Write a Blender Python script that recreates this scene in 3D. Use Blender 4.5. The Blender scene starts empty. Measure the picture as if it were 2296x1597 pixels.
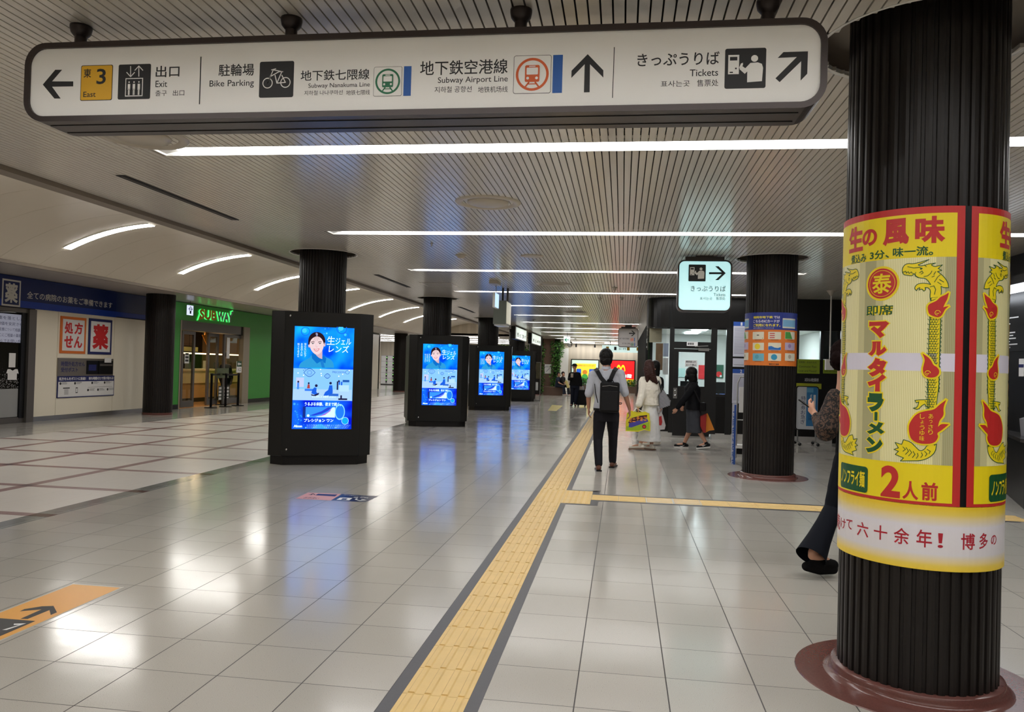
import bpy, bmesh, math, random
import numpy as np
from mathutils import Vector, Matrix
from mathutils.geometry import tessellate_polygon
PI = math.pi
random.seed(7)
scn = bpy.context.scene
COL = scn.collection

# ---------------------------------------------------------------- camera
F_PX, YAW, PITCH, ROLL, CAM_H = 1758.0, -0.1402, 0.0141, 0.0275, 1.421
_cy, _sy = math.cos(YAW), math.sin(YAW)
FW = Vector((_sy*math.cos(PITCH), _cy*math.cos(PITCH), math.sin(PITCH)))
_r0 = Vector((_cy, -_sy, 0)); _u0 = _r0.cross(FW)
RT = math.cos(ROLL)*_r0 + math.sin(ROLL)*_u0
UP = -math.sin(ROLL)*_r0 + math.cos(ROLL)*_u0
CAM = Vector((0, 0, CAM_H))
cd = bpy.data.cameras.new('camera'); cam = bpy.data.objects.new('camera', cd); COL.objects.link(cam)
cd.sensor_width = 36.0; cd.lens = 36.0*F_PX/2296.0; cd.clip_start = 0.05; cd.clip_end = 300
cam.matrix_world = Matrix(((RT.x, UP.x, -FW.x, CAM.x), (RT.y, UP.y, -FW.y, CAM.y), (RT.z, UP.z, -FW.z, CAM.z), (0, 0, 0, 1)))
scn.camera = cam

# ---------------------------------------------------------------- world, exposure
w = bpy.data.worlds.new('world'); scn.world = w; w.use_nodes = True
w.node_tree.nodes['Background'].inputs[0].default_value = (0.8, 0.9, 1, 1)
w.node_tree.nodes['Background'].inputs[1].default_value = 0.02
scn.view_settings.view_transform = 'Standard'; scn.view_settings.look = 'None'
scn.view_settings.exposure = 0.0; scn.view_settings.gamma = 1.0; scn.view_settings.use_curve_mapping = False
scn.cycles.max_bounces = 8; scn.cycles.diffuse_bounces = 6; scn.cycles.glossy_bounces = 4
scn.cycles.transmission_bounces = 6; scn.cycles.transparent_max_bounces = 10
scn.cycles.adaptive_threshold = 0.02; scn.cycles.sample_clamp_indirect = 10.0; scn.cycles.caustics_reflective = False; scn.cycles.caustics_refractive = False
STRIP_POWER = 18.0
VAULT_POWER = 46.0

# pixel of the 2296x1597 frame -> point on a real plane (used to place things at a known depth)
def ray(px, py): return (px-1148)/F_PX*RT - (py-798.5)/F_PX*UP + FW
def P(px, py, Y): d = ray(px, py); return CAM + d*(Y/d.y)
def PX(px, py, X): d = ray(px, py); return CAM + d*(X/d.x)
def PZ(px, py, Z=0.0): d = ray(px, py); return CAM + d*((Z-CAM_H)/d.z)

# ---------------------------------------------------------------- materials
def lin(h):
    if isinstance(h, str):
        h = h.lstrip('#'); v = [int(h[i:i+2], 16)/255 for i in (0, 2, 4)]
    else: v = [c/255 for c in h]
    return tuple(c/12.92 if c <= 0.04045 else ((c+0.055)/1.055)**2.4 for c in v)
MATS = {}
def mat(name, col='#808080', rough=0.5, metal=0.0, emit=None, es=1.0, coat=0.0, trans=0.0, spec=0.5, alpha=1.0, noise=0.0, nscale=20.0, bump=0.0):
    if name in MATS: return MATS[name]
    m = bpy.data.materials.new(name); m.use_nodes = True; nt = m.node_tree; b = nt.nodes['Principled BSDF']
    c = lin(col); b.inputs['Base Color'].default_value = (*c, 1)
    b.inputs['Roughness'].default_value = rough; b.inputs['Metallic'].default_value = metal
    b.inputs['Specular IOR Level'].default_value = spec; b.inputs['Coat Weight'].default_value = coat
    b.inputs['Transmission Weight'].default_value = trans; b.inputs['Alpha'].default_value = alpha
    if emit is not None:
        b.inputs['Emission Color'].default_value = (*lin(emit), 1); b.inputs['Emission Strength'].default_value = es
    if noise or bump:
        g = nt.nodes.new('ShaderNodeNewGeometry'); n = nt.nodes.new('ShaderNodeTexNoise')
        n.inputs['Scale'].default_value = nscale; n.inputs['Detail'].default_value = 4
        nt.links.new(g.outputs['Position'], n.inputs['Vector'])
        if noise:
            mx = nt.nodes.new('ShaderNodeMix'); mx.data_type = 'RGBA'
            mx.inputs[6].default_value = (*[v*(1-noise) for v in c], 1); mx.inputs[7].default_value = (*[min(1, v*(1+noise)) for v in c], 1)
            nt.links.new(n.outputs['Fac'], mx.inputs[0]); nt.links.new(mx.outputs[2], b.inputs['Base Color'])
        if bump:
            bp = nt.nodes.new('ShaderNodeBump'); bp.inputs['Strength'].default_value = bump; bp.inputs['Distance'].default_value = 0.02
            nt.links.new(n.outputs['Fac'], bp.inputs['Height']); nt.links.new(bp.outputs[0], b.inputs['Normal'])
    MATS[name] = m; return m
def glow(name, col, es):
    if name in MATS: return MATS[name]
    m = bpy.data.materials.new(name); m.use_nodes = True; nt = m.node_tree; nt.nodes.clear()
    o = nt.nodes.new('ShaderNodeOutputMaterial'); e = nt.nodes.new('ShaderNodeEmission')
    e.inputs[0].default_value = (*lin(col), 1); e.inputs[1].default_value = es
    nt.links.new(e.outputs[0], o.inputs[0]); MATS[name] = m; return m
def glass(name, tint=(235, 240, 240), rough=0.0, refl=0.08):
    if name in MATS: return MATS[name]
    m = bpy.data.materials.new(name); m.use_nodes = True; nt = m.node_tree; nt.nodes.clear()
    o = nt.nodes.new('ShaderNodeOutputMaterial'); t = nt.nodes.new('ShaderNodeBsdfTransparent'); g = nt.nodes.new('ShaderNodeBsdfGlossy')
    f = nt.nodes.new('ShaderNodeFresnel'); f.inputs[0].default_value = 1.5; mx = nt.nodes.new('ShaderNodeMixShader')
    t.inputs[0].default_value = (*lin(tint), 1); g.inputs['Roughness'].default_value = rough
    ge = nt.nodes.new('ShaderNodeNewGeometry'); sb = nt.nodes.new('ShaderNodeMath'); sb.operation = 'SUBTRACT'; sb.inputs[0].default_value = 1.0; nt.links.new(ge.outputs['Backfacing'], sb.inputs[1])
    ml = nt.nodes.new('ShaderNodeMath'); ml.operation = 'MULTIPLY'; nt.links.new(f.outputs[0], ml.inputs[0]); nt.links.new(sb.outputs[0], ml.inputs[1]); nt.links.new(ml.outputs[0], mx.inputs[0]); nt.links.new(t.outputs[0], mx.inputs[1]); nt.links.new(g.outputs[0], mx.inputs[2])
    nt.links.new(mx.outputs[0], o.inputs[0]); MATS[name] = m; return m

# ---------------------------------------------------------------- object helpers
def tag(o, label=None, cat=None, group=None, kind=None):
    if label: o['label'] = label
    if cat: o['category'] = cat
    if group: o['group'] = group
    if kind: o['kind'] = kind
    return o
def empty(name, loc=(0, 0, 0), rz=0, label=None, cat=None, group=None):
    o = bpy.data.objects.new(name, None); COL.objects.link(o); o.location = loc; o.rotation_euler = (0, 0, rz); o.empty_display_size = .1
    return tag(o, label, cat, group)
WORLD_KIDS = set()
def thing(name, loc, label, cat, group=None):
    """Empty at the thing's base whose parts are modelled in world coordinates"""
    o = empty(name, loc, 0, label, cat, group); WORLD_KIDS.add(o.name); return o
def adopt(o, parent):
    o.parent = parent
    if parent.name in WORLD_KIDS: o.matrix_parent_inverse = Matrix.Translation(-Vector(parent.location))
def kids(o): return [c for c in bpy.data.objects if c.parent == o]
def copy_tree(o, parent=None):
    c = o.copy(); COL.objects.link(c)
    if parent: c.parent = parent
    for ch in kids(o): copy_tree(ch, c)
    return c
class MB:
    """collects pieces into ONE mesh object"""
    def __init__(s): s.v = []; s.f = []; s.m = []; s.sm = []; s.mats = []
    def mi(s, m):
        if m not in s.mats: s.mats.append(m)
        return s.mats.index(m)
    def add(s, vs, fs, m, smooth=False):
        k = len(s.v); i = s.mi(m); s.v += [tuple(v) for v in vs]
        for f in fs: s.f.append(tuple(k+j for j in f)); s.m.append(i); s.sm.append(smooth)
        return s
    def box(s, a, b, m):
        x0, x1 = sorted((a[0], b[0])); y0, y1 = sorted((a[1], b[1])); z0, z1 = sorted((a[2], b[2]))
        return s.add([(x0,y0,z0),(x1,y0,z0),(x1,y1,z0),(x0,y1,z0),(x0,y0,z1),(x1,y0,z1),(x1,y1,z1),(x0,y1,z1)],
              [(0,3,2,1),(4,5,6,7),(0,1,5,4),(1,2,6,5),(2,3,7,6),(3,0,4,7)], m)
    def bar(s, p, q, w, h, m):
        p, q = Vector(p), Vector(q); d = (q-p).normalized(); a = d.cross(Vector((0,0,1)))
        if a.length < 1e-3: a = Vector((1,0,0))
        a.normalize(); b = a.cross(d)
        vs = [t + a*sx*w/2 + b*sy*h/2 for t in (p, q) for sx, sy in ((-1,-1),(1,-1),(1,1),(-1,1))]
        return s.add(vs, [(0,3,2,1),(4,5,6,7),(0,1,5,4),(1,2,6,5),(2,3,7,6),(3,0,4,7)], m)
    def prism(s, poly, z0, z1, m, holes=()):
        loops = [[Vector((x, y, 0)) for x, y in poly]] + [[Vector((x, y, 0)) for x, y in h] for h in holes]
        flat = [v for l in loops for v in l]; n = len(flat); tr = tessellate_polygon(loops)
        vs = [(v.x, v.y, z0) for v in flat] + [(v.x, v.y, z1) for v in flat]
        fs = [tuple(t) for t in tr] + [tuple(n+i for i in reversed(t)) for t in tr]; k = 0
        for l in loops:
            for i in range(len(l)): j = (i+1) % len(l); fs.append((k+i, k+j, n+k+j, n+k+i))
            k += len(l)
        return s.add(vs, fs, m)
    def prismx(s, poly, fn, m, t):
        """poly in (a,b); fn(a,b,c) -> xyz; thickness t along c"""
        tr = tessellate_polygon([[Vector((x, y, 0)) for x, y in poly]]); n = len(poly)
        vs = [fn(x, y, 0) for x, y in poly] + [fn(x, y, t) for x, y in poly]
        fs = [tuple(q) for q in tr] + [tuple(n+i for i in reversed(q)) for q in tr] + [(i, (i+1) % n, n+(i+1) % n, n+i) for i in range(n)]
        return s.add(vs, fs, m)
    def lathe(s, prof, m, c=(0,0,0), seg=32, smooth=True, a0=0, a1=2*PI):
        full = abs(a1-a0-2*PI) < 1e-6; n = seg if full else seg+1
        vs = []; fs = []
        for i in range(n):
            a = a0+(a1-a0)*i/seg; ca, sa = math.cos(a), math.sin(a)
            vs += [(c[0]+r*ca, c[1]+r*sa, c[2]+z) for r, z in prof]
        k = len(prof)
        for i in range(seg):
            j = (i+1) % n
            for q in range(k-1): fs.append((i*k+q, j*k+q, j*k+q+1, i*k+q+1))
        return s.add(vs, fs, m, smooth)
    def cyl(s, c, r, z0, z1, m, seg=24):
        ang = [2*PI*i/seg for i in range(seg)]
        vs = [(c[0]+r*math.cos(a), c[1]+r*math.sin(a), z0) for a in ang] + [(c[0]+r*math.cos(a), c[1]+r*math.sin(a), z1) for a in ang]
        s.add(vs, [tuple(range(seg))[::-1], tuple(range(seg, 2*seg))], m)
        return s.add(vs, [(i, (i+1) % seg, seg+(i+1) % seg, seg+i) for i in range(seg)], m, True)
    def tube(s, pts, r, m, seg=8, r2=None, cap=True):
        pts = [Vector(p) for p in pts]; n = len(pts); vs = []; fs = []; pa = None
        for i, p in enumerate(pts):
            d = (pts[min(i+1, n-1)] - pts[max(i-1, 0)]).normalized()
            if pa is None: pa = d.cross(Vector((0.3, 0.2, 1))).normalized()
            a = (pa - d*pa.dot(d)).normalized(); pa = a; b = d.cross(a)
            rr = r if r2 is None else r + (r2-r)*i/(n-1)
            if isinstance(r, (list, tuple)): rr = r[i]
            vs += [p + a*rr*math.cos(2*PI*k/seg) + b*rr*math.sin(2*PI*k/seg) for k in range(seg)]
        for i in range(n-1):
            for k in range(seg): fs.append((i*seg+k, i*seg+(k+1) % seg, (i+1)*seg+(k+1) % seg, (i+1)*seg+k))
        s.add(vs, fs, m, True)
        if cap: s.add(vs[:seg], [tuple(range(seg))[::-1]], m); s.add(vs[-seg:], [tuple(range(seg))], m)
        return s
    def ball(s, c, r, m, seg=14, rot=None):
        if not isinstance(r, (tuple, list)): r = (r, r, r)
        vs = []; fs = []; k = seg//2
        for i in range(k+1):
            t = PI*i/k
            for j in range(seg):
                a = 2*PI*j/seg; v = Vector((r[0]*math.sin(t)*math.cos(a), r[1]*math.sin(t)*math.sin(a), r[2]*math.cos(t)))
                if rot: v = rot @ v
                vs.append(Vector(c)+v)
        for i in range(k):
            for j in range(seg): fs.append((i*seg+j, (i+1)*seg+j, (i+1)*seg+(j+1) % seg, i*seg+(j+1) % seg))
        return s.add(vs, fs, m, True)
    def mesh(s, name):
        me = bpy.data.meshes.new(name); me.from_pydata(s.v, [], s.f)
        for m in s.mats: me.materials.append(m)
        me.polygons.foreach_set('material_index', s.m); me.polygons.foreach_set('use_smooth', s.sm); me.update(); return me
    def build(s, name, parent=None, label=None, cat=None, group=None, kind=None, bevel=0, loc=None):
        o = bpy.data.objects.new(name, s.mesh(name)); COL.objects.link(o)
        if parent: adopt(o, parent)
        if loc: o.location = loc
        if bevel:
            bv = o.modifiers.new('bevel', 'BEVEL'); bv.width = bevel; bv.segments = 2; bv.limit_method = 'ANGLE'
        return tag(o, label, cat, group, kind)
def soft(pts, it=1, keep=0.75):
    """round a traced outline, sharp tips stay sharp"""
    for _ in range(it):
        o = []; n = len(pts)
        for i in range(n):
            a, b, c = Vector(pts[i-1]), Vector(pts[i]), Vector(pts[(i+1) % n]); u, v = (a-b), (c-b)
            if u.length > 0 and v.length > 0 and u.normalized().dot(v.normalized()) > -0.15 and _ == 0 or (u.length and v.length and u.normalized().dot(v.normalized()) > .2): o.append(tuple(b))
            else: o += [tuple(b+(a-b)*.25), tuple(b+(c-b)*.25)]
        pts = o
    return pts
def flat(poly_px, Y): return [(lambda p: (p.x, p.z))(P(x, y, Y)) for x, y in poly_px]

_tc = {}
def text_polys(s, bold=0.0, res=3):
    """flat outline mesh of a line of writing: verts (x,y), faces"""
    key = (s, bold, res)
    if key not in _tc:
        c = bpy.data.curves.new('t', 'FONT'); c.body = s; c.size = 1; c.resolution_u = res
        if bold: c.bevel_depth = bold; c.bevel_resolution = 1
        o = bpy.data.objects.new('t', c); me = bpy.data.meshes.new_from_object(o)
        vs = [(v.co.x, v.co.y, v.co.z) for v in me.vertices]; fs = [tuple(p.vertices) for p in me.polygons]
        bpy.data.objects.remove(o); bpy.data.curves.remove(c); bpy.data.meshes.remove(me); _tc[key] = (vs, fs)
    return _tc[key]
class Art:
    """printed or painted shapes on a surface; fn(u, v, w) -> xyz, w metres off the surface"""
    L = 0.0006
    def __init__(s, fn, box=None, step=None): s.fn = fn; s.mb = MB(); s.bx = box; s.step = step; s.tr = None
    def _add(s, vs, fs, m, w):
        if s.tr: vs = [(*s.tr(v[0], v[1]), *v[2:]) for v in vs]
        if s.step:
            bm = bmesh.new(); bv = [bm.verts.new((v[0], v[1], v[2] if len(v) > 2 else 0)) for v in vs]
            for f in fs:
                try: bm.faces.new([bv[i] for i in f])
                except ValueError: pass
            us = [v[0] for v in vs]; a = math.ceil(min(us)/s.step); 
            while a*s.step < max(us):
                bmesh.ops.bisect_plane(bm, geom=bm.verts[:]+bm.edges[:]+bm.faces[:], plane_co=(a*s.step, 0, 0), plane_no=(1, 0, 0)); a += 1
            bm.verts.index_update(); vs = [tuple(v.co) for v in bm.verts]; fs = [tuple(v.index for v in f.verts) for f in bm.faces]; bm.free()
        s.mb.add([s.fn(v[0], v[1], w*s.L + (v[2]*0.004 if len(v) > 2 else 0)) for v in vs], fs, m)
        return s
    def poly(s, pts, m, w=1):
        return s._add([tuple(p) for p in pts], [tuple(t) for t in tessellate_polygon([[Vector((p[0], p[1], 0)) for p in pts]])], m, w)
    def rect(s, u0, v0, u1, v1, m, w=1): return s._add([(u0,v0),(u1,v0),(u1,v1),(u0,v1)], [(0,1,2,3)], m, w)
    def rrect(s, u0, v0, u1, v1, r, m, w=1, n=5):
        if u0 > u1: u0, u1 = u1, u0
        if v0 > v1: v0, v1 = v1, v0
        pts = []
        for cx, cy, a in ((u1-r, v1-r, 0), (u0+r, v1-r, PI/2), (u0+r, v0+r, PI), (u1-r, v0+r, 1.5*PI)):
            pts += [(cx+r*math.cos(a+PI/2*i/n), cy+r*math.sin(a+PI/2*i/n)) for i in range(n+1)]
        return s.poly(pts, m, w)
    def disc(s, u, v, r, m, w=1, n=24, rv=None, a0=0, a1=2*PI):
        rv = rv or r; return s.poly([(u+r*math.cos(a0+(a1-a0)*i/n), v+rv*math.sin(a0+(a1-a0)*i/n)) for i in range(n if a1-a0 > 6.28 else n+1)], m, w)
    def ring(s, u, v, r0, r1, m, w=1, n=28, k=1.0, a0=0, a1=2*PI):
        vs = []; fs = []
        for i in range(n+1):
            a = a0+(a1-a0)*i/n; vs += [(u+r0*math.cos(a), v+k*r0*math.sin(a)), (u+r1*math.cos(a), v+k*r1*math.sin(a))]
            if i: fs.append((2*i-2, 2*i-1, 2*i+1, 2*i))
        return s._add(vs, fs, m, w)
    def line(s, pts, wd, m, w=1):
        for a, b in zip(pts, pts[1:]):
            d = Vector((b[0]-a[0], b[1]-a[1])); 
            if d.length < 1e-7: continue
            d.normalize(); n = Vector((-d.y, d.x))*wd/2; e = d*wd*0.3
            s._add([(a[0]+n.x-e.x, a[1]+n.y-e.y), (a[0]-n.x-e.x, a[1]-n.y-e.y), (b[0]-n.x+e.x, b[1]-n.y+e.y), (b[0]+n.x+e.x, b[1]+n.y+e.y)], [(0,1,2,3)], m, w)
        return s
    def text(s, t, u0, v0, u1, v1, m, w=1, bold=0.0, shear=0.0, res=3):
        """fit the writing exactly into the box"""
        vs, fs = text_polys(t, bold, res)
        if not vs: return s
        x0 = min(v[0] for v in vs); x1 = max(v[0] for v in vs); y0 = min(v[1] for v in vs); y1 = max(v[1] for v in vs)
        sx = (u1-u0)/(x1-x0); sy = (v1-v0)/max(y1-y0, 1e-6)
        return s._add([(u0+(v[0]-x0)*sx + shear*(v[1]-y0)*sy, v0+(v[1]-y0)*sy, v[2]*0.002/0.004) for v in vs], fs, m, w)
    def col(s, t, u0, v0, u1, v1, m, w=1, bold=0.0):
        """vertical writing, one sign under the other"""
        n = len(t); h = (v1-v0)/n
        for i, ch in enumerate(t):
            if ch == ' ': continue
            k = 0.9; top = v1-i*h
            if ch in 'ーっょゅ、。・': 
                if ch == 'ー': s.rect((u0+u1)/2-(u1-u0)*.09, top-h*.88, (u0+u1)/2+(u1-u0)*.09, top-h*.12, m, w); continue
                k = .6
            s.text(ch, u0+(u1-u0)*(1-k)/2, top-h*(.5+k/2)+0, u1-(u1-u0)*(1-k)/2, top-h*(.5-k/2), m, w, bold)
        return s
    def done(s, name, parent, label=None): 
        o = s.mb.build(name, parent, label); s.mb = MB(); return o
def wallfn(Y, s=-1):   # surface facing the camera at y = Y ; u = x, v = z
    return lambda u, v, w: (u, Y+s*w, v)
def xwallfn(X, s=1):   # surface at x = X facing +x ; u = y, v = z
    return lambda u, v, w: (X+s*w, u, v)
def floorfn(u, v, w): return (u, v, w)
def bp(x0, y0, x1, y1, Y):
    """pixel box -> (u0, v0, u1, v1) on the plane y = Y"""
    xm, ym = (x0+x1)/2, (y0+y1)/2
    return P(x0, ym, Y).x, P(xm, y1, Y).z, P(x1, ym, Y).x, P(xm, y0, Y).z
def bpx(x0, y0, x1, y1, X):
    xm, ym = (x0+x1)/2, (y0+y1)/2
    return PX(x0, ym, X).y, PX(xm, y1, X).z, PX(x1, ym, X).y, PX(xm, y0, X).z

# organic shapes: closed pieces merged into one continuous skin
def blob(name, prims, m, parent=None, voxel=0.008, smooth=4, disp=0.0, dscale=0.05, label=None):
    mb = MB()
    for q in prims:
        if q[0] == 'c':   # tapered limb through points: ('c', [(p, r), ...])
            pts = [Vector(p) for p, r in q[1]]; rs = [r for p, r in q[1]]
            for (a, b, ra, rb) in zip(pts, pts[1:], rs, rs[1:]):
                n = 5; mb.tube([a+(b-a)*i/n for i in range(n+1)], [ra+(rb-ra)*i/n for i in range(n+1)], m, seg=12)
            for a, ra in zip(pts, rs): mb.ball(a, ra*1.0, m, seg=12)
        elif q[0] == 'e': mb.ball(q[1], q[2], m, seg=18, rot=q[3] if len(q) > 3 else None)
        elif q[0] == 'b': mb.box(q[1], q[2], m)
        elif q[0] == 'l':  # loft of horizontal ellipses: ('l', [(centre, rx, ry), ...])
            vs = []; fs = []; n = 20
            for c, rx, ry in q[1]: vs += [(c[0]+rx*math.cos(2*PI*i/n), c[1]+ry*math.sin(2*PI*i/n), c[2]) for i in range(n)]
            k = len(q[1])
            for i in range(k-1):
                for j in range(n): fs.append((i*n+j, i*n+(j+1) % n, (i+1)*n+(j+1) % n, (i+1)*n+j))
            fs += [tuple(range(n))[::-1], tuple(range((k-1)*n, k*n))]
            mb.add(vs, fs, m)
    o = mb.build('tmp'); r = o.modifiers.new('r', 'REMESH'); r.mode = 'VOXEL'; r.voxel_size = voxel; r.use_smooth_shade = True
    if smooth: sm = o.modifiers.new('s', 'SMOOTH'); sm.iterations = smooth; sm.factor = 0.5
    if disp:
        t = bpy.data.textures.new('d', 'CLOUDS'); t.noise_scale = dscale
        d = o.modifiers.new('d', 'DISPLACE'); d.texture = t; d.strength = disp; d.texture_coords = 'GLOBAL'
    dg = bpy.context.evaluated_depsgraph_get(); me = bpy.data.meshes.new_from_object(o.evaluated_get(dg))
    me.materials.clear(); me.materials.append(m)
    bpy.data.objects.remove(o); ob = bpy.data.objects.new(name, me); COL.objects.link(ob); ob.data.name = name
    if parent: adopt(ob, parent)
    if label: ob['label'] = label
    return ob
# ================================================================ MATERIALS FOR THE HALL
def nmath(nt, op, a, b=None, c=None):
    n = nt.nodes.new('ShaderNodeMath'); n.operation = op
    for i, v in enumerate((a, b, c)):
        if v is None: continue
        if isinstance(v, (int, float)): n.inputs[i].default_value = v
        else: nt.links.new(v, n.inputs[i])
    return n.outputs[0]
def nmix(nt, fac, a, b):
    n = nt.nodes.new('ShaderNodeMix'); n.data_type = 'RGBA'
    if isinstance(fac, (int, float)): n.inputs[0].default_value = fac
    else: nt.links.new(fac, n.inputs[0])
    for i, v in ((6, a), (7, b)):
        if isinstance(v, tuple): n.inputs[i].default_value = (*v, 1)
        else: nt.links.new(v, n.inputs[i])
    return n.outputs[2]
def floor_material():
    m = bpy.data.materials.new('terrazzo_floor'); m.use_nodes = True; nt = m.node_tree; b = nt.nodes['Principled BSDF']
    g = nt.nodes.new('ShaderNodeNewGeometry'); sp = nt.nodes.new('ShaderNodeSeparateXYZ'); nt.links.new(g.outputs['Position'], sp.inputs[0])
    X, Y = sp.outputs[0], sp.outputs[1]
    def lines(v, off, pitch, half):   # 1 on the joint
        t = nmath(nt, 'FRACT', nmath(nt, 'DIVIDE', nmath(nt, 'SUBTRACT', v, off), pitch))
        return nmath(nt, 'GREATER_THAN', nmath(nt, 'ABSOLUTE', nmath(nt, 'SUBTRACT', t, 0.5)), 0.5-half/pitch)
    def idx(v, off, pitch): return nmath(nt, 'FLOOR', nmath(nt, 'DIVIDE', nmath(nt, 'SUBTRACT', v, off), pitch))
    def tint(offx, px, offy, py):
        cb = nt.nodes.new('ShaderNodeCombineXYZ'); nt.links.new(idx(X, offx, px), cb.inputs[0]); nt.links.new(idx(Y, offy, py), cb.inputs[1])
        wn = nt.nodes.new('ShaderNodeTexWhiteNoise'); wn.noise_dimensions = '2D'; nt.links.new(cb.outputs[0], wn.inputs['Vector']); return wn.outputs['Value']
    def noise(scale, det=3):
        n = nt.nodes.new('ShaderNodeTexNoise'); n.inputs['Scale'].default_value = scale; n.inputs['Detail'].default_value = det
        nt.links.new(g.outputs['Position'], n.inputs['Vector']); return n.outputs['Fac']
    OX, OY, T = -0.166, 3.324, 0.4
    joint = nmath(nt, 'MAXIMUM', lines(X, OX, T, 0.0028), lines(Y, OY, T, 0.0021))
    rnd = tint(OX, T, OY, T)
    grain = nmath(nt, 'MULTIPLY_ADD', nmath(nt, 'SUBTRACT', noise(380, 2), 0.5), 2.0, 0.5)
    big = noise(0.7, 3)
    main = nmix(nt, nmath(nt, 'ADD', nmath(nt, 'MULTIPLY', rnd, 0.45), nmath(nt, 'MULTIPLY', big, 0.5)), lin((168, 165, 158)), lin((186, 182, 174)))
    main = nmix(nt, grain, nmix(nt, 0.35, main, lin((120, 112, 102))), nmix(nt, 0.25, main, lin((232, 228, 218))))
    spk = nt.nodes.new('ShaderNodeTexVoronoi'); spk.inputs['Scale'].default_value = 55; nt.links.new(g.outputs['Position'], spk.inputs['Vector'])
    speck = nmath(nt, 'LESS_THAN', spk.outputs['Distance'], 0.07)
    main = nmix(nt, nmath(nt, 'MULTIPLY', speck, 0.6), main, lin((70, 66, 62)))
    main = nmix(nt, joint, main, lin((44, 40, 38)))
    # left bay: pale stone squares between red granite bands
    lrnd = tint(-6.33, 1.40, 6.3, 1.375)
    left = nmix(nt, nmath(nt, 'ADD', nmath(nt, 'MULTIPLY', lrnd, 0.5), nmath(nt, 'MULTIPLY', big, 0.4)), lin((200, 196, 188)), lin((218, 212, 204)))
    left = nmix(nt, grain, nmix(nt, 0.3, left, lin((96, 90, 84))), left)
    r1 = lines(X, -6.33, 1.40, 0.065); r2 = lines(Y, 6.3, 1.375, 0.065)
    left = nmix(nt, nmath(nt, 'MAXIMUM', r1, r2), left, lin((132, 102, 98)))
    left = nmix(nt, nmath(nt, 'MULTIPLY', r1, r2), left, lin((72, 48, 46)))
    edge = nmix(nt, grain, lin((108, 110, 106)), lin((150, 152, 146)))
    edge = nmix(nt, r2, edge, lin((84, 56, 52)))
    wallside = nmix(nt, noise(2.2, 5), lin((150, 148, 142)), lin((176, 172, 166)))
    cA = nmath(nt, 'LESS_THAN', X, -4.93); cB = nmath(nt, 'LESS_THAN', X, -5.14); cC = nmath(nt, 'LESS_THAN', X, -10.25)
    col = nmix(nt, cA, main, edge); col = nmix(nt, cB, col, left); col = nmix(nt, cC, col, wallside)
    nt.links.new(col, b.inputs['Base Color'])
    ro = nmath(nt, 'ADD', 0.105, nmath(nt, 'MULTIPLY', rnd, 0.03)); ro = nmath(nt, 'ADD', ro, nmath(nt, 'MULTIPLY', noise(1.6, 4), 0.07))
    ro = nmath(nt, 'ADD', ro, nmath(nt, 'MULTIPLY', cB, 0.17)); ro = nmath(nt, 'SUBTRACT', ro, nmath(nt, 'MULTIPLY', cC, 0.16))
    ro = nmath(nt, 'MAXIMUM', ro, nmath(nt, 'MULTIPLY', joint, 0.6))
    nt.links.new(ro, b.inputs['Roughness']); b.inputs['Specular IOR Level'].default_value = 0.7
    # gentle waviness, each tile lies at its own very slight tilt
    bump = nt.nodes.new('ShaderNodeBump'); bump.inputs['Strength'].default_value = 0.35; bump.inputs['Distance'].default_value = 0.004
    h = nmath(nt, 'ADD', nmath(nt, 'MULTIPLY', noise(4.5, 2), 0.6), nmath(nt, 'MULTIPLY', joint, -0.6))
    nt.links.new(h, bump.inputs['Height']); nt.links.new(bump.outputs[0], b.inputs['Normal'])
    return m
M_floor = floor_material()
M_slat = mat('enamelled_ceiling_metal', (214, 209, 199), 0.21, 0.0, spec=1.0)
M_gap = mat('dark_void', (22, 20, 18), 0.8)
M_vault = mat('vault_panel', (224, 216, 200), 0.48, 0.0, spec=0.5)
M_joint = mat('panel_joint', (70, 64, 58), 0.7)
M_trim = mat('ceiling_edge_trim', (128, 117, 104), 0.45)
M_soffit = mat('soffit_metal', (188, 180, 170), 0.3, 0.1)
M_tube = glow('light_strip_lens', (253, 251, 250), STRIP_POWER)
M_vtube = glow('vault_light_lens', (255, 251, 246), VAULT_POWER)
M_white = mat('white_enamel', (225, 224, 220), 0.35)
M_col = mat('dark_bronze_flutes', (30, 26, 24), 0.38, 0.0, spec=0.3)
M_granite = mat('red_granite', (104, 66, 60), 0.2, noise=.25, nscale=120)
M_black = mat('black_paint', (18, 18, 19), 0.32, spec=.35)
M_blackm = mat('matte_black', (13, 13, 14), 0.8, spec=.15)
M_steel = mat('brushed_steel', (170, 170, 168), 0.3, 0.9)
M_chrome = mat('chrome', (210, 210, 210), 0.1, 1.0)
M_ink = mat('sign_ink', (28, 28, 30), 0.5)
M_paper = mat('white_paper', (226, 226, 226), 0.6)
def wood_panel(name, c1, c2, pitch, axis):
    m = bpy.data.materials.new(name); m.use_nodes = True; nt = m.node_tree; b = nt.nodes['Principled BSDF']
    g = nt.nodes.new('ShaderNodeNewGeometry'); sp = nt.nodes.new('ShaderNodeSeparateXYZ'); nt.links.new(g.outputs['Position'], sp.inputs[0])
    v = nmath(nt, 'DIVIDE', sp.outputs[axis], pitch); wn = nt.nodes.new('ShaderNodeTexWhiteNoise'); wn.noise_dimensions = '1D'
    nt.links.new(nmath(nt, 'FLOOR', v), wn.inputs['W']); c = nmix(nt, wn.outputs['Value'], lin(c1), lin(c2))
    nt.links.new(c, b.inputs['Base Color']); b.inputs['Roughness'].default_value = 0.45; return m
M_farwall = wood_panel('pale_timber_panel', (196, 186, 168), (212, 202, 184), 0.16, 0)

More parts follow.
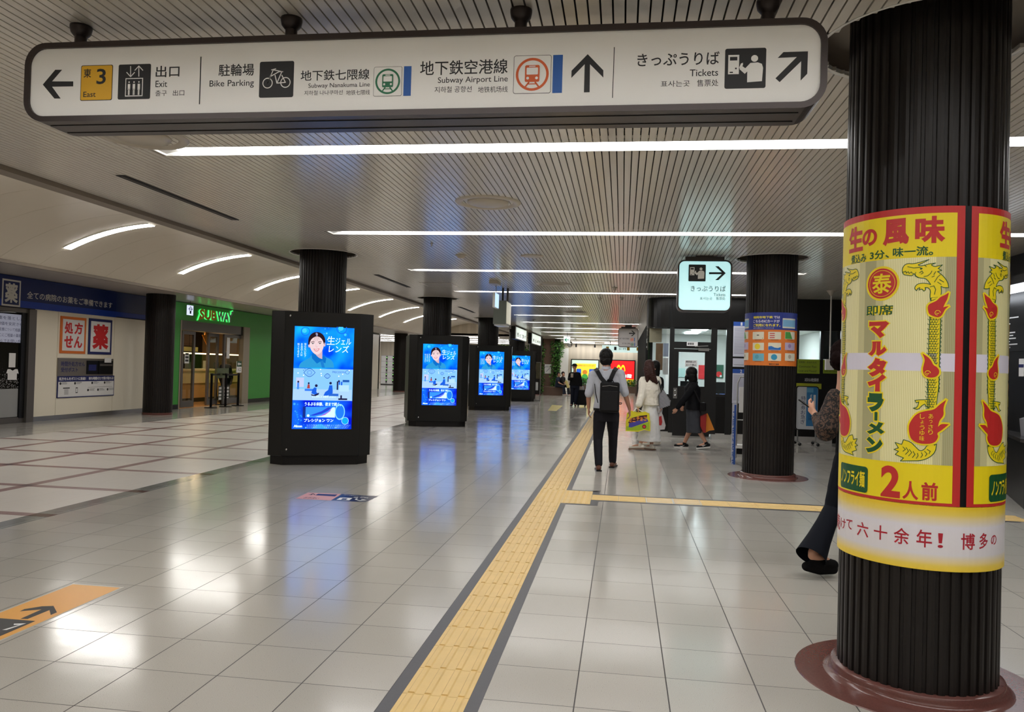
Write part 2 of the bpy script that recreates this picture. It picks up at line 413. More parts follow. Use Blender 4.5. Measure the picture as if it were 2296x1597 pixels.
# ================================================================ STRUCTURE
ZC = 3.03                       # hall ceiling
Y0L, DL = 5.67, 3.653           # first light row, row spacing
ROWS = range(-3, 15)
KIOSKS = [(-4.44-.01*i, 11.13+7.33*i) for i in range(4)]
COLS = [('kiosk', *k) for k in KIOSKS] + [('free', -4.5, 40.6), ('near', 1.405, 3.965), ('mid', 2.03, 11.30), ('left', -11.45, 18.15), ('leftfar', -11.3, 39.1)]
mb = MB(); mb.box((-13.6, -9, -0.12), (9.5, 62, 0), M_floor); mb.box((-26, 40, -0.12), (-13.6, 62, 0), M_floor); mb.build('floor', kind='structure')

def span(k):
    y = Y0L+DL*k
    if k <= 1: return (-3.65, 5.2)
    if k <= 3: return (-3.65, 2.85)
    if k <= 5: return (-3.35, -1.055)
    if k == 6: return (-3.64, 0.82)
    return (-3.64, 1.15)
mb = MB()
pitch = 0.0553; g = 0.0085
holes = [(x, y, .485) for n, x, y in COLS if not n.startswith('left')]
x = -5.28
while x < 9.4:
    xa, xb = x+g/2, x+pitch-g/2; xm = (xa+xb)/2
    cuts = []
    for k in ROWS:
        y = Y0L+DL*k; a, b = span(k)
        cuts.append((y-.12, y+.12) if a-.02 < xm < b+.02 else (y-.115, y-.107))
    for cx, cy, r in holes:
        if abs(xm-cx) < r: h = math.sqrt(r*r-(xm-cx)**2); cuts.append((cy-h, cy+h))
    cuts.sort(); y = -9.0; end = 61.5 if x < 1.4 else 30.0
    for a, b in cuts+[(end, 99)]:
        if a > y and y < end:
            e = min(a, end); z0 = ZC
            mb.add([(xa,y,z0),(xb,y,z0),(xb,e,z0),(xa,e,z0),(xa,y,z0+.02),(xb,y,z0+.02),(xb,e,z0+.02),(xa,e,z0+.02)],
                   [(0,3,2,1),(0,1,5,4),(2,3,7,6),(1,2,6,5),(3,0,4,7)], M_slat)
        y = max(y, b)
    x += pitch
c1 = mb.build('ceiling', kind='structure')
mb = MB(); mb.box((-5.45, -9, ZC+.30), (9.6, 62, ZC+.36), M_gap)
for k in ROWS: 
    y = Y0L+DL*k
    mb.box((-5.28, y-.2, ZC+.0205), (9.4, y-.121, ZC+.0225), M_slat); 
def ringpts(c, r, n=32): return [(c[0]+r*math.cos(2*PI*i/n), c[1]+r*math.sin(2*PI*i/n)) for i in range(n)]
mb.build('ceiling_void', kind='structure')

# light strips of the hall: recessed troughs with a glowing lens
proto = {}
def light_strip(k):
    a, b = span(k); y = Y0L+DL*k; L = b-a
    key = round(L, 3)
    if key in proto:
        t = copy_tree(proto[key])
    else:
        t = empty('ceiling_light'); proto[key] = t
        h = MB()
        for s in (-1, 1): h.box((0, s*.118, .0), (L, s*.110, .08), M_white)
        h.box((0, -.118, .0), (.008, .118, .08), M_white); h.box((L-.008, -.118, 0), (L, .118, .08), M_white)
        h.box((-.02, -.124, .0805), (L+.02, .124, .10), M_white)
        h.build('housing', t)
        l = MB(); l.box((.12, -.106, .035), (L-.12, .106, .05), M_tube)
        l.add([(.01,-.106,.012),(.12,-.106,.035),(.12,.106,.035),(.01,.106,.012)], [(0,3,2,1)], M_white)
        l.add([(L-.12,-.106,.035),(L-.01,-.106,.012),(L-.01,.106,.012),(L-.12,.106,.035)], [(0,3,2,1)], M_white)
        l.build('lens', t)
    t.location = (a, y, ZC); return t
ORD = ['first', 'second', 'third', 'fourth', 'fifth', 'sixth', 'seventh', 'eighth', 'ninth', 'tenth', 'eleventh', 'twelfth', 'thirteenth', 'fourteenth', 'fifteenth', 'sixteenth']
for k in ROWS:
    t = light_strip(k); i = k
    if k < 0: tag(t, 'long glowing ceiling light strip above and behind the viewer', 'ceiling light', 'ceiling light strips overhead and behind'); continue
    tag(t, ['long glowing ceiling light strip right below the big hanging wayfinding sign, nearest one',
            'glowing ceiling light strip just behind the round ceiling vent, second from the front',
            'glowing ceiling light strip that runs behind the hanging tickets sign, third from the front',
            'glowing ceiling light strip ending behind the foot of the tickets sign, fourth from the front',
            'short glowing ceiling light strip behind the hanging grey display box',
            'short glowing ceiling light strip, sixth from the front, above the third column'][k] if k < 6 else
           'glowing ceiling light strip far down the hall, %s from the front' % ORD[k], 'ceiling light', 'ceiling light strips across the hall')

# left edge of the hall ceiling, vault, soffit
mb = MB(); mb.box((-5.44, -9, ZC-.045), (-5.28, 42.5, ZC+.05), M_trim); mb.box((-5.44, -9, ZC+.05), (-5.40, 42.5, ZC+.3), M_trim); mb.build('trim_1', kind='structure')
VC, VZ, VR = -7.93, -0.857, 4.63
aL, aR = math.acos((-10.5-VC)/VR), math.acos((-5.40-VC)/VR)
mb = MB(); y = 42.4; n = 14; YV = 12.76; PW = DL/4
k0 = int((42.2-YV)/PW)
for k in range(-24, k0+1):
    ya = YV + k*PW + .003; yb = min(ya+PW-.006, 42.3); vs = []
    for i in range(n+1):
        a = aL+(aR-aL)*i/n; xx, zz = VC+VR*math.cos(a), VZ+VR*math.sin(a); vs += [(xx, ya, zz), (xx, yb, zz), (xx, ya, zz+.015), (xx, yb, zz+.015)]
    fs = []
    for i in range(n):
        q = i*4; fs.append((q, q+4, q+5, q+1)); mb.add([vs[j] for j in (q, q+2, q+6, q+4, q+1, q+5, q+7, q+3)], [(0, 1, 2, 3), (4, 5, 6, 7)], M_vault)
    mb.add(vs, fs, M_vault, True)
mb.build('ceiling_vault', kind='structure')
mb = MB(); vs = []; fs = []
for i in range(n+1):
    a = aL+(aR-aL)*i/n; xx, zz = VC+(VR+.16)*math.cos(a), VZ+(VR+.16)*math.sin(a); vs += [(xx, -9, zz), (xx, 42.6, zz)]
    if i: fs.append((2*i-2, 2*i-1, 2*i+1, 2*i))
mb.add(vs, fs, M_joint); mb.build('ceiling_vault_backing', kind='structure')
mb = MB(); mb.box((-12.6, -9, 2.99), (-10.5, 42.3, 3.06), M_soffit); mb.box((-10.52, -9, 2.965), (-10.45, 42.3, 3.02), M_trim)
mb.build('ceiling_soffit', kind='structure')
# end wall of the vault above the crossing hall, crossing hall ceiling
mb = MB(); pts = [(VC+VR*math.cos(aL+(aR-aL)*i/n), VZ+(VR)*math.sin(aL+(aR-aL)*i/n)) for i in range(n+1)]
pts = [(-13.6, 3.1)] + [(-13.6, 3.9), (-10.6, 3.9)] + [(a, b+.1) for a, b in pts] + [(-5.3, 3.4), (-5.3, 3.1)]
mb.prismx(pts, lambda a, b, c: (a, 42.3+c, b), M_farwall, .15); mb.build('wall_vault_end', kind='structure')
mb = MB(); mb.box((-26, 42.3, 3.1), (-5.28, 62, 3.2), M_soffit); mb.build('ceiling_crossing', kind='structure')
L = 12.0
for i in range(4):
    t = empty('ceiling_light', (-19.0, 44.3+DL*i, 3.045), label='glowing ceiling light strip in the crossing hall on the far left, %s from the front' % ORD[i], cat='ceiling light', group='ceiling lights of the crossing hall')
    if i == 0:
        h = MB(); h.box((0, -.12, .035), (L, .12, .054), M_white); hh = h.build('housing', t); l = MB(); l.box((.03, -.10, .02), (L-.03, .10, .034), M_tube); ll = l.build('lens', t)
    else:
        for q in (hh, ll): c = q.copy(); COL.objects.link(c); c.parent = t
mb = MB(); mb.box((-26, 58.4, 0), (-5.6, 58.6, 3.1), M_farwall); mb.build('wall_far_left', kind='structure')

# curved light strips of the vault
proto_v = None
for k in range(-4, 8):
    yk = YV+DL*k; 
    if proto_v is None:
        t = empty('vault_light'); proto_v = t; b1 = -math.asin(0) ; a0, a1 = math.acos((-9.9-VC)/VR), math.acos((-8.28-VC)/VR)
        h = MB(); l = MB(); n2 = 12; V = []; F = []; V2 = []; F2 = []
        for i in range(n2+1):
            a = a0+(a1-a0)*i/n2
            def q(r, y): return (VC+r*math.cos(a), y, VZ+r*math.sin(a))
            V += [q(VR-.002, -.11), q(VR-.012, -.11), q(VR-.012, .11), q(VR-.002, .11)]
            V2 += [q(VR-.016, -.095), q(VR-.016, .095)]
            if i:
                p = 4*i-4; F += [(p, p+4, p+5, p+1), (p+1, p+5, p+6, p+2), (p+2, p+6, p+7, p+3)]; p = 2*i-2; F2.append((p, p+2, p+3, p+1))
        h.add(V, F, M_white); l.add(V2, F2, M_vtube); h.build('housing', t); l.build('lens', t)
    else: t = copy_tree(proto_v)
    t.location = (0, yk, 0)
    if k < 0: tag(t, 'curved light strip on the left vault beside the viewer', 'ceiling light', 'curved vault lights beside and behind')
    else: tag(t, 'curved light strip on the arched vault, %s from the left of the photo' % ORD[k], 'ceiling light', 'curved light strips on the arched vault')

# fluted columns
def flutes(r=.34, n=46):
    pts = []
    for i in range(n):
        a = 2*PI*i/n; d = 2*PI/n
        for f, rr in ((0.0, r), (0.30, r+.002), (.60, r), (.66, r-.009), (.94, r-.009)): pts.append((rr*math.cos(a+f*d), rr*math.sin(a+f*d)))
    return pts
cp = None
def column(name, x, y, label, group, top=ZC+.25, cup=True, plate=True):
    global cp
    if cp is None or not plate or not cup:
        t = empty('column'); s = MB(); s.prism(flutes(), .055, top, M_col); s.build('fluted_shaft', t)
        b = MB()
        if plate:
            b.lathe([(0, .005), (.532, .005), (.535, 0)], M_granite, seg=64, smooth=False); b.lathe([(.405, .005), (.388, .008), (.376, .018), (.371, .034), (.370, .052), (.366, .056), (.30, .0565)], M_granite, seg=64)
        else: b.cyl((0, 0), .355, 0, .055, M_granite)
        b.build('granite_plinth', t)
        if cup:
            c = MB(); c.lathe([(.482, 0), (.500, -.006), (.503, 0), (.486, .004), (.482, .024)], M_white, (0, 0, ZC), 40)
            c.lathe([(.482, .021), (.482, .13), (.343, .13)], M_trim, (0, 0, ZC), 40); c.build('ceiling_collar', t)
        if plate and cup: cp = t
    else: t = copy_tree(cp)
    t.location = (x, y, 0); return tag(t, label, 'column', group)
CL = {'near': 'dark fluted column wrapped in the big yellow noodle poster, nearest column at the right',
      'mid': 'dark fluted column with the blue and orange card poster around it',
      'left': 'dark fluted column between the pharmacy and the green sandwich shop',
      'leftfar': 'slim looking dark fluted column far off by the grey lockers'}
ki = 0
for n_, x, y in COLS:
    if n_ == 'kiosk': l = 'dark fluted column rising out of the %s screen kiosk from the front' % ORD[ki]; ki += 1
    elif n_ == 'free': l = 'dark fluted column behind the farthest screen kiosk, far down the hall'
    else: l = CL[n_]
    column('column', x, y, l, 'dark fluted columns', top=(3.0 if n_.startswith('left') else ZC+.12), cup=not n_.startswith('left'), plate=not n_.startswith('left'))

# ---------------------------------------------------------------- tactile paving
M_tac = mat('yellow_tactile_tile', (222, 190, 124), 0.42, noise=.10, nscale=9)
M_tacb = mat('grey_border_stone', (74, 74, 78), 0.4, noise=.12, nscale=60)
tp = empty('tactile_paving', (-.76, 0, 0), label='yellow tactile guide path with grey borders running down the hall and branching right', cat='tactile paving')
WORLD_KIDS.add(tp.name)
XA, XB, XC, XD = -.957, -.905, -.612, -.562
XA, XB, XC, XD = -.965, -.905, -.610, -.553
YE = 47.0
mb = MB(); mb.box((XA, -2, 0), (XB, YE, .0012), M_tacb); mb.box((XC, -2, 0), (XD, 8.3, .0012), M_tacb); mb.box((XC, 9.18, 0), (XD, YE, .0012), M_tacb)
mb.box((XD, 8.24, 0), (-.30, 8.30, .0012), M_tacb); mb.box((XD, 9.18, 0), (-.24, 9.24, .0012), M_tacb); mb.box((-.30, 8.24, 0), (-.22, 8.59, .0012), M_tacb); mb.box((-.30, 8.94, 0), (-.22, 9.24, .0012), M_tacb)
mb.box((-.22, 8.53, 0), (4.0, 8.59, .0012), M_tacb); mb.box((-.22, 8.94, 0), (4.0, 9.0, .0012), M_tacb)
mb.build('border_strip', tp)
mb = MB(); y = -2.0; T3 = .295
while y < YE:
    mb.box((XB+.001, y+.0015, 0), (XC-.001, y+T3-.0015, .0022), M_tac)
    if not (8.25 < y+.15 < 9.15):
        for i in range(4):
            xc = XB+.037+i*.0737; mb.prismx([(-.017, 0), (-.011, .005), (.011, .005), (.017, 0)], lambda a, b, c, xc=xc, y=y: (xc+a, y+.01+c, .0022+b), M_tac, T3-.02)
    y += T3
def dots(x0, y0, nx, ny):
    for i in range(nx):
        for j in range(ny): mb.lathe([(.0, .005), (.010, .005), (.015, 0)], M_tac, (x0+(i+.5)*.06, y0+(j+.5)*.06, .0022), 8)
dots(XB, 8.26, 5, 15)
mb.box((XC+.001, 8.302, 0), (-.302, 8.59, .0022), M_tac); mb.box((XC+.001, 8.592, 0), (-.302, 8.885, .0022), M_tac); mb.box((XC+.001, 8.887, 0), (-.302, 9.178, .0022), M_tac)
dots(XC, 8.31, 5, 14)
x = -.30
M_tacw = mat('pale_replacement_tile', (206, 204, 198), 0.4)
white_x = [PZ(1458, 1124).x, PZ(1549, 1129).x]
while x < 3.9:
    mb.box((x+.0015, 8.592, 0), (x+T3-.0015, 8.938, .0022), M_tacw if any(x <= w_ < x+T3 for w_ in white_x) else M_tac)
    for i in range(4):
        yc = 8.592+.043+i*.0865; mb.prismx([(-.018, 0), (-.012, .005), (.012, .005), (.018, 0)], lambda a, b, c, yc=yc, x=x: (x+.01+c, yc+a, .0022+b), M_tac, T3-.02)
    x += T3
mb.build('yellow_tiles', tp)

# ---------------------------------------------------------------- ceiling fittings
M_vent = mat('vent_enamel', (186, 178, 164), .35)
vp = None
for i, (x, y) in enumerate([(-1.345, 7.55), (-1.355, 14.9), (-1.36, 22.2), (-1.36, 29.4), (PZ(318, 306, 3.03).x, PZ(318, 306, 3.03).y)]):
    if vp is None:
        vp = t = empty('ceiling_vent'); a = MB()
        a.lathe([(.325, 0), (.315, -.012), (.27, -.018), (.235, .012), (.225, .05)], M_vent, seg=40); a.build('rim', t)
        a = MB(); a.lathe([(0, -.034), (.14, -.03), (.20, -.012), (.205, .006), (0, .01)], M_vent, seg=40); a.build('diffuser_disc', t)
    else: t = copy_tree(vp)
    t.location = (x, y, ZC-.001)
    tag(t, ['round ceiling vent between the first two light strips', 'round ceiling vent behind the third light strip, left of the tickets sign', 'round ceiling vent above the backpack man, third from the front',
            'farthest round ceiling vent, small and flat looking', 'round ceiling vent partly hidden below the left end of the wayfinding sign'][i], 'ceiling vent', 'round ceiling vents')
for i, (x, ya, yb) in enumerate([(-4.455, 6.38, 8.47), (-4.46, 13.7, 15.9), (-4.46, 21.0, 23.2)]):
    a = MB(); a.box((x-.045, ya, ZC-.006), (x+.045, yb, ZC-.001), M_gap); a.box((x-.01, ya+.02, ZC-.009), (x+.01, yb-.02, ZC-.006), mat('slot_blade', (60, 50, 42), .5))
    a.build('slot_vent', None, ['long dark slot vent in the ceiling at the upper left, nearest', 'dark slot vent in the ceiling behind the first kiosk column', 'dark slot vent in the ceiling behind the second kiosk column'][i], 'ceiling vent', 'dark slot vents along the ceiling edge')
for i, (x, y, w_) in enumerate([(-3.66, 15.27, .32), (1.95, 18.6, .5), (1.6, 15.6, .35)]):
    a = MB(); a.box((x-w_, y-.32, ZC-.006), (x+w_, y+.32, ZC-.001), M_vent); a.box((x-w_+.03, y-.29, ZC-.008), (x+w_-.03, y+.29, ZC-.006), M_slat)
    a.build('access_hatch', None, ['pale ceiling access hatch near the second kiosk column', 'pale ceiling hatch above the station office front', 'pale ceiling hatch right of the card poster column'][i], 'hatch', 'ceiling access hatches')
DT = [((1034, 572), .09), ((1193, 574), .17), ((968, 545), .02), ((1378, 645), .06), ((1345, 669), .05), ((1432, 668), .05), ((1275, 673), .13), ((1394, 668), .05), ((1197, 717), .07), ((1320, 742), .1), ((1237, 738), .07), ((1290, 760), .06)]
for i, (p, r) in enumerate(DT):
    c = PZ(*p, ZC); a = MB()
    a.lathe([(0, -.05 if r < .1 else -.016), (r*.55, -.045 if r < .1 else -.014), (r*.7, -.012), (r, -.006), (r, 0)], M_vent if i % 3 != 2 else M_steel, seg=20)
    a.build('ceiling_detector', None, ['small domed detector on the ceiling right of the first kiosk column', 'flat round ceiling disc below the second light strip', 'tiny sprinkler head on the blue lit ceiling slats',
      'small box detector above the station office corner', 'leftmost of the three small ceiling heads near the office corner', 'rightmost of the three small ceiling heads near the office corner',
      'flat ceiling disc behind the fourth light strip', 'middle one of the three small ceiling heads near the office corner', 'small ceiling head right of the hanging grey box', 'small disc far down the ceiling above the backpack man',
      'small ceiling head above the first lit side sign', 'small ceiling head near the hanging exit arrow sign'][i], 'detector', 'small ceiling fittings', loc=(c.x, c.y, ZC-.001))
# ================================================================ LEFT SIDE: PHARMACY, SANDWICH SHOP
WX = -12.2
M_beige = mat('beige_wall_panel', (240, 233, 214), .4)
M_blue = mat('band_blue', (14, 34, 92), .3); M_blue2 = mat('band_blue_light', (18, 58, 160), .3)
M_green = mat('shop_green', (58, 150, 58), .38); M_navy = mat('navy_print', (22, 32, 96), .5)
M_red = mat('red_print', (200, 30, 34), .5); M_orange = mat('orange_print', (214, 110, 36), .5)
M_grey = mat('mid_grey_metal', (112, 108, 104), .35, .6)
M_glass = glass('clear_glass'); M_dglass = glass('smoked_glass', (150, 155, 158))
yA, yB = PX(70, 948, WX).y, 18.9
yj = [PX(126, 850, WX).y, PX(253, 850, WX).y]
mb = MB(); e = [yA] + yj + [yB]
for a, b in zip(e, e[1:]): mb.box((WX-.05, a+.006, .10), (WX, b-.006, 2.36), M_beige)
mb.box((WX-.08, yA, 0), (WX-.055, yB, 3.0), M_joint); mb.box((WX-.055, yA, 0), (WX-.01, yB, .098), M_steel)
mb.box((WX-.06, 19.0-.1, 0), (WX, 19.6, 3.0), M_beige)
mb.build('wall_left_pharmacy', kind='structure')
band = thing('pharmacy_sign_band', (WX, 16, 2.35), 'dark blue sign band with white writing above the pharmacy wall', 'shop sign')
mb = MB(); mb.box((WX-.05, -4, 2.36), (WX+.03, yj[1], 2.98), M_blue); mb.box((WX-.05, yj[1]+.005, 2.40), (WX+.02, yB, 2.98), mat('band_blue_side', (34, 50, 96), .3)); mb.build('panel', band)
mb = MB(); mb.box((WX+.03, -4, 2.36), (WX+.033, yj[1], 2.50), M_blue2); mb.box((WX+.02, yj[1]+.005, 2.38), (WX+.023, yB, 2.50), M_blue2); mb.build('light_stripe', band)
A = Art(xwallfn(WX+.033)); Mw = mat('sign_white_letter', (206, 206, 200), .5)
u0, v0, u1, v1 = bpx(4, 627, 46, 687, WX+.03); f = .035
A.rect(u0, v0, u1, v1, Mw, 1); A.rect(u0+f, v0+f, u1-f, v1-f, M_blue, 2); A.text('薬', u0+2*f, v0+2*f, u1-2*f, v1-2*f, Mw, 3, .035); A.done('emblem', band)
u0, _, u1, _ = bpx(60, 660, 252, 680, WX+.03); A.text('全ての病院のお薬をご準備できます', u0, 2.56, u1, 2.71, Mw, 1, .012); A.done('lettering', band)

def framed(name, px, border, label, txt, color=M_red):
    t = thing(name, (WX, 16.5, 1.8), label, 'sign'); u0, v0, u1, v1 = bpx(*px, WX)
    mb = MB(); mb.box((WX, u0, v0), (WX+.02, u1, v1), border); mb.build('border', t)
    mb = MB(); mb.box((WX+.02, u0+.06, v0+.06), (WX+.022, u1-.06, v1-.06), M_paper); mb.build('face', t)
    A = Art(xwallfn(WX+.022)); W = u1-u0; H = v1-v0
    if len(txt) == 1: A.text(txt, u0+.12, v0+.12, u1-.12, v1-.12, color, 1, .045)
    else:
        for i, ch in enumerate(txt):
            a = u0+.10+(W-.20)*(.5*(i % 2)); b = v1-.10-(H-.20)*(.5*(i//2)); A.text(ch, a+.015, b-(H-.20)*.46, a+(W-.20)*.47, b-.015, color, 1, .04)
    A.done('lettering', t)
framed('prescription_sign', (134, 711, 191, 793), M_orange, 'square white sign with orange border and red prescription lettering', '処方せん')
framed('medicine_sign', (197.5, 716, 249, 795), M_navy, 'square white sign with navy border and one big red character', '薬')
t = thing('prescription_post', (WX, 16.4, 1.0), 'brushed steel after hours prescription post box panel under the two square signs', 'post box')
u0, v0, u1, v1 = bpx(128, 804, 252, 843, WX); H = v1-v0; W = u1-u0
mb = MB(); mb.box((WX, u0, v0), (WX+.02, u1, v1), mat('post_steel', (140, 132, 122), .3, .6)); mb.build('backplate', t)
mb = MB(); mb.box((WX+.02, u0+W*.49, v0+H*.1), (WX+.035, u0+W*.70, v1-H*.12), M_black); mb.box((WX+.035, u0+W*.52, v0+H*.3), (WX+.037, u0+W*.66, v1-H*.35), M_navy); mb.build('screen', t)
mb = MB(); mb.box((WX+.02, u0+W*.71, v0+H*.1), (WX+.04, u1-W*.02, v1-H*.12), M_black); mb.box((WX+.04, u0+W*.72, v1-H*.42), (WX+.05, u1-W*.04, v1-H*.30), M_grey); mb.build('slot_door', t)
mb = MB(); mb.box((WX+.05, u0+W*.80, v1-H*.22), (WX+.06, u0+W*.93, v1+H*.06), M_paper); mb.build('note', t, 'small white note above the slot')
A = Art(xwallfn(WX+.02)); A.text('時間外処方せん', u0+W*.05, v1-H*.46, u0+W*.46, v1-H*.18, M_navy, 1, .02); A.text('受付ポスト', u0+W*.05, v0+H*.22, u0+W*.34, v0+H*.48, M_navy, 1, .02); A.done('lettering', t)
t = thing('instruction_board', (WX, 16.4, .6), 'white instruction board with navy border and tiny step drawings below the post box', 'board')
u0, v0, u1, v1 = bpx(127, 843, 254, 890, WX); H = v1-v0; W = u1-u0
mb = MB(); mb.box((WX, u0, v0), (WX+.02, u1, v1), M_navy); mb.build('board', t); A = Art(xwallfn(WX+.02))
A.rect(u0+.02, v0+.02, u1-.02, v1-H*.26, M_paper, 1); A.text('処方せんをポストに投函！', u0+W*.02, v1-H*.2, u0+W*.47, v1-H*.05, M_paper, 2, .03); A.text('待ち時間ゼロで受け取れる！', u0+W*.52, v1-H*.2, u0+W*.99, v1-H*.05, M_paper, 2, .03)
A.done('heading', t)
def scrib(A, u, v, w, h, m, n, r): 
    for i in range(n): A.rect(u, v-h*i/n, u+w*r.uniform(.6, 1), v-h*i/n-h*.32/n, m, 2)
r = random.Random(3)
for k, (a, b) in enumerate([(.03, .66), (.27, .66), (.57, .66), (.80, .66), (.50, .32), (.68, .32), (.86, .32)]):
    x_, y_ = u0+W*a, v0+H*b; A.disc(x_+.03, y_, .03, M_ink, 2, 12); scrib(A, x_+.07, y_+.03, W*.11, H*.12, M_ink, 3, r)
for a, b, w_, h_ in ((.09, .42, .11, .05), (.30, .2, .035, .26)): A.rect(u0+W*a, v0+H*b, u0+W*(a+w_), v0+H*(b+h_), M_ink, 2)
A.rect(u0+W*.11, v0+H*.14, u0+W*.18, v0+H*.4, mat('faint_grey', (190, 190, 192)), 2); A.rect(u0+W*.305, v0+H*.24, u0+W*.33, v0+H*.42, M_paper, 3); A.rect(u0+W*.51, v0+H*.45, u0+W*.97, v0+H*.46, M_ink, 2)
A.done('drawings', t)
# pharmacy glass front
M_frost = mat('frosted_glass_film', (150, 152, 152), .55)
t = thing('pharmacy_glass_door', (WX, 13, 0), 'steel framed pharmacy glass door with notices and frosted lower half at the left edge', 'door')
dz = 2.34; ya = 6.0
mb = MB(); 
mb.box((WX-.02, yA-.22, 0), (WX+.06, yA-.02, dz), M_grey); mb.box((WX-.05, ya, 0), (WX-.0, yA-.22, .12), M_grey); mb.box((WX-.05, ya, dz-.08), (WX+.02, yA-.2, dz), M_grey); mb.box((WX-.04, yA-.36, .1), (WX+.01, yA-.23, dz), M_black); mb.box((WX-.04, 11.2, .1), (WX+.01, 11.3, dz), M_grey)
mb.build('frame', t)
mb = MB(); mb.box((WX-.03, ya, .12), (WX-.02, yA-.22, dz-.08), M_glass); mb.build('glass_pane', t)
A = Art(xwallfn(WX-.019)); u0, v0, u1, v1 = bpx(0, 872, 62, 946, WX); A.rect(ya, .13, yA-.37, v1, M_frost, 1)
rr = random.Random(5)
for i in range(900):
    u = rr.uniform(12.0, yA-.38); v = v1 + abs(rr.gauss(0, .17)); s_ = .008*rr.uniform(.6, 1.6)
    if v < v1+.5: A.rect(u, v, u+s_*1.6, v+s_, M_frost, 1)
A.done('frosted_film', t)
A = Art(xwallfn(WX-.015)); u0, v0, u1, v1 = bpx(-60, 702, 64, 767, WX); A.rect(u0, v0, u1, v1, mat('pale_lilac_screen', (170, 172, 190), .3, emit=(150, 155, 175), es=.35), 1)
u0 = bpx(0, 702, 64, 767, WX)[0]
for i, s_ in enumerate(['体重を落としたい', '血糖値を安定させたい', '在宅医療について相談したい', '…どこにご相談の薬局がよい', 'こちらでお問い合わせ']):
    A.text(s_, u0-.15, v1-.12-i*.115, u0+.75+.04*(i % 2), v1-.12-i*.115+.07, M_navy, 2, .0, res=1)
A.done('notice_screen', t)
A = Art(xwallfn(WX-.012)); u0, v0, u1, v1 = bpx(21, 792, 36, 824, WX); A.rect(u0, v0, u1, v1, M_paper, 1); a, b, c, d = bpx(15, 828, 43, 852, WX); h = d-b; w_ = c-a
A.poly([(a+w_*.12, b), (c-w_*.15, b), (c-w_*.15, b+h*.6), (c, b+h*.6), (c-w_*.1, d), (c-w_*.3, d), (a+w_*.5, d-h*.15), (a+w_*.3, d), (a+w_*.1, d), (a, b+h*.62), (a+w_*.12, b+h*.6)], M_paper, 1); A.done('paper_notice', t)
mb = MB(); mb.box((WX-1.6, 5, 0), (WX-1.5, 19, 3.0), mat('dim_shop_wall', (44, 48, 44), .8)); mb.box((WX-1.6, yA+.0, 0), (WX-.1, yA+.1, 3.0), M_blackm); mb.build('wall_pharmacy_inner', kind='structure')
mb = MB(); mb.box((WX-.06, -9, 2.34), (WX, yA, 3.0), M_joint); mb.box((WX-.1, -9, 0), (WX-.03, 6, 2.4), M_beige); mb.build('wall_left_near', kind='structure')

# green shop front
G0, G1, GE = PX(397, 915, WX).y, PX(553, 905, WX).y, 28.6
ZD = 2.48
mb = MB(); mb.box((WX-.06, 19.4, .13), (WX+.02, G0, 2.97), M_green); mb.box((WX-.06, G1, .13), (WX+.02, GE, 2.97), M_green); mb.box((WX-.06, G0, ZD), (WX+.02, G1, 2.97), M_green)
mb.box((WX-.06, 19.4, 0), (WX+.03, G0, .128), M_black); mb.box((WX-.06, G1, 0), (WX+.03, GE, .128), M_black)
mb.box((WX-.2, GE, 0), (WX+.02, GE+.2, 3.0), M_green)
mb.build('wall_left_green', kind='structure')
t = thing('sandwich_shop_entrance', (WX, 22, 0), 'grey framed sliding glass entrance of the green sandwich shop', 'shop entrance')
mb = MB(); Mg = mat('door_grey', (108, 106, 104), .35, .5); Mj = mat('beige_jamb', (150, 140, 124), .4)
mb.box((WX-.5, G0, 2.22), (WX+.0, G1-.55, ZD), Mg); mb.box((WX-.12, G1-.42, 0), (WX+.04, G1, ZD), Mj); mb.box((WX-.12, G0, 0), (WX+.03, G0+.06, ZD), Mj); mb.box((WX-.5, G1-.55, 2.2), (WX, G1-.42, ZD), M_black)
mb.build('door_frame', t)
def leaf(y0, y1, X, nm):
    mb = MB()
    for a, b, c, d in ((y0, y0+.09, 0.02, 2.2), (y1-.09, y1, .02, 2.2), (y0+.09, y1-.09, .02, .2), (y0+.09, y1-.09, 2.1, 2.2)): mb.box((X-.03, a, c), (X+.03, b, d), Mg)
    o = mb.build('sliding_door', t); g = MB(); g.box((X-.006, y0+.09, .2), (X+.006, y1-.09, 2.1), M_glass); g.build('glass_pane', o)
yl = [PX(x_, 850, WX-.1).y for x_ in (405, 435, 483, 497, 520, 540)]
leaf(yl[0], yl[1], WX-.12, 'a'); leaf(yl[2]-.35, yl[3]-.1, WX-.2, 'b'); leaf(yl[3], yl[5], WX-.08, 'c')
A = Art(xwallfn(WX-.06)); 
u0, v0, u1, v1 = bpx(414, 793, 424, 815, WX-.06); A.rect(u0, v0, u1, v1, M_paper, 1); 
for i in range(3): A.rect(u0+.03, v0+.05+i*(v1-v0)/3, u1-.03, v0+.05+i*(v1-v0)/3+.06, M_ink, 2)
u0, v0, u1, v1 = bpx(509, 750, 516, 804, WX-.05); A.rect(u0, v0, u1, v1, M_paper, 1)
u0, v0, u1, v1 = bpx(490, 865, 515, 897, WX-.05); A.rect(u0, v0, u1, v1, mat('poster_dark_green', (52, 60, 50), .4), 1)
for i in range(4):
    for j in range(3): a = u0+(u1-u0)*(j+.15)/3; b = v0+(v1-v0)*(i+.15)/4.2; A.rect(a, b, a+(u1-u0)*.22, b+(v1-v0)*.15, M_paper, 2)
A.done('door_notices', t)
mb = MB(); u0, v0, u1, v1 = bpx(489, 826, 515, 848, WX+.05); mb.box((WX-.02, u0, v0), (WX+.02, u1, v1), mat('poster_food', (86, 100, 70), .4, noise=.6, nscale=14)); mb.build('food_poster', t)
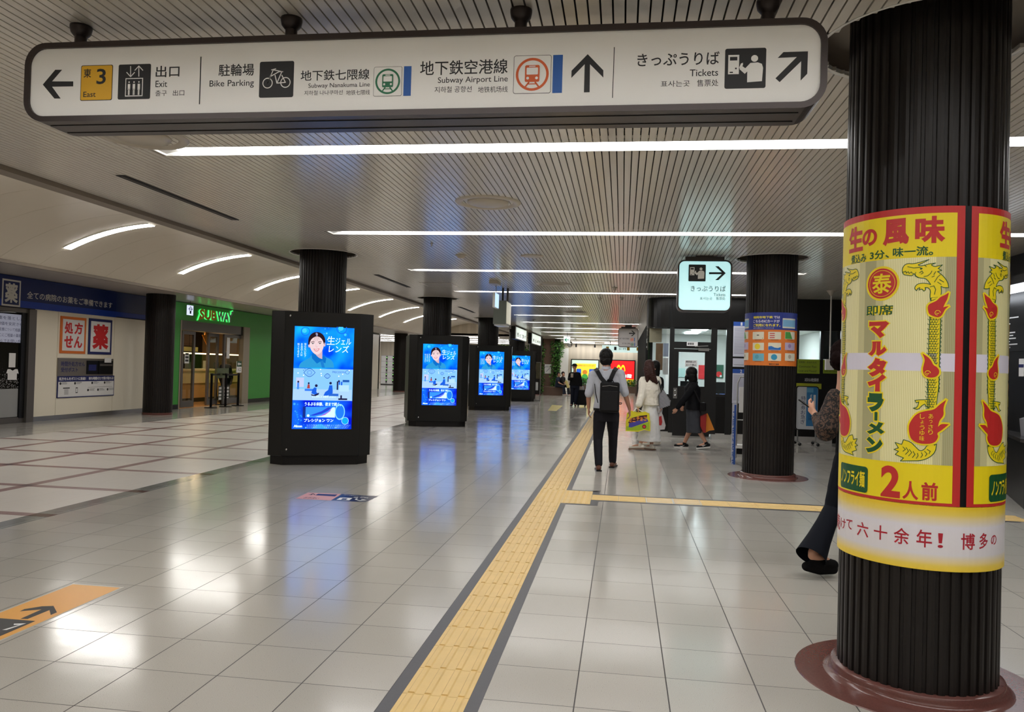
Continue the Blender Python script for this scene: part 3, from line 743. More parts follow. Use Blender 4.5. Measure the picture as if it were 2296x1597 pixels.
# interior
si = MB(); Mwarm = mat('warm_interior_wall', (170, 140, 104), .6); Mwood = mat('shop_wood', (190, 148, 96), .4); Mdk = mat('shop_dark', (44, 36, 30), .5)
si.box((WX-4.6, 19.5, 0), (WX-4.5, 29.5, 2.9), Mdk); si.box((WX-4.6, 19.4, 0), (WX-.06, 19.5, 2.9), Mwarm); si.box((WX-4.6, 29.4, 0), (WX-.06, 29.5, 2.9), Mwarm); si.build('wall_shop_inner', kind='structure')
mb = MB(); mb.box((WX-4.6, 19.4, 2.72), (WX-.06, 29.5, 2.78), Mdk); mb.build('ceiling_shop', kind='structure')
mb = MB(); mb.box((WX-4.5, 19.5, 0.0), (WX-.1, 29.4, .004), mat('shop_floor', (196, 150, 100), .12)); mb.build('floor_shop', kind='structure')
ct = thing('shop_counter', (WX-1.7, 24, 0), 'warm lit sandwich counter with glass guard seen through the shop doors', 'counter')
CX = WX-1.5; mb = MB(); mb.box((CX-.7, 20.4, .14), (CX, 28.2, .62), Mwood); mb.box((CX-.7, 20.4, .62), (CX+.02, 28.2, 1.02), mat('counter_cream', (224, 200, 150), .35)); mb.box((CX-.7, 20.4, .0), (CX-.03, 28.2, .14), Mdk); mb.build('counter_body', ct)
mb = MB(); mb.box((CX-.75, 20.4, 1.02), (CX+.05, 28.2, 1.08), mat('counter_top', (236, 214, 170), .25)); mb.build('counter_top', ct)
mb = MB(); mb.box((CX-.02, 21.5, 1.08), (CX-.01, 28.0, 1.55), M_glass); mb.box((CX-.4, 21.5, 1.545), (CX-.01, 28.0, 1.555), M_glass); mb.build('glass_guard', ct)
mb = MB(); mb.box((CX-.08, 21.5, 1.56), (CX-.02, 28.0, 1.60), glow('warm_tube', (255, 214, 160), 5)); mb.build('light_bar', ct)
for i, (a, c_) in enumerate([(22.2, 'e8e4da'), (22.9, '4f8a40'), (23.8, '8a8a86'), (24.9, 'c8c4bc'), (25.6, '3a3a38')]):
    mb = MB(); mb.cyl((CX-.3, a), .09, 1.08, 1.30+.05*(i % 2), mat('jar_'+c_, c_, .3)); mb.build('food_container', None, ['cream food tub on the sandwich counter, leftmost', 'green food tub on the sandwich counter', 'grey food tub on the sandwich counter', 'pale food tub on the sandwich counter behind the door post', 'dark food tub on the sandwich counter, farthest'][i], 'container', 'tubs on the sandwich counter')
mb = MB(); mb.box((WX-4.45, 20.5, 1.9), (WX-4.4, 28.5, 2.4), mat('menu_board', (60, 44, 34), .5, emit=(120, 80, 50), es=.25)); mb.box((WX-4.4, 21.0, 2.14), (WX-4.38, 24.5, 2.22), glow('blue_menu_light', (40, 60, 220), 1.2)); mb.box((WX-4.4, 25, 2.12), (WX-4.38, 27.2, 2.22), glow('red_menu_light', (240, 90, 90), 1.2)); mb.build('menu_board', None, 'dark menu board with blue and red strips on the back wall of the shop', 'menu board')
mb = MB(); u0, v0, u1, v1 = bpx(408, 778, 446, 788, WX-1.3); mb.box((WX-1.36, u0, v0), (WX-1.33, u1, v1), mat('yellow_board', (214, 196, 120), .5)); mb.tube([(WX-1.34, (u0+u1)/2, v1), (WX-1.34, (u0+u1)/2, 2.72)], .006, M_black); mb.build('hanging_board', None, 'pale yellow hanging board above the sandwich counter', 'sign')
c = PX(464, 752, WX-.6); mb = MB(); mb.prismx([(c.y-.02, c.z-.30), (c.y+.26, c.z), (c.y+.13, c.z), (c.y+.22, c.z+.16), (c.y+.3, c.z+.22), (c.y-.12, c.z+.22), (c.y-.15, c.z), (c.y-.30, c.z)], lambda a, b, k: (WX-.6+k, a, b), mat('arrow_orange', (224, 140, 30), .5), .02)
mb.tube([(WX-.59, c.y, c.z+.2), (WX-.59, c.y, 2.72)], .006, M_black); mb.build('hanging_arrow', None, 'orange curved arrow hanging inside the shop doorway', 'sign')
for i, (dx, yy) in enumerate(((-.8, 21.6), (-.8, 25.4), (-2.6, 21.6), (-2.6, 25.4))):
    mb = MB(); mb.box((WX+dx-.15, yy-.6, 2.69), (WX+dx+.15, yy+.6, 2.715), glow('shop_light', (255, 222, 176), 30)); mb.build('shop_light', None, ['warm lamp over the counter just inside the left shop door', 'warm lamp over the counter inside the right shop door', 'warm lamp at the back left of the sandwich shop', 'warm lamp at the back right of the sandwich shop'][i], 'ceiling light', 'warm lamps inside the sandwich shop')
# letters of the shop
sg = thing('sandwich_shop_sign', (WX, 22.2, 2.6), 'backlit SUBWAY lettering with green glow on the green shop wall', 'shop sign')
u0, v0, u1, v1 = bpx(446, 697, 521, 727, WX+.05); v0, v1 = 2.57, 2.86; W = u1-u0
Mh = glow('green_halo', (70, 255, 110), 1.7)
vs, fs = text_polys('SUBWAY', .0); 
A = Art(xwallfn(WX+.035)); A.text('SUB', u0, v0, u0+W*.49, v1, Mh, 1, .075); A.text('WAY', u0+W*.50, v0, u1, v1, Mh, 1, .075)
A.poly([(u0-.09, v0-.06), (u0+.1, v0-.01), (u0+.1, v0+.08), (u0-.0, v0+.1)], Mh, 1); A.poly([(u1-.1, v1-.05), (u1+.1, v1+.06), (u1+.04, v1+.1), (u1-.12, v1+.06)], Mh, 1); A.done('halo', sg)
My, Mgr = mat('sign_yellow_face', (214, 150, 24), .4), mat('sign_grey_face', (150, 160, 156), .4)
A = Art(xwallfn(WX+.07)); A.text('SUB', u0, v0, u0+W*.49, v1, My, 1, .055); A.poly([(u0-.07, v0-.05), (u0+.12, v0+.0), (u0+.12, v0+.06), (u0+.0, v0+.08)], My, 1); A.done('yellow_letters', sg)
A.text('WAY', u0+W*.50, v0, u1, v1, Mgr, 1, .055); A.poly([(u1-.1, v1-.03), (u1+.08, v1+.06), (u1+.03, v1+.08), (u1-.12, v1+.04)], Mgr, 1); A.done('grey_letters', sg)
u0, v0, u1, v1 = bpx(421, 685, 433.5, 707, WX+.4); t = thing('exit_direction_sign', (WX+.4, 20.5, 2.6), 'small white lit sign hanging left of the shop lettering', 'sign')
mb = MB(); mb.box((WX+.37, u0, v0), (WX+.40, u1, v1), glow('small_sign_light', (220, 228, 255), 1.1)); mb.build('panel', t); mb = MB(); mb.tube([(WX+.385, (u0+u1)/2, v1), (WX+.385, (u0+u1)/2, 2.99)], .006, M_black); mb.build('rod', t)
A = Art(xwallfn(WX+.4)); um = (u0+u1)/2; A.ring(um, v1-.10, .05, .07, M_navy, 1, 16); A.line([(u0+.04, v1-.1), (u1-.04, v1-.1)], .02, M_navy, 1); A.rect(um-.04, v0+.04, um+.04, v0+.12, M_navy, 1); A.done('symbol', t)
# queue barrier posts
pp = None
for i, (px_, py_) in enumerate([(472.5, 915), (496, 908), (505, 912.5), (533, 910)]):
    b = PZ(px_, py_)
    if pp is None:
        pp = t = empty('queue_barrier_post'); m_ = MB(); m_.cyl((0, 0), .18, 0, .015, M_blackm, 28); m_.build('base', t); m_ = MB(); m_.cyl((0, 0), .034, .015, .96, M_blackm, 16); m_.build('pole', t); m_ = MB(); m_.cyl((0, 0), .042, .96, 1.0, M_black, 16); m_.build('cap', t)
    else: t = copy_tree(pp)
    t.location = b; tag(t, ['leftmost black queue barrier post in front of the shop doors', 'black queue barrier post set back between the others', 'black queue barrier post, third from the left', 'rightmost black queue barrier post, carrying the entrance notice'][i], 'barrier post', 'queue barrier posts')
pB = [PZ(*p) for p in [(472.5, 915), (496, 908), (505, 912.5), (533, 910)]]
for i, (a, b) in enumerate([(0, 1), (1, 2), (2, 3)]):
    m_ = MB(); m_.bar((pB[a].x, pB[a].y, .955), (pB[b].x, pB[b].y, .955), .012, .05, M_black); m_.build('belt', None, ['black belt between the two left queue posts', 'short black belt between the middle queue posts', 'black belt between the two right queue posts'][i], 'belt', 'queue belts')
t = thing('entrance_notice', (pB[3].x, pB[3].y, 1.0), 'small green and white entrance arrow notice on the rightmost queue post', 'sign'); b = pB[3]
mb = MB(); mb.box((b.x-.01, b.y-.15, 1.02), (b.x+.01, b.y+.15, 1.37), M_paper); mb.build('board', t)
A = Art(xwallfn(b.x+.01)); A.rect(b.y-.15, 1.20, b.y+.15, 1.37, mat('notice_green', (34, 74, 50), .5), 1); A.poly([(b.y-.11, 1.285), (b.y-.02, 1.34), (b.y-.02, 1.305), (b.y+.11, 1.305), (b.y+.11, 1.265), (b.y-.02, 1.265), (b.y-.02, 1.23)], M_paper, 2); A.text('入口', b.y-.10, 1.06, b.y+.10, 1.17, M_ink, 1, .02); A.done('lettering', t)

# coin lockers far left
lk = None
for i, (x_, n_) in enumerate([(PX(846, 830, -16).x, 0)]): pass
LY = 50.5
def locker(xa, xb, label):
    t = thing('coin_lockers', ((xa+xb)/2, LY, 0), label, 'lockers', 'coin lockers'); z1 = P(860, 797, LY).z
    m_ = MB(); m_.box((xa, LY, .06), (xb, LY+.6, z1), mat('locker_body', (150, 150, 150), .4)); m_.box((xa, LY+.02, 0), (xb, LY+.6, .06), M_black); m_.build('cabinet', t)
    nc = 2; nr = 5; w_ = (xb-xa)/nc; h_ = (z1-.10)/nr
    for c_ in range(nc):
        for r_ in range(nr):
            a, b = xa+c_*w_+.015, .09+r_*h_; m_ = MB(); m_.box((a, LY-.02, b), (a+w_*.72, LY, b+h_-.02), mat('locker_door', (200, 200, 200), .35)); d = m_.build('locker_door', t)
            m_ = MB(); m_.box((a+w_*.78, LY-.025, b+h_*.2), (a+w_*.92, LY, b+h_*.9), M_black); m_.box((a+w_*.8, LY-.028, b+h_*.62), (a+w_*.9, LY-.025, b+h_*.72), glow('locker_led', (150, 255, 120), 2.5)); m_.build('lock_unit', t)
xs = [P(px_, 830, LY).x for px_ in (854, 884, 913, 943)]
locker(xs[0], xs[1]-.03, 'grey coin lockers with green lights, left of the slim far column'); locker(xs[2]+.1, xs[3], 'grey coin lockers mostly hidden behind the second kiosk')
# ================================================================ BIG HANGING SIGN
SY0, SY1 = 3.37, 3.585; K_ = 3.37/3.48
M_face = mat('sign_face', (248, 247, 243), .38, spec=.4); M_frame = mat('sign_frame_brown', (62, 54, 52), .34, .4)
sg = thing('wayfinding_sign', (-1.03, 3.478, 2.52), 'long white hanging wayfinding sign with dark frame and arrows across the top of the photo', 'sign')
X0, X1, Z0, Z1 = -2.955*K_, .832*K_, CAM_H+(2.562-CAM_H)*K_, CAM_H+(2.951-CAM_H)*K_
def rr(x0, z0, x1, z1, r, n=8):
    return [(cx+r*math.cos(a+PI/2*i/n), cz+r*math.sin(a+PI/2*i/n)) for cx, cz, a in ((x1-r, z1-r, 0), (x0+r, z1-r, PI/2), (x0+r, z0+r, PI), (x1-r, z0+r, 1.5*PI)) for i in range(n+1)]
def frame_ring(mb, o, i, y0, y1, m):
    n = len(o); vs = [(a, y0, b) for a, b in o]+[(a, y0, b) for a, b in i]+[(a, y1, b) for a, b in o]+[(a, y1, b) for a, b in i]; fs = []
    for k in range(n):
        j = (k+1) % n; fs += [(k, j, n+j, n+k), (2*n+k, 3*n+k, 3*n+j, 2*n+j), (k, 2*n+k, 2*n+j, j), (n+k, n+j, 3*n+j, 3*n+k)]
    mb.add(vs, fs, m)
mb = MB(); frame_ring(mb, rr(X0, Z0, X1, Z1, .105), rr(X0+.026, Z0+.026, X1-.026, Z1-.026, .08), SY0-.012, SY1+.012, M_frame)
for y_ in (SY0+.05, SY1-.05): mb.box((X0+.1, y_-.003, Z0-.003), (X1-.1, y_+.003, Z0+.001), M_black)
mb.build('frame', sg)
mb = MB(); mb.prismx(rr(X0+.024, Z0+.024, X1-.024, Z1-.024, .08), lambda a, b, c: (a, SY0+c, b), M_face, SY1-SY0); mb.build('face_panel', sg)
for i, x_ in enumerate(PZ(a_, b_, ZC).x for a_, b_ in ((183, 60), (654, 42), (1170, 28), (1722, 4))):
    mb = MB(); mb.cyl((x_, 3.478), .028, Z1, ZC-.02, M_frame, 16); mb.lathe([(.028, -.055), (.045, -.035), (.05, -.012), (.05, 0), (0, 0)], M_frame, (x_, 3.478, ZC), 20); mb.build('hanger_post', sg)
A = Art(wallfn(SY0))
def T(s, *b, m=None, bold=0.0, w=1): A.text(s, *bp(*b, SY0), m or M_ink, w, bold)
def PL(pts, m, w=1): A.poly(flat(pts, SY0), m, w)
Z1s = lambda x, y: (40+x/2.4957, 20+y/2.4967)      # crops used for measuring
Z2s = lambda x, y: (920+x/2.3429, y/2.3438)
def B1(x0, y0, x1, y1): return (*Z1s(x0, y0), *Z1s(x1, y1))
def B2(x0, y0, x1, y1): return (*Z2s(x0, y0), *Z2s(x1, y1))
PL([Z1s(*p) for p in [(140, 424), (210, 341), (248, 341), (192, 406), (310, 406), (310, 434), (192, 436), (240, 502), (205, 502)]], M_ink); A.done('left_arrow', sg)
M_yel = mat('exit_yellow', (232, 178, 28), .45)
b = bp(*B1(352, 315, 530, 513), SY0); A.rrect(*b, .008, M_ink, 1); q = .003; A.rrect(b[0]+q, b[1]+q, b[2]-q, b[3]-q, .007, M_yel, 2)
T('東', *B1(370, 336, 412, 386), w=3, bold=.012); T('3', *B1(442, 336, 494, 422), w=3, bold=.014); T('East', *B1(368, 464, 437, 494), w=3, bold=.006); A.done('exit_number_plate', sg)
b = bp(*B1(562, 310, 743, 506), SY0); A.rrect(*b, .008, M_ink, 1)
b = bp(*B1(602, 388, 700, 490), SY0); A.rect(*b, M_face, 2); A.rect(b[0]+.004, b[1]+.004, b[2]-.004, b[3]-.004, M_ink, 3); u0, v0, u1, v1 = b
for i in range(3):
    c_ = u0+(u1-u0)*(.22+.28*i); A.disc(c_, v0+(v1-v0)*.78, .0038, M_face, 4, 12); A.rect(c_-.0062, v0+(v1-v0)*.35, c_+.0062, v0+(v1-v0)*.68, M_face, 4); A.rect(c_-.0042, v0+.006, c_-.0006, v0+(v1-v0)*.4, M_face, 4); A.rect(c_+.0006, v0+.006, c_+.0042, v0+(v1-v0)*.4, M_face, 4)
for up, xa in ((0, 632), (1, 678)):
    f_ = (lambda pts: flat([Z1s(xa+a, (350+b_) if not up else (350-b_)) for a, b_ in pts], SY0)); A.line(f_([(0, -28), (0, 28)]), .0042, M_face, 2); A.line(f_([(-22, 6), (0, 30)]), .0042, M_face, 2); A.line(f_([(22, 6), (0, 30)]), .0042, M_face, 2)
A.done('lift_pictogram', sg)
T('出口', *B1(772, 318, 905, 382), bold=.012); T('Exit', *B1(771, 402, 836, 438), bold=.004); T('출구', *B1(770, 456, 834, 488)); T('出口', *B1(868, 454, 932, 486)); A.done('lettering', sg)
b = bp(*B1(1018, 268, 1024, 534), SY0); A.rect(*b, M_ink, 1); A.done('divider_line', sg)
T('駐輪場', *B1(1124, 308, 1322, 376), bold=.010); T('Bike Parking', *B1(1073, 398, 1321, 444), bold=.003); A.done('lettering', sg)
b = bp(*B1(1352, 294, 1544, 496), SY0); A.rrect(*b, .009, M_ink, 1)
def zl(pts): return flat([Z1s(*p) for p in pts], SY0)
for cx in ((1398, 416), (1498, 412)): (u, v), = zl([cx]); A.ring(u, v, .0205, .0245, M_face, 2, 32, 1)
for l in ([(1398, 416), (1430, 342), (1472, 350)], [(1420, 342), (1444, 336)], [(1412, 380), (1462, 352)], [(1450, 416), (1478, 352)], [(1450, 416), (1498, 412)], [(1450, 416), (1440, 372)], [(1462, 352), (1484, 352)], [(1478, 372), (1498, 412)], [(1398, 416), (1416, 372)]): A.line(zl(l), .0042, M_face, 2)
A.done('bicycle_pictogram', sg)
T('地下鉄七隈線', *B1(1583, 340, 1968, 400), bold=.008); T('Subway Nanakuma Line', *B1(1626, 414, 1970, 446), bold=.002); T('지하철 나나쿠마선', *B1(1603, 456, 1818, 482)); T('地铁七隈线', *B1(1838, 454, 1970, 482)); A.done('lettering', sg)
M_sg, M_so, M_sb = mat('line_green', (28, 116, 78), .45), mat('line_orange', (222, 98, 40), .45), mat('line_blue', (24, 92, 176), .45)
def train(b, m):
    u0, v0, u1, v1 = b; W = u1-u0; H = v1-v0; c_, d = (u0+u1)/2, (v0+v1)/2; R_ = W*.42
    A.rrect(u0, v0, u1, v1, W*.06, M_ink, 1); e = W*.012; A.rrect(u0+e, v0+e, u1-e, v1-e, W*.05, M_face, 2); A.ring(c_, d, R_*.88, R_*1.04, m, 3, 40)
    A.rrect(c_-R_*.46, d-R_*.48, c_+R_*.46, d+R_*.58, R_*.1, m, 4); A.rrect(c_-R_*.36, d-R_*.02, c_+R_*.36, d+R_*.42, R_*.05, M_face, 5); A.rect(c_-R_*.2, d+R_*.47, c_+R_*.2, d+R_*.53, M_face, 5)
    for s_ in (-1, 1): A.disc(c_+s_*R_*.28, d-R_*.24, R_*.09, M_face, 5, 12); A.line([(c_+s_*R_*.2, d-R_*.5), (c_+s_*R_*.4, d-R_*.76)], R_*.1, m, 4)
    A.rect(c_-R_*.3, d-R_*.64, c_+R_*.3, d-R_*.58, m, 4)
train(bp(*B1(1991, 324, 2150, 489), SY0), M_sg); A.rect(*bp(*B1(2159, 321, 2201, 487), SY0), M_sb, 1); A.done('green_train_pictogram', sg)
T('地下鉄空港線', *B2(52, 315, 512, 392), bold=.008); T('Subway Airport Line', *B2(145, 402, 512, 442), bold=.002); T('지하철 공항선', *B2(128, 454, 322, 486)); T('地铁机场线', *B2(356, 454, 512, 486)); A.done('lettering', sg)
train(bp(*B2(542, 291, 740, 492), SY0), M_so); A.rect(*bp(*B2(748, 289, 799, 489), SY0), M_sb, 1); A.done('orange_train_pictogram', sg)
PL([Z2s(*p) for p in [(932, 285), (1014, 370), (1014, 408), (944, 338), (942, 485), (912, 486), (916, 338), (846, 410), (847, 372)]], M_ink); A.done('up_arrow', sg)
A.poly(flat([Z2s(*p) for p in [(1070, 248), (1074, 248), (1064, 515), (1060, 515)]], SY0), M_ink, 1); A.done('divider_line', sg)
T('きっぷうりば', *B2(1193, 276, 1624, 344), bold=.010); T('Tickets', *B2(1468, 364, 1617, 400), bold=.004); T('표사는곳', *B2(1316, 424, 1468, 456)); T('售票处', *B2(1506, 418, 1618, 454)); A.done('lettering', sg)
def ticket(fn, b):
    u0, v0, u1, v1 = b; W = u1-u0; H = v1-v0; q = lambda a, c_: (u0+W*a, v0+H*c_)
    A.rrect(u0, v0, u1, v1, W*.05, M_ink, 1)
    for x0, y0, x1, y1, m, w_ in ((.08, .36, .345, .84, M_face, 2), (.12, .70, .30, .79, M_ink, 3), (.25, .48, .29, .52, M_ink, 3), (.12, .39, .2, .42, M_ink, 3)): A.rect(*q(x0, y0), *q(x1, y1), m, w_)
    A.disc(*q(.72, .74), W*.085, M_face, 2, 20); A.poly([q(*p) for p in [(.55, .15), (.91, .17), (.93, .5), (.90, .60), (.80, .64), (.62, .63), (.5, .5), (.42, .56), (.36, .48), (.49, .36), (.55, .42)]], M_face, 2)
    A.poly([q(*p) for p in [(.37, .48), (.44, .58), (.44, .64), (.39, .62), (.35, .52)]], M_face, 2)
ticket(None, bp(*B2(1652, 254, 1868, 465), SY0)); A.done('ticket_pictogram', sg)
PL([Z2s(*p) for p in [(1960, 274), (2089, 270), (2085, 388), (2050, 424), (2053, 322), (1940, 432), (1918, 412), (2030, 300), (1930, 305)]], M_ink); A.done('right_up_arrow', sg)

# ---------------------------------------------------------------- lit tickets sign and the far grey one
def small_sign(name, Y, px, label, lit):
    t = thing(name, ((P(px[0], px[1], Y).x+P(px[2], px[1], Y).x)/2, Y, P(px[0], px[3], Y).z), label, 'sign'); u0, v0, u1, v1 = bp(*px, Y); r_ = .09
    mb = MB(); frame_ring(mb, rr(u0, v0, u1, v1, r_, 6), rr(u0+.02, v0+.02, u1-.02, v1-.02, r_-.02, 6), Y-.01, Y+.21, M_frame); mb.build('frame', t)
    mf = mat('lit_face', (225, 240, 240), .3, emit=(170, 232, 236), es=.78) if lit else mat('unlit_face', (176, 172, 170), .4)
    mb = MB(); mb.prismx(rr(u0+.018, v0+.018, u1-.018, v1-.018, r_-.02, 6), lambda a, b, c: (a, Y+c, b), mf, .2); mb.build('face_panel', t)
    um = (u0+u1)/2; mb = MB(); mb.box((um-(u1-u0)*.36, Y+.03, v1), (um+(u1-u0)*.36, Y+.17, v1+.05), M_frame); mb.box((um-.12, Y+.06, v1+.05), (um+.12, Y+.14, ZC), M_frame); mb.build('hanger', t); return t
t = small_sign('tickets_sign', 11.0, (1519, 583, 1641, 699), 'glowing pale blue square tickets sign with right arrow hanging left of the card poster column', True)
TY = 11.0; A = Art(wallfn(TY)); Z4s = lambda x, y: (1440+x/2.852, 540+y/2.852)
def B4(x0, y0, x1, y1): return bp(*Z4s(x0, y0), *Z4s(x1, y1), TY)
ticket(None, B4(296, 152, 406, 260)); A.done('ticket_pictogram', t)
A.poly(flat([Z4s(*p) for p in [(427, 201), (508, 201), (466, 163), (488, 163), (534, 207), (487, 252), (466, 252), (508, 214), (427, 214)]], TY), M_ink, 1); A.done('right_arrow', t)
A.text('きっぷうりば', *B4(310, 288, 534, 324), M_ink, 1, .006); A.text('Tickets', *B4(456, 335, 532, 354), M_ink, 1, .002); A.text('표사는곳', *B4(368, 360, 448, 379), M_ink, 1); A.text('售票处', *B4(472, 360, 531, 379), M_ink, 1); A.done('lettering', t)
TY = 28.6; t = small_sign('subway_direction_sign', TY, (1386, 736, 1431, 779), 'small grey unlit subway direction sign with right arrow, above the woman in white', False)
A = Art(wallfn(TY)); Z3s = lambda x, y: (1200+x/4.698, 560+y/4.698)
A.poly(flat([Z3s(*p) for p in [(988, 876), (1035, 876), (1010, 853), (1025, 853), (1056, 882), (1024, 911), (1008, 911), (1034, 888), (988, 888)]], TY), M_ink, 1); A.done('right_arrow', t)
for s_, x0, y0, x1, y1 in (('地下鉄空港線', 888, 928, 990, 946), ('地下鉄七隈線', 915, 981, 1002, 996)): A.text(s_, *bp(*Z3s(x0, y0), *Z3s(x1, y1), TY), M_ink, 1)
A.done('lettering', t)
for cx, cy, m_ in ((1019, 948, M_so), (1022, 1000, M_sg)): (u, v), = flat([Z3s(cx, cy)], TY); A.ring(u, v, .042, .058, m_, 1, 20); A.rect(u-.02, v-.02, u+.02, v+.02, m_, 1); A.rect(u+.075, v-.06, u+.10, v+.07, M_sb, 1)
A.done('line_symbols', t)
# ---------------------------------------------------------------- hanging grey display box, side signs, exit arrow
t = thing('hanging_display_box', (-2.44, 15.7, 2.25), 'grey green box hanging on two poles below the ceiling, in front of the third column', 'display box')
BY = 15.6; u0, v0, u1, v1 = bp(1106, 674, 1135, 727, BY); mb = MB(); mb.box((u0, BY, v0), (u1, BY+.62, v1), mat('box_grey_green', (120, 128, 122), .35)); mb.build('case', t)
mb = MB(); mb.box((u1, BY+.02, v0+.02), (u1+.01, BY+.60, v1-.02), mat('box_side_light', (214, 212, 196), .3, emit=(220, 216, 196), es=.35)); A_ = None; mb.build('side_display', t)
for x_ in (-2.46, -2.36): mb = MB(); mb.cyl((x_, BY+.25), .022, v1, ZC, M_frame, 12); mb.build('pole', t)
mb = MB(); mb.box((u0+.02, BY+.02, v0-.03), (u1-.02, BY+.58, v0), M_white); mb.build('underside', t)
t = thing('blade_exit_sign', (-2.42, 14.6, 2.55), 'thin white sign seen edge on, hanging on a rod left of the grey box', 'sign')
BY = 14.5; u0, v0, u1, v1 = bp(1104.5, 655, 1114, 689, BY); mb = MB(); mb.box((u0, BY, v0), (u0+.045, BY+.45, v1), M_white); mb.box((u0+.045, BY+.01, v0+.01), (u0+.05, BY+.44, v1-.01), glow('blade_light', (190, 220, 255), 1.3)); mb.build('panel', t)
mb = MB(); mb.tube([(u0+.03, BY+.2, v1), (u0+.03, BY+.2, ZC-.04)], .008, M_steel); mb.box((u0-.06, BY-.1, ZC-.06), (u0+.10, BY+.35, ZC-.001), M_vent); mb.build('rod_and_mount', t)
def side_sign(ya, yb, label, words):
    X_ = -4.05; t = thing('lit_side_sign', (X_, (ya+yb)/2, 2.5), label, 'sign', 'lit side signs'); 
    mb = MB(); mb.box((X_-.18, ya-.25, 2.50), (X_-.02, yb+.05, 2.99), M_black); mb.build('case', t)
    mb = MB(); mb.box((X_-.02, ya, 2.53), (X_, yb, 2.96), mat('side_lit', (225, 235, 225), .3, emit=(226, 240, 232), es=.8)); mb.build('lit_panel', t)
    A = Art(xwallfn(X_)); n = 4
    for i, s_ in enumerate(words): a = ya+(yb-ya)*(i+.15)/n; A.text(s_, a, 2.6, a+(yb-ya)*.17, 2.75, M_ink, 1, .02)
    A.done('lettering', t)
    for s_ in (.3, .7): y_ = ya+(yb-ya)*s_; mb = MB(); mb.cyl((X_-.1, y_), .02, 2.99, ZC, M_black, 8); mb.build('hanger', t)
side_sign(29.8, 32.9, 'black cased lit sign facing the hall, nearer of two above the last kiosk', ['西', '出口', '3', '地下']); side_sign(35.2, 38.8, 'black cased lit sign facing the hall, farther of two above the last kiosk', ['東', '出口', '4', '階段'])
BY = 35.0; u0, v0, u1, v1 = bp(1264, 755, 1278, 769.5, BY); t = thing('exit_arrow_sign', ((u0+u1)/2, BY, v0), 'small white hanging sign with green left arrow far down the hall', 'sign')
mb = MB(); mb.box((u0, BY, v0), (u1, BY+.08, v1), mat('arrow_sign_face', (232, 240, 236), .3, emit=(225, 240, 236), es=.8)); mb.build('panel', t); um = (u0+u1)/2; vm = (v0+v1)/2
mb = MB(); mb.tube([(um, BY+.04, v1), (um, BY+.04, ZC)], .012, M_black); mb.build('rod', t); A = Art(wallfn(BY)); W = u1-u0
A.line([(um-W*.3, vm), (um+W*.32, vm)], .035, mat('arrow_green', (10, 130, 90), .5), 1); A.line([(um-W*.02, vm+W*.3), (um-W*.32, vm), (um-W*.02, vm-W*.3)], .035, mat('arrow_green'), 1); A.done('left_arrow', t)

# ---------------------------------------------------------------- floor stickers
t = thing('yellow_floor_sticker', (-3.1, 4.0, 0), 'yellow floor sticker with black arrow and number 7 plate at the lower left', 'floor sticker')
A = Art(floorfn); A.L = .0004; Zf = lambda x, y: (x/2.5511, 1020+y/2.5511)
fl = lambda pts: [(lambda p: (p.x, p.y))(PZ(*Zf(*p))) for p in pts]
FX0, FX1 = -3.335, -3.015; My2 = mat('floor_yellow', (226, 160, 52), .35)
A.rect(FX0-.012, 3.0, FX1+.012, 4.475, mat('sticker_margin', (176, 172, 160), .35), 1); A.rect(FX0, 3.0, FX1, 4.455, My2, 2); A.done('base_sheet', t)
A.poly(fl([(112, 897), (140, 884), (240, 868), (306, 866), (326, 903), (290, 918), (283, 890), (158, 941), (116, 940), (238, 886)]), M_ink, 3); A.done('arrow', t)
A.poly([(FX0+.0, 3.56), (FX0+.0, 3.80), (FX1-.04, 3.80), (FX1-.04, 3.45), (FX1-.12, 3.30), (FX0, 3.30)], M_ink, 3)
p7 = fl([(80, 968), (150, 966), (38, 1004), (12, 1004), (112, 975), (78, 976)]); A.poly(p7, M_paper, 4)
a, = fl([(4, 968)]); A.text('博多', a[0]-.06, 3.66, a[0]+.02, 3.70, M_paper, 4, .02); A.done('number_plate', t)
t = thing('small_yellow_sticker', (-2.5, 30, 0), 'small dull yellow floor sticker far down the hall beside the guide path', 'floor sticker')
A.poly([(lambda p: (p.x, p.y))(PZ(*c)) for c in ((1228, 921), (1238, 908), (1262, 910), (1247, 922))], mat('dull_yellow', (176, 160, 50), .35), 1); A.done('sheet', t)
t = thing('two_tone_floor_sticker', (-2.95, 8.0, 0), 'floor sticker in salmon and dark blue lying in front of the first kiosk', 'floor sticker')
q4 = lambda x, y: (lambda p: (p.x, p.y))(PZ(640+x/10.436, 1080+y/10.443))
A.poly([q4(230, 400), q4(530, 260), q4(1310, 290), q4(1060, 445)], mat('salmon', (222, 160, 138), .35), 1); A.done('salmon_half', t)
Mdn = mat('sticker_navy', (24, 34, 66), .3); A.poly([q4(1070, 440), q4(1330, 296), q4(2130, 340), q4(2165, 350), q4(1920, 470), q4(1800, 478)], Mdn, 1); A.done('navy_half', t)
A.poly([q4(700, 325), q4(765, 288), q4(1220, 308), q4(1160, 350)], M_navy, 2); A.poly([q4(1190, 428), q4(1280, 378), q4(1570, 388), q4(1490, 444)], M_paper, 2); A.poly([q4(1300, 425), q4(1340, 395), q4(1460, 400), q4(1410, 432)], Mdn, 3)
A.line([q4(550, 310), q4(650, 285), q4(690, 315)], .012, M_ink, 2); A.line([q4(650, 285), q4(590, 320)], .012, M_ink, 2); A.line([q4(1680, 400), q4(1640, 420), q4(1720, 445), q4(1870, 440)], .018, M_paper, 2); A.line([q4(1780, 415), q4(1880, 440), q4(1740, 455)], .018, M_paper, 2)
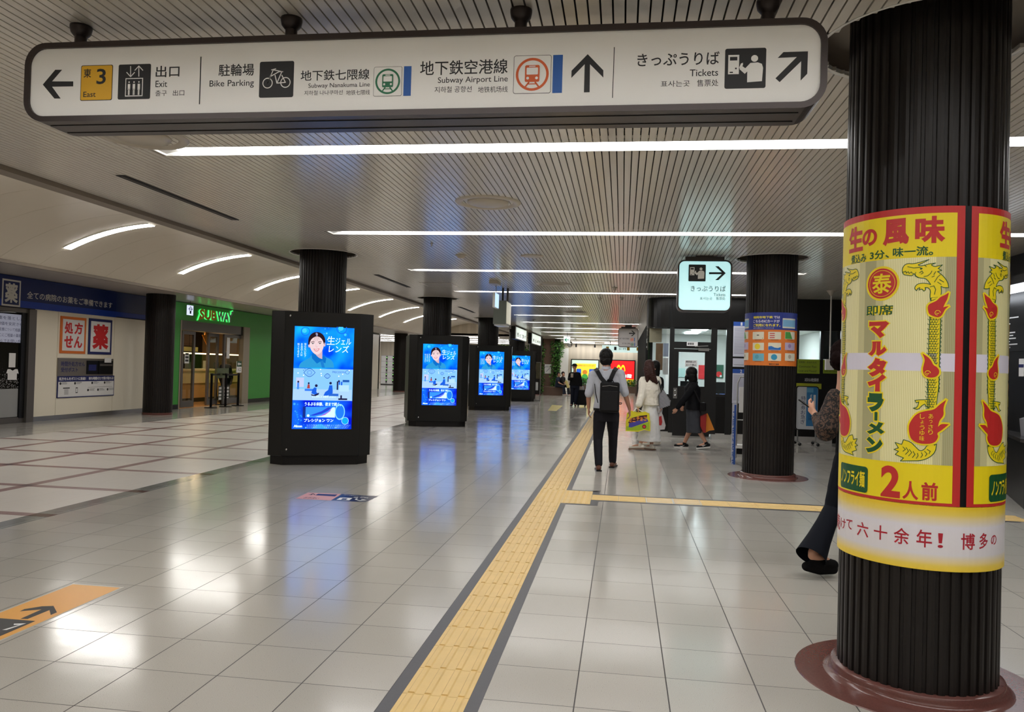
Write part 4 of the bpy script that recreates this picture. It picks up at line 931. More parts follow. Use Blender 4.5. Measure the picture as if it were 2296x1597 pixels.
u0, v0 = q4(400, 395); A.text('お手洗い', u0, v0, u0+.16, v0+.09, M_ink, 2); u0, v0 = q4(1560, 380); A.text('地下鉄', u0, v0, u0+.17, v0+.07, M_paper, 2); u0, v0 = q4(1350, 325); A.text('Subway', u0, v0, u0+.25, v0+.03, M_paper, 2); A.done('symbols', t)

# ================================================================ SCREEN KIOSKS
M_kb = mat('kiosk_charcoal', (25, 24, 22), .42, .0, spec=.3); M_kd = mat('kiosk_seam', (12, 12, 12), .6)
def E(c, k=1.0): return glow('screen_%02x%02x%02x_%.2f' % (*c, k), c, k)
def screen_gradient(name, stops, blob_col, k):
    m = bpy.data.materials.new(name); m.use_nodes = True; nt = m.node_tree; nt.nodes.clear(); o = nt.nodes.new('ShaderNodeOutputMaterial'); e = nt.nodes.new('ShaderNodeEmission')
    tc = nt.nodes.new('ShaderNodeTexCoord'); sp = nt.nodes.new('ShaderNodeSeparateXYZ'); nt.links.new(tc.outputs['Object'], sp.inputs[0])
    n = nt.nodes.new('ShaderNodeTexNoise'); n.inputs['Scale'].default_value = 3.4; n.inputs['Detail'].default_value = 1.5; nt.links.new(tc.outputs['Object'], n.inputs['Vector'])
    r_ = nt.nodes.new('ShaderNodeValToRGB'); r_.color_ramp.elements[0].position = .35; r_.color_ramp.elements[1].position = .68
    r_.color_ramp.elements[0].color = (*lin(stops[0]), 1); r_.color_ramp.elements[1].color = (*lin(stops[1]), 1)
    nt.links.new(n.outputs['Fac'], r_.inputs[0]); nt.links.new(r_.outputs[0], e.inputs[0]); e.inputs[1].default_value = k; nt.links.new(e.outputs[0], o.inputs[0]); MATS[name] = m; return m
KW, KD, KC, KH = .69, .86, .17, 2.105
oct_ = [(-KW+KC, -KD), (KW-KC, -KD), (KW, -KD+KC), (KW, KD-KC), (KW-KC, KD), (-KW+KC, KD), (-KW, KD-KC), (-KW, -KD+KC)]
kp = t = empty('screen_kiosk')
hole = [(.36*math.cos(2*PI*i/32), .36*math.sin(2*PI*i/32)) for i in range(32)]
mb = MB(); mb.prism([(a*.955, b*.965) for a, b in oct_], 0, .125, mat('kiosk_plinth', (20, 17, 16), .4, spec=.3), [hole]); mb.build('plinth', t)
mb = MB(); mb.prism(oct_, .125, KH, M_kb, [hole]); mb.build('cabinet', t, bevel=.004)
FXh = .505; yf = -KD
mb = MB()
for s_ in (-1, 1): mb.box((s_*(KW-KC-.004), yf-.003, .13), (s_*(KW-KC-.014), yf, KH-.005), M_kd)
mb.build('panel_seam', t)
SX0, SX1, SZ0, SZ1 = -.388, .412, .495, 1.90
mb = MB(); mb.box((-FXh, yf-.012, .135), (FXh, yf-.0031, SZ0-.012), M_kb); mb.box((-FXh, yf-.012, SZ1+.012), (FXh, yf-.0031, KH-.012), M_kb); mb.box((-FXh, yf-.012, SZ0-.012), (SX0-.012, yf-.0031, SZ1+.012), M_kb); mb.box((SX1+.012, yf-.012, SZ0-.012), (FXh, yf-.0031, SZ1+.012), M_kb)
mb.build('front_panel', t)
mb = MB(); mb.box((SX0-.012, yf-.007, SZ0-.012), (SX1+.012, yf-.0031, SZ1+.012), M_black); mb.build('screen_bezel', t)
for z_ in (.215, KH-.065): mb = MB(); mb.ball((-FXh+.055, yf-.012, z_), (.012, .005, .014), M_chrome, 12); mb.build('screw', t)
# picture on the screen
SK = 1.5
Sd, Sl = screen_gradient('screen_top', ((0, 62, 225), (20, 165, 248)), None, SK), screen_gradient('screen_low', ((4, 20, 190), (24, 110, 235)), None, SK)
A = Art(lambda u, v, w_: (SX0+(SX1-SX0)*u, yf-.0075-w_, SZ0+(SZ1-SZ0)*v)); A.L = .0003
zx = lambda x, y: ((x-(127-22*(y-125)/1335))/(766-(9)*(y-125)/1335), 1-(y-(125+35*(x-127)/766))/(1336-33*(x-127)/766))
pz = lambda l: [zx(*p) for p in l]
A.rect(0, .59, 1, 1, Sd, 0); A.rect(0, .28, 1, .59, E((120, 176, 240), SK), 0); A.rect(0, 0, 1, .28, Sl, 0); sc = A.done('screen', t)
def part(nm): 
    o = A.done(nm, sc); return o
SP = 1.08; fs_ = lambda l, n=2: pz(soft(l, n))
A.poly(fs_([(185, 667), (188, 640), (205, 605), (250, 575), (320, 540), (345, 500), (420, 520), (470, 560), (505, 520), (530, 535), (580, 555), (612, 585), (628, 630), (632, 669)], 1), E((46, 156, 218), SP), 1)
A.poly(pz([(345, 495), (368, 468), (470, 556), (492, 505), (532, 545), (520, 612), (470, 580), (412, 614), (350, 545)]), E((14, 112, 202), SP), 2)
A.poly(pz([(455, 590), (490, 570), (515, 668), (478, 668)]), E((30, 126, 208), SP), 3)
A.poly(fs_([(385, 450), (480, 430), (480, 555), (440, 542), (395, 500)], 1), E((214, 180, 194), SP), 3)
A.disc(*zx(408, 318), .142, E((44, 26, 34), SP), 2, 36, .086)
A.disc(*zx(312, 378), .016, E((226, 190, 200), SP), 3, 14, .020); A.disc(*zx(508, 368), .015, E((226, 190, 200), SP), 3, 14, .020)
A.poly(fs_([(314, 330), (330, 292), (366, 270), (410, 258), (452, 272), (486, 305), (498, 350), (496, 400), (480, 445), (452, 482), (420, 500), (392, 496), (352, 462), (326, 415), (314, 372)], 2), E((240, 212, 216), SP), 4)
A.poly(fs_([(300, 370), (298, 320), (312, 262), (345, 222), (400, 204), (455, 216), (492, 258), (506, 310), (506, 372), (496, 352), (486, 318), (462, 284), (430, 264), (408, 258), (372, 272), (340, 296), (322, 330), (316, 368)], 1), E((44, 26, 34), SP), 5)
A.poly(fs_([(392, 215), (412, 212), (424, 240), (408, 262), (394, 240)], 2), E((150, 150, 190), SP), 6)
for l in ([(392, 262), (376, 300), (370, 318)], [(402, 262), (396, 322)], [(414, 262), (420, 318)], [(424, 264), (440, 304)]): A.line(pz(l), .0035, E((90, 60, 72), SP), 6)
for x_, s_ in ((358, -1), (448, 1)):
    A.line(pz([(x_-24, 337), (x_-12, 330), (x_+6, 328), (x_+22, 334)]), .0055, E((92, 58, 62), SP), 6); A.disc(*zx(x_, 354), .024, E((250, 246, 250), SP), 6, 18, .0065); A.disc(*zx(x_, 354), .0095, E((44, 24, 32), SP), 7, 14, .0065); A.line(pz([(x_-20, 352), (x_-8, 346), (x_+8, 346), (x_+20, 352)]), .004, E((60, 34, 42), SP), 7)
A.line(pz([(400, 366), (396, 392), (404, 400), (418, 398)]), .004, E((222, 170, 182), SP), 6)
A.poly(fs_([(366, 420), (402, 428), (444, 418), (436, 442), (408, 458), (380, 446)], 2), E((212, 84, 104), SP), 6); A.poly(fs_([(376, 428), (404, 434), (436, 426), (424, 442), (404, 446), (386, 440)], 1), E((255, 250, 250), SP), 7); part('portrait')
Wt = E((214, 246, 255), SK); De = E((30, 76, 150), SK)
def TZ(s_, x0, y0, x1, y1, m, bold=.0, sh=0.0, w_=2):
    a, b, c_, d = *zx(x0, y1), *zx(x1, y0); A.text(s_, a, b, c_, d, m, w_, bold, sh, 2)
TZ('生', 535, 262, 640, 368, Wt, .0, .10); TZ('ジェル', 645, 290, 850, 368, Wt, .0, .10); TZ('レンズ', 560, 385, 820, 468, Wt, .005, .10)
for s_, x0, y1 in (('知らないの？', 247, 530), ('お店の人は', 203, 515), ('知ってるよ。', 160, 535)): a, b = zx(x0, y1); c_, d = zx(x0+30, 345); A.col(s_, a, b, c_, d, Wt, 2)
TZ('うるぷる体験、夜まで続く。', 262, 1118, 725, 1160, Wt, .02, .08); TZ('プレシジョン ワン', 258, 1328, 630, 1370, Wt, .03, .0); TZ('Alcon', 128, 1408, 236, 1440, Wt, .05); TZ('PRECISION', 612, 715, 775, 738, De, .0); TZ('レンズのこと お任せください！', 360, 1030, 660, 1055, Wt, .02)
for i in range(4): TZ('ふつう使用上のご注意をよくお読みください', 285+i % 2*8, 1404+i*13, 850-i*12, 1412+i*13, E((150, 200, 250), SK), 0, 0)
part('lettering')
def eye(cx, cy, W_, H_):
    n = 20; 
    for s_ in (1, -1):
        l = [(cx+W_*(2*i/n-1), cy-s_*H_*math.sin(PI*i/n)) for i in range(n+1)]; A.line(pz(l), .006, De, 2)
    u, v = zx(cx, cy); A.ring(u, v, W_*.42/766, W_*.47/766, De, 2, 24, .57); A.ring(u, v, W_*.25/766, W_*.29/766, De, 2, 20, .57)
eye(320, 730, 72, 52); eye(548, 776, 38, 30); A.line(pz([(250, 705), (240, 695)]), .006, De, 2); A.line(pz([(268, 690), (260, 678)]), .006, De, 2)
A.ring(*zx(806, 728), .028, .034, De, 2, 20, .57)
for x_, y_ in ((460, 690), (468, 742), (472, 770), (176, 735), (245, 765), (828, 705), (745, 752), (695, 778)): A.disc(*zx(x_, y_), .01, E((240, 250, 255), SK), 3, 10, .006)
part('line_drawings')
db, dk = E((24, 84, 196), SK), E((28, 28, 60), SK)
A.rect(*zx(115, 1085), *zx(865, 955), E((150, 184, 226), SK), 1)
A.rect(*zx(152, 915), *zx(252, 795), E((170, 180, 214), SK), 1); A.rect(*zx(700, 975), *zx(828, 895), E((160, 196, 230), SK), 2); A.rect(*zx(745, 855), *zx(832, 828), De, 2)
A.rect(*zx(565, 1035), *zx(692, 1005), E((40, 90, 180), SK), 3); A.poly(pz([(500, 1030), (520, 985), (560, 955), (575, 895), (612, 895), (618, 960), (618, 1000), (545, 1030)]), db, 4); A.disc(*zx(590, 868), .022, dk, 5, 14, .013)
A.poly(pz([(345, 1000), (360, 950), (385, 920), (412, 930), (410, 985), (430, 1000), (400, 1020)]), db, 4); A.disc(*zx(408, 900), .024, dk, 5, 14, .014); A.poly(pz([(340, 1010), (380, 1020), (445, 990), (440, 1015), (400, 1035), (350, 1030)]), dk, 5); A.rect(*zx(262, 968), *zx(380, 942), E((50, 110, 210), SK), 3)
A.poly(pz([(290, 935), (300, 880), (325, 885), (328, 935)]), E((150, 60, 60), SK), 4); A.disc(*zx(312, 868), .016, dk, 5, 12, .01); A.rect(*zx(165, 945), *zx(192, 860), E((60, 120, 210), SK), 4); A.disc(*zx(180, 848), .016, dk, 5, 12, .01)
A.rect(*zx(668, 955), *zx(690, 845), dk, 4); A.rect(*zx(694, 890), *zx(712, 845), db, 4); A.disc(*zx(697, 842), .016, dk, 5, 12, .01); A.rect(*zx(722, 895), *zx(742, 850), db, 4); A.rect(*zx(690, 1085), *zx(806, 1065), dk, 4); A.rect(*zx(716, 1065), *zx(738, 1025), dk, 4)
part('shop_scene')
A.rect(*zx(240, 1312), *zx(276, 1172), E((20, 40, 120), SK), 1); A.rect(*zx(276, 1312), *zx(650, 1178), E((50, 130, 230), SK), 1)
A.poly(pz([(380, 1290), (480, 1265), (560, 1225), (610, 1180), (560, 1180), (480, 1230), (330, 1285)]), E((30, 60, 190), SK), 2); A.poly(pz([(400, 1305), (510, 1275), (580, 1225), (620, 1180), (650, 1180), (650, 1312)]), E((190, 215, 245), SK), 2); A.poly(pz([(440, 1300), (520, 1280), (590, 1230), (600, 1200), (560, 1240), (500, 1272)]), E((150, 90, 200), SK), 3)
A.ring(*zx(712, 1240), .072, .086, E((120, 200, 250), SK), 3, 28, .92); A.disc(*zx(712, 1240), .07, E((30, 110, 225), SK), 2, 24, .064); A.disc(*zx(780, 1355), .056, E((20, 150, 210), SK), 2, 24, .034); A.ring(*zx(780, 1355), .056, .06, Wt, 3, 24, .6); A.disc(*zx(310, 1288), .022, Wt, 3, 14, .013); part('product_box')
rb = random.Random(11)
for i in range(26):
    x_, y_ = rb.choice([(rb.uniform(125, 230), rb.uniform(1120, 1400)), (rb.uniform(130, 850), rb.uniform(1380, 1450)), (rb.uniform(500, 870), rb.uniform(150, 240))]); rr_ = rb.uniform(.006, .02); A.disc(*zx(x_, y_), rr_, E(rb.choice([(60, 150, 245), (30, 120, 240), (90, 190, 250)]), SK), 1, 12, rr_*.57)
for cx, cy, q_ in ((262, 195, .075), (728, 165, .09), (785, 250, .045), (525, 172, .02)): A.ring(*zx(cx, cy), q_*.85, q_, E((20, 90, 220), SK), 1, 24, .57); A.disc(*zx(cx-12, cy-8), q_*.5, E((60, 180, 250), SK), 1, 16, q_*.28)
A.poly(pz([(350, 1455), (430, 1400), (480, 1395), (550, 1440), (560, 1460)]), E((30, 140, 245), SK), 1); part('bubbles')
KLAB = ['first and largest screen kiosk, charcoal, showing a blue lens advertisement', 'second screen kiosk from the front with the blue advertisement', 'third screen kiosk, partly hidden behind the second', 'fourth and farthest screen kiosk, smallest in the photo']
KROT = [math.radians(a) for a in (24, 19, 18, 18)]
for i, (x_, y_) in enumerate(KIOSKS):
    o = kp if i == 0 else copy_tree(kp); o.location = (x_, y_, 0); o.rotation_euler = (0, 0, KROT[i]); tag(o, KLAB[i], 'kiosk', 'screen kiosks around the columns')
    if i: mb = MB(); mb.box((KW+.001, -.70, .02), (KW+.02, -.66, KH-.02), M_chrome); mb.build('edge_strip', o, 'bright metal edge strip')
# slim display stand behind the last kiosk
t = thing('poster_stand', (-3.3, 34.3, 0), 'slim free standing poster frame right of the farthest kiosk', 'display stand'); BY = 33.6; u0, v0, u1, v1 = bp(1199, 812, 1212, 890, BY)
mb = MB(); mb.box((u0, BY, .05), (u0+.03, BY+.04, v1), M_steel); mb.box((u1-.03, BY, .05), (u1, BY+.04, v1), M_steel); mb.box((u0, BY, v1-.03), (u1, BY+.04, v1), M_steel); mb.box((u0-.02, BY-.12, 0), (u1+.02, BY+.2, .05), M_steel); mb.build('frame', t)
mb = MB(); mb.box((u0+.03, BY+.01, .95), (u1-.03, BY+.03, v1-.03), mat('stand_poster', (90, 84, 60), .5, noise=.7, nscale=9)); mb.build('poster', t); mb = MB(); mb.box((u0+.03, BY+.01, .45), (u0+.15, BY+.03, .8), M_paper); mb.build('leaflet', t)
# ================================================================ NOODLE POSTER ROUND THE NEAR COLUMN
def cyl_hit(px, py, cx, cy, R):
    d = ray(px, py); a = d.x*d.x+d.y*d.y; b = -2*(d.x*cx+d.y*cy); c = cx*cx+cy*cy-R*R; q = b*b-4*a*c
    t = -b/(2*a) if q < 0 else (-b-math.sqrt(q))/(2*a)
    th = math.atan2(d.y*t-cy, d.x*t-cx)-math.atan2(-cy, -cx); th = (th+PI) % (2*PI)-PI
    return R*th, CAM_H+d.z*t
class Wrap:
    def __init__(s, cx, cy, R): s.cx, s.cy, s.R = cx, cy, R; s.a0 = math.atan2(-cy, -cx)
    def fn(s, u, v, w): a = s.a0+u/s.R; return ((s.R+w)*math.cos(a), (s.R+w)*math.sin(a), v)
    def hit(s, px, py): return cyl_hit(px, py, s.cx, s.cy, s.R)
    def box(s, p, q): 
        (x0, y0), (x1, y1) = p, q; ym, xm = (y0+y1)/2, (x0+x1)/2
        return s.hit(x0, ym)[0], s.hit(xm, y1)[1], s.hit(x1, ym)[0], s.hit(xm, y0)[1]
NX, NY = 1.405, 3.965
W1 = Wrap(NX, NY, .350)
za = lambda x, y: (1760+x/3.6287, 440+y/3.6287); zb = lambda x, y: (1760+x/3.5485, 850+y/3.5485)
Pr, Py, Pg = mat('poster_red', (200, 46, 44), .42), mat('poster_yellow', (246, 222, 24), .42), mat('poster_green', (20, 84, 44), .42)
Pw = mat('poster_white', (226, 222, 236), .42)
t = thing('noodle_poster', (NX, NY, .59), 'big yellow and red noodle advertising poster with dragons wrapped round the nearest column', 'poster')
WORLD_KIDS.discard(t.name)
A = Art(W1.fn, step=.03)
def bld(nm, lab=None):
    o = A.done(nm, t, lab); o.location = (0, 0, -.59); return o
ZT, ZB = 2.172, .592
C3 = 2*PI*.35/3
m_ = bpy.data.materials.new('poster_white_band'); m_.use_nodes = True; nt = m_.node_tree; b_ = nt.nodes['Principled BSDF']; b_.inputs['Roughness'].default_value = .42
g_ = nt.nodes.new('ShaderNodeNewGeometry'); sp_ = nt.nodes.new('ShaderNodeSeparateXYZ'); nt.links.new(g_.outputs['Position'], sp_.inputs[0]); rp = nt.nodes.new('ShaderNodeValToRGB')
nt.links.new(nmath(nt, 'DIVIDE', nmath(nt, 'SUBTRACT', sp_.outputs[2], .592), .27), rp.inputs[0]); cr = rp.color_ramp
cr.elements[0].color = (*lin((244, 208, 56)), 1); cr.elements[1].color = (*lin((240, 204, 44)), 1)
for p_, c_ in ((.08, (244, 214, 90)), (.26, (228, 224, 226)), (.70, (230, 226, 232)), (.90, (240, 212, 96))): e_ = cr.elements.new(p_); e_.color = (*lin(c_), 1)
nt.links.new(rp.outputs[0], b_.inputs['Base Color'])
A.rect(-1.5*C3+.0, ZB, 1.5*C3, .872, m_, 1); bld('white_text_band')
A.rect(-1.5*C3, .87, 1.5*C3, ZT, M_black, 1); bld('backing_sheet')
tx = [('続', (405, 1062), (440, 1190)), ('け', (445, 1110), (485, 1192)), ('て', (490, 1118), (538, 1195)), ('六', (575, 1140), (665, 1255)), ('十', (708, 1165), (815, 1280)), ('余', (865, 1185), (990, 1315)), ('年', (1045, 1200), (1170, 1340)), ('！', (1215, 1228), (1258, 1345)), ('博', (1400, 1230), (1510, 1360)), ('多', (1545, 1225), (1612, 1352)), ('の', (1637, 1242), (1680, 1320))]
Pr2 = mat('poster_dark_red', (178, 30, 48), .42)
for s_, p_, q_ in tx: A.text(s_, *W1.box(zb(*p_), zb(*q_)), Pr2, 2, .014)
bld('handwritten_slogan')
ps = []
def panel(k):
    du = k*C3; U1, U0 = .165+du, .165-.705+du; i = .033
    S = lambda u: u+du
    A.rect(U0, .872, U1, ZT, Pr, 2); A.rect(U0+i, .885, U1-i, ZT-.03, Py, 3); bld('poster_sheet')
    n = 88; uw = (U1-U0-2*i)/n; cc = (U0+U1)/2-.04; mats = {}
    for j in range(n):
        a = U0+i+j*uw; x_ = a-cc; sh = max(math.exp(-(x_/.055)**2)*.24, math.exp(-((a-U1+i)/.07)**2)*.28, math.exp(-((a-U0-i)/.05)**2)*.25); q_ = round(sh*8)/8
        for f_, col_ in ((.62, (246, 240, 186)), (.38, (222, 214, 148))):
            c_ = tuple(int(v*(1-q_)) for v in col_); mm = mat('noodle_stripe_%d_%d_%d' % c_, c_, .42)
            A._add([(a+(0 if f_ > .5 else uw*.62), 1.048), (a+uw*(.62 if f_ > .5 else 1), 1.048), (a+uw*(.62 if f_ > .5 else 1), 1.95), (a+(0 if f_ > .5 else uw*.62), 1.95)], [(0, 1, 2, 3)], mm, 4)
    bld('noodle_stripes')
    A.rect(U0+i, 1.453, U1-i, 1.531, Pw, 5); bld('white_band')
    def TX(s_, z_, p_, q_, m, w_=5, bold=.03): b = W1.box(z_(*p_), z_(*q_)); A.text(s_, S(b[0]), b[1], S(b[2]), b[3], m, w_, bold, 0, 6)
    for s_, p_, q_ in (('の', (635, 270), (752, 405)), ('風', (800, 185), (1010, 400)), ('味', (1060, 162), (1305, 382))): TX(s_, za, p_, q_, Pr, 5, .042)
    b = W1.box(za(525, 255), za(605, 465)); A.text('生', S(-.382), b[1]+.004, S(-.272), b[3], Pr, 5, .042)
    TX('煮込み', za, (545, 470), (665, 545), Pg, 5, .02); TX('3分、', za, (695, 440), (850, 512), Pg, 5, .02); TX('味一流。', za, (880, 410), (1205, 488), Pg, 5, .02); bld('top_lettering')
    c_ = W1.hit(*za(790, 712)); A.disc(S(c_[0]), c_[1], .078, Py, 6, 40); A.ring(S(c_[0]), c_[1], .060, .068, Pr, 7, 44); A.disc(S(c_[0]), c_[1], .0575, Pr, 7, 40); A.text('泰', S(c_[0]-.045), c_[1]-.045, S(c_[0]+.045), c_[1]+.045, Py, 8, .02); bld('round_emblem')
    TX('即席', za, (668, 885), (882, 972), Py, 5, .10); TX('即席', za, (668, 885), (882, 972), Pg, 6, .02)
    for s_, z_, p_, q_, m in (('マ', za, (690, 1018), (850, 1155), Pr), ('ル', za, (685, 1182), (832, 1300), Pr), ('タ', za, (678, 1315), (830, 1470), Pr), ('イ', za, (676, 1447), (825, 1590), Pr), ('ラ', zb, (662, 112), (790, 262), Pg), ('メ', zb, (655, 340), (795, 442), Pg), ('ン', zb, (648, 462), (780, 590), Pg)):
        b = W1.box(z_(*p_), z_(*q_)); e = .006; A.text(s_, S(b[0]-e), b[1]-e, S(b[2]+e), b[3]+e, Py, 6, .15, 0, 5); A.text(s_, S(b[0]), b[1], S(b[2]), b[3], m, 7, .08, 0, 5)
    b = W1.box(zb(716, 262), zb(740, 332)); A.rrect(S(b[0]-.006), b[1]-.006, S(b[2]+.006), b[3]+.006, .008, Py, 6); A.rrect(S(b[0]), b[1], S(b[2]), b[3], .004, Pg, 7); bld('noodle_name')
    # two dragons, the left one mirrored
    def dragon(mir):
        cu = (U0+U1)/2
        def H(z_, pts): 
            r_ = []
            for p_ in pts: u, v = W1.hit(*z_(*p_)); u = S(u); r_.append((2*cu-u if mir else u, v))
            return r_
        def shape(pts, m, w_, out=None, wd=.003):
            A.poly(pts, m, w_)
            if out: A.line(pts+[pts[0]], wd, out, w_+1)
        body = H(za, [(1188, 830), (1262, 820), (1268, 900), (1262, 1100), (1256, 1300), (1250, 1590)])+H(zb, [(1222, 60), (1205, 200), (1190, 330), (1190, 530), (1135, 530), (1130, 330), (1138, 150), (1138, 20)])+H(za, [(1160, 1590), (1166, 1300), (1172, 1100), (1182, 950)])
        shape(body, Py, 5, Pg, .0028)
        # scales
        v = 1.90
        L_ = lambda v_: (.006+(1.0-0)*0)
        row = 0; v = H(za, [(1200, 860)])[0][1]; vend = H(zb, [(1160, 500)])[0][1]
        while v > vend:
            f_ = (v-vend)/.75; xl = H(za, [(1182-22*(1-min(1, f_)), 1000)])[0][0]; xr = H(za, [(1250-30*(1-min(1, f_)), 1000)])[0][0]; wd_ = (xr-xl)/3
            for j in range(3+(row % 2)):
                cxu = xl+wd_*(j+.5-(row % 2)*.5)
                if min(xl, xr)-1e-4 <= cxu <= max(xl, xr)+1e-4: A.ring(cxu, v, abs(wd_)*.48, abs(wd_)*.48+.0022, Pg, 7, 6, 1.05, PI, 2*PI)
            v -= .0105; row += 1
        sp = [(1276+(6 if j % 2 else -6)-26*j/46, 830+j*17) for j in range(46)]; A.line(H(za, sp), .0024, Pg, 6)
        hd = H(za, [(1172,517),(1140,526),(1090,542),(1040,552),(1005,548),(975,560),(958,588),(955,615),(968,640),(1000,645),(1037,650),(1050,630),(1070,655),(1100,668),(1140,668),(1165,690),(1185,720),(1160,712),(1120,708),(1080,715),(1060,735),(1055,755),(1072,770),(1080,752),(1098,745),(1092,765),(1115,755),(1130,775),(1145,762),(1140,745),(1165,745),(1185,770),(1178,815),(1185,850),(1215,845),(1265,815),(1272,780),(1268,735),(1290,745),(1330,745),(1322,700),(1290,655),(1262,630),(1240,615),(1275,605),(1245,590),(1280,560),(1245,568),(1215,575),(1190,560),(1225,545),(1180,550),(1140,562),(1100,570),(1085,560),(1130,540)])
        hd = soft(hd); shape(hd, Py, 6, Pg, .003)
        for l in ([(1000, 575), (1050, 585), (1095, 580), (1120, 590)], [(960, 620), (985, 612), (990, 628), (1005, 615), (1012, 630), (1030, 618), (1040, 632)], [(1065, 620), (1060, 650), (1085, 665)], [(1095, 625), (1115, 610), (1125, 625), (1108, 636)], [(1130, 655), (1160, 650), (1185, 630), (1195, 610)], [(1210, 640), (1225, 615)], [(1195, 660), (1215, 650)], [(1215, 700), (1240, 660), (1262, 640)], [(1180, 740), (1210, 730), (1225, 760), (1215, 800)], [(1240, 700), (1270, 720)], [(1255, 680), (1290, 700)], [(1110, 570), (1135, 562), (1150, 575)]): A.line(H(za, l), .0026, Pg, 8)
        A.disc(*H(za, [(1108, 592)])[0], .004, Pg, 8, 8)
        cl = H(zb, [(1150,165),(1080,165),(1035,170),(1045,190),(1065,182),(1055,225),(1022,232),(1060,245),(1085,215),(1110,200),(1145,235)]); cl = soft(cl); shape(cl, Py, 6, Pg, .0028)
        tl = H(zb, [(1205,520),(1195,580),(1150,625),(1080,650),(1000,650),(920,652),(945,628),(880,600),(905,575),(870,560),(905,548),(878,505),(930,520),(945,483),(1000,500),(1040,540),(1075,575),(1110,560),(1130,525)]); tl = soft(tl); shape(tl, Py, 6, Pg, .003)
        for q_ in ([(940, 540), (960, 560), (940, 575)], [(965, 545), (985, 575), (960, 600)], [(990, 560), (1010, 585), (985, 612)], [(1020, 575), (1035, 600), (1015, 625)], [(1055, 590), (1060, 610), (1045, 632)], [(1085, 585), (1095, 605), (1080, 625)], [(1110, 575), (1130, 595), (1115, 615)], [(1130, 560), (1155, 575), (1145, 595)]): A.line(H(zb, q_), .0026, Pg, 8)
        F1 = [(1330,785),(1300,805),(1262,820),(1235,850),(1205,865),(1170,880),(1160,905),(1165,940),(1175,965),(1210,980),(1245,988),(1270,975),(1285,950),(1300,920),(1330,895),(1300,900),(1285,905),(1300,870),(1320,835)]
        F2 = [(1118,1280),(1140,1330),(1130,1370),(1120,1410),(1130,1455),(1160,1475),(1210,1478),(1248,1455),(1255,1420),(1235,1390),(1205,1375),(1190,1340),(1165,1310)]
        F3 = [(1280,165),(1225,205),(1185,245),(1110,255),(1050,275),(1010,320),(985,370),(990,440),(1010,485),(1060,512),(1130,518),(1190,508),(1220,460),(1205,430),(1240,410),(1300,360),(1240,355),(1215,380),(1225,330),(1262,290),(1255,230)]
        for z_, F_, sw in ((za, F1, (1240, 950)), (za, F2, (1160, 1440)), (zb, F3, None)):
            pts = soft(H(z_, F_), 2); A.line(pts+[pts[0]], .014, Py, 9); A.poly(pts, Pr, 10)
            if sw: c_ = H(z_, [sw])[0]; A.ring(*c_, .009, .0115, Py, 11, 16, 1, 0, 1.5*PI); A.ring(*c_, .003, .0055, Py, 11, 12, 1, PI, 2*PI)
        if not mir:
            for s_, p_, q_ in (('あっさり', (1138, 275), (1178, 445)), ('しょうゆ味', (1070, 275), (1112, 495))): b = W1.box(zb(*p_), zb(*q_)); A.col(s_, S(b[0]), b[1], S(b[2]), b[3], Py, 11, .0)
    dragon(False); bld('dragon_drawing'); dragon(True); bld('dragon_drawing')
    b = W1.box(zb(440, 690), zb(662, 880)); A.rrect(S(-.425), b[1]-.004, S(b[2]), b[3]+.004, .016, Pg, 5); A.text('ノンフライ麺', S(-.41), b[1]+.018, S(b[2]-.016), b[3]-.018, Py, 6, .025); bld('green_badge')
    TX('2', zb, (765, 690), (918, 942), Pr, 5, .034); TX('人', zb, (935, 812), (1062, 960), Pr, 5, .03); TX('前', zb, (1085, 822), (1215, 968), Pr, 5, .03); bld('bottom_lettering')
for k in (0, 1): panel(k)
panel(-1)

# ================================================================ CARD POSTER ROUND THE SECOND COLUMN
MX, MY = 2.03, 11.30
W2 = Wrap(MX, MY, .346); mz = lambda x, y: (1600+x/3.4719, 640+y/3.4717)
t = thing('card_poster', (MX, MY, 1.53), 'blue and orange poster of nine travel cards wrapped round the dark column by the office', 'poster'); WORLD_KIDS.discard(t.name)
A = Art(W2.fn, step=.04); Cb, Co = mat('card_blue', (32, 52, 140), .4), mat('card_orange', (222, 122, 44), .4); Cw = mat('card_cream', (222, 218, 198), .4); Cy = mat('card_yellow_text', (240, 222, 60), .4)
A.rect(-PI*.346, 2.022, PI*.346, 2.258, Cb, 1); A.rect(-PI*.346, 1.536, PI*.346, 2.022, Co, 1); bld2 = lambda nm: A.done(nm, t)
def B2_(nm): o = A.done(nm, t); o.location = (0, 0, -1.53)
B2_('sheet')
uS = W2.hit(*mz(282, 400))[0]; PWd = W2.hit(*mz(638, 400))[0]-uS
def MT(s_, x0, y0, x1, y1, m, w_=2, bold=.02, k=0): b = W2.box(mz(x0, y0), mz(x1, y1)); A.text(s_, b[0]+k, b[1], b[2]+k, b[3], m, w_, bold)
for k in (-1, 0, 1, 2):
    d = k*PWd
    if k not in (0,) : 
        if k*PWd+uS > .9: continue
    MT('福岡市地下鉄', 310, 238, 462, 258, Cy, 2, .03, d); MT('では', 468, 238, 518, 258, Pw, 2, .03, d); MT('こちらのICカードが', 310, 266, 515, 290, Pw, 2, .03, d); MT('ご利用になれます。', 310, 298, 520, 322, Cy, 2, .03, d); MT('福岡市交通局のICカードはやかけん等', 310, 328, 470, 336, Pw, 2, 0, d)
    b = W2.box(mz(537, 258), mz(634, 335)); A.rrect(b[0]+d, b[1], b[2]+d, b[3], .006, Cw, 2); A.rect(b[0]+d+.004, b[1]+.02, b[2]+d-.004, b[3]-.02, mat('card_skyblue', (120, 176, 214), .4), 3)
    A.line([(uS+d, 1.54), (uS+d, 2.02)], .002, mat('card_seam', (150, 76, 26), .5), 2)
B2_('heading')
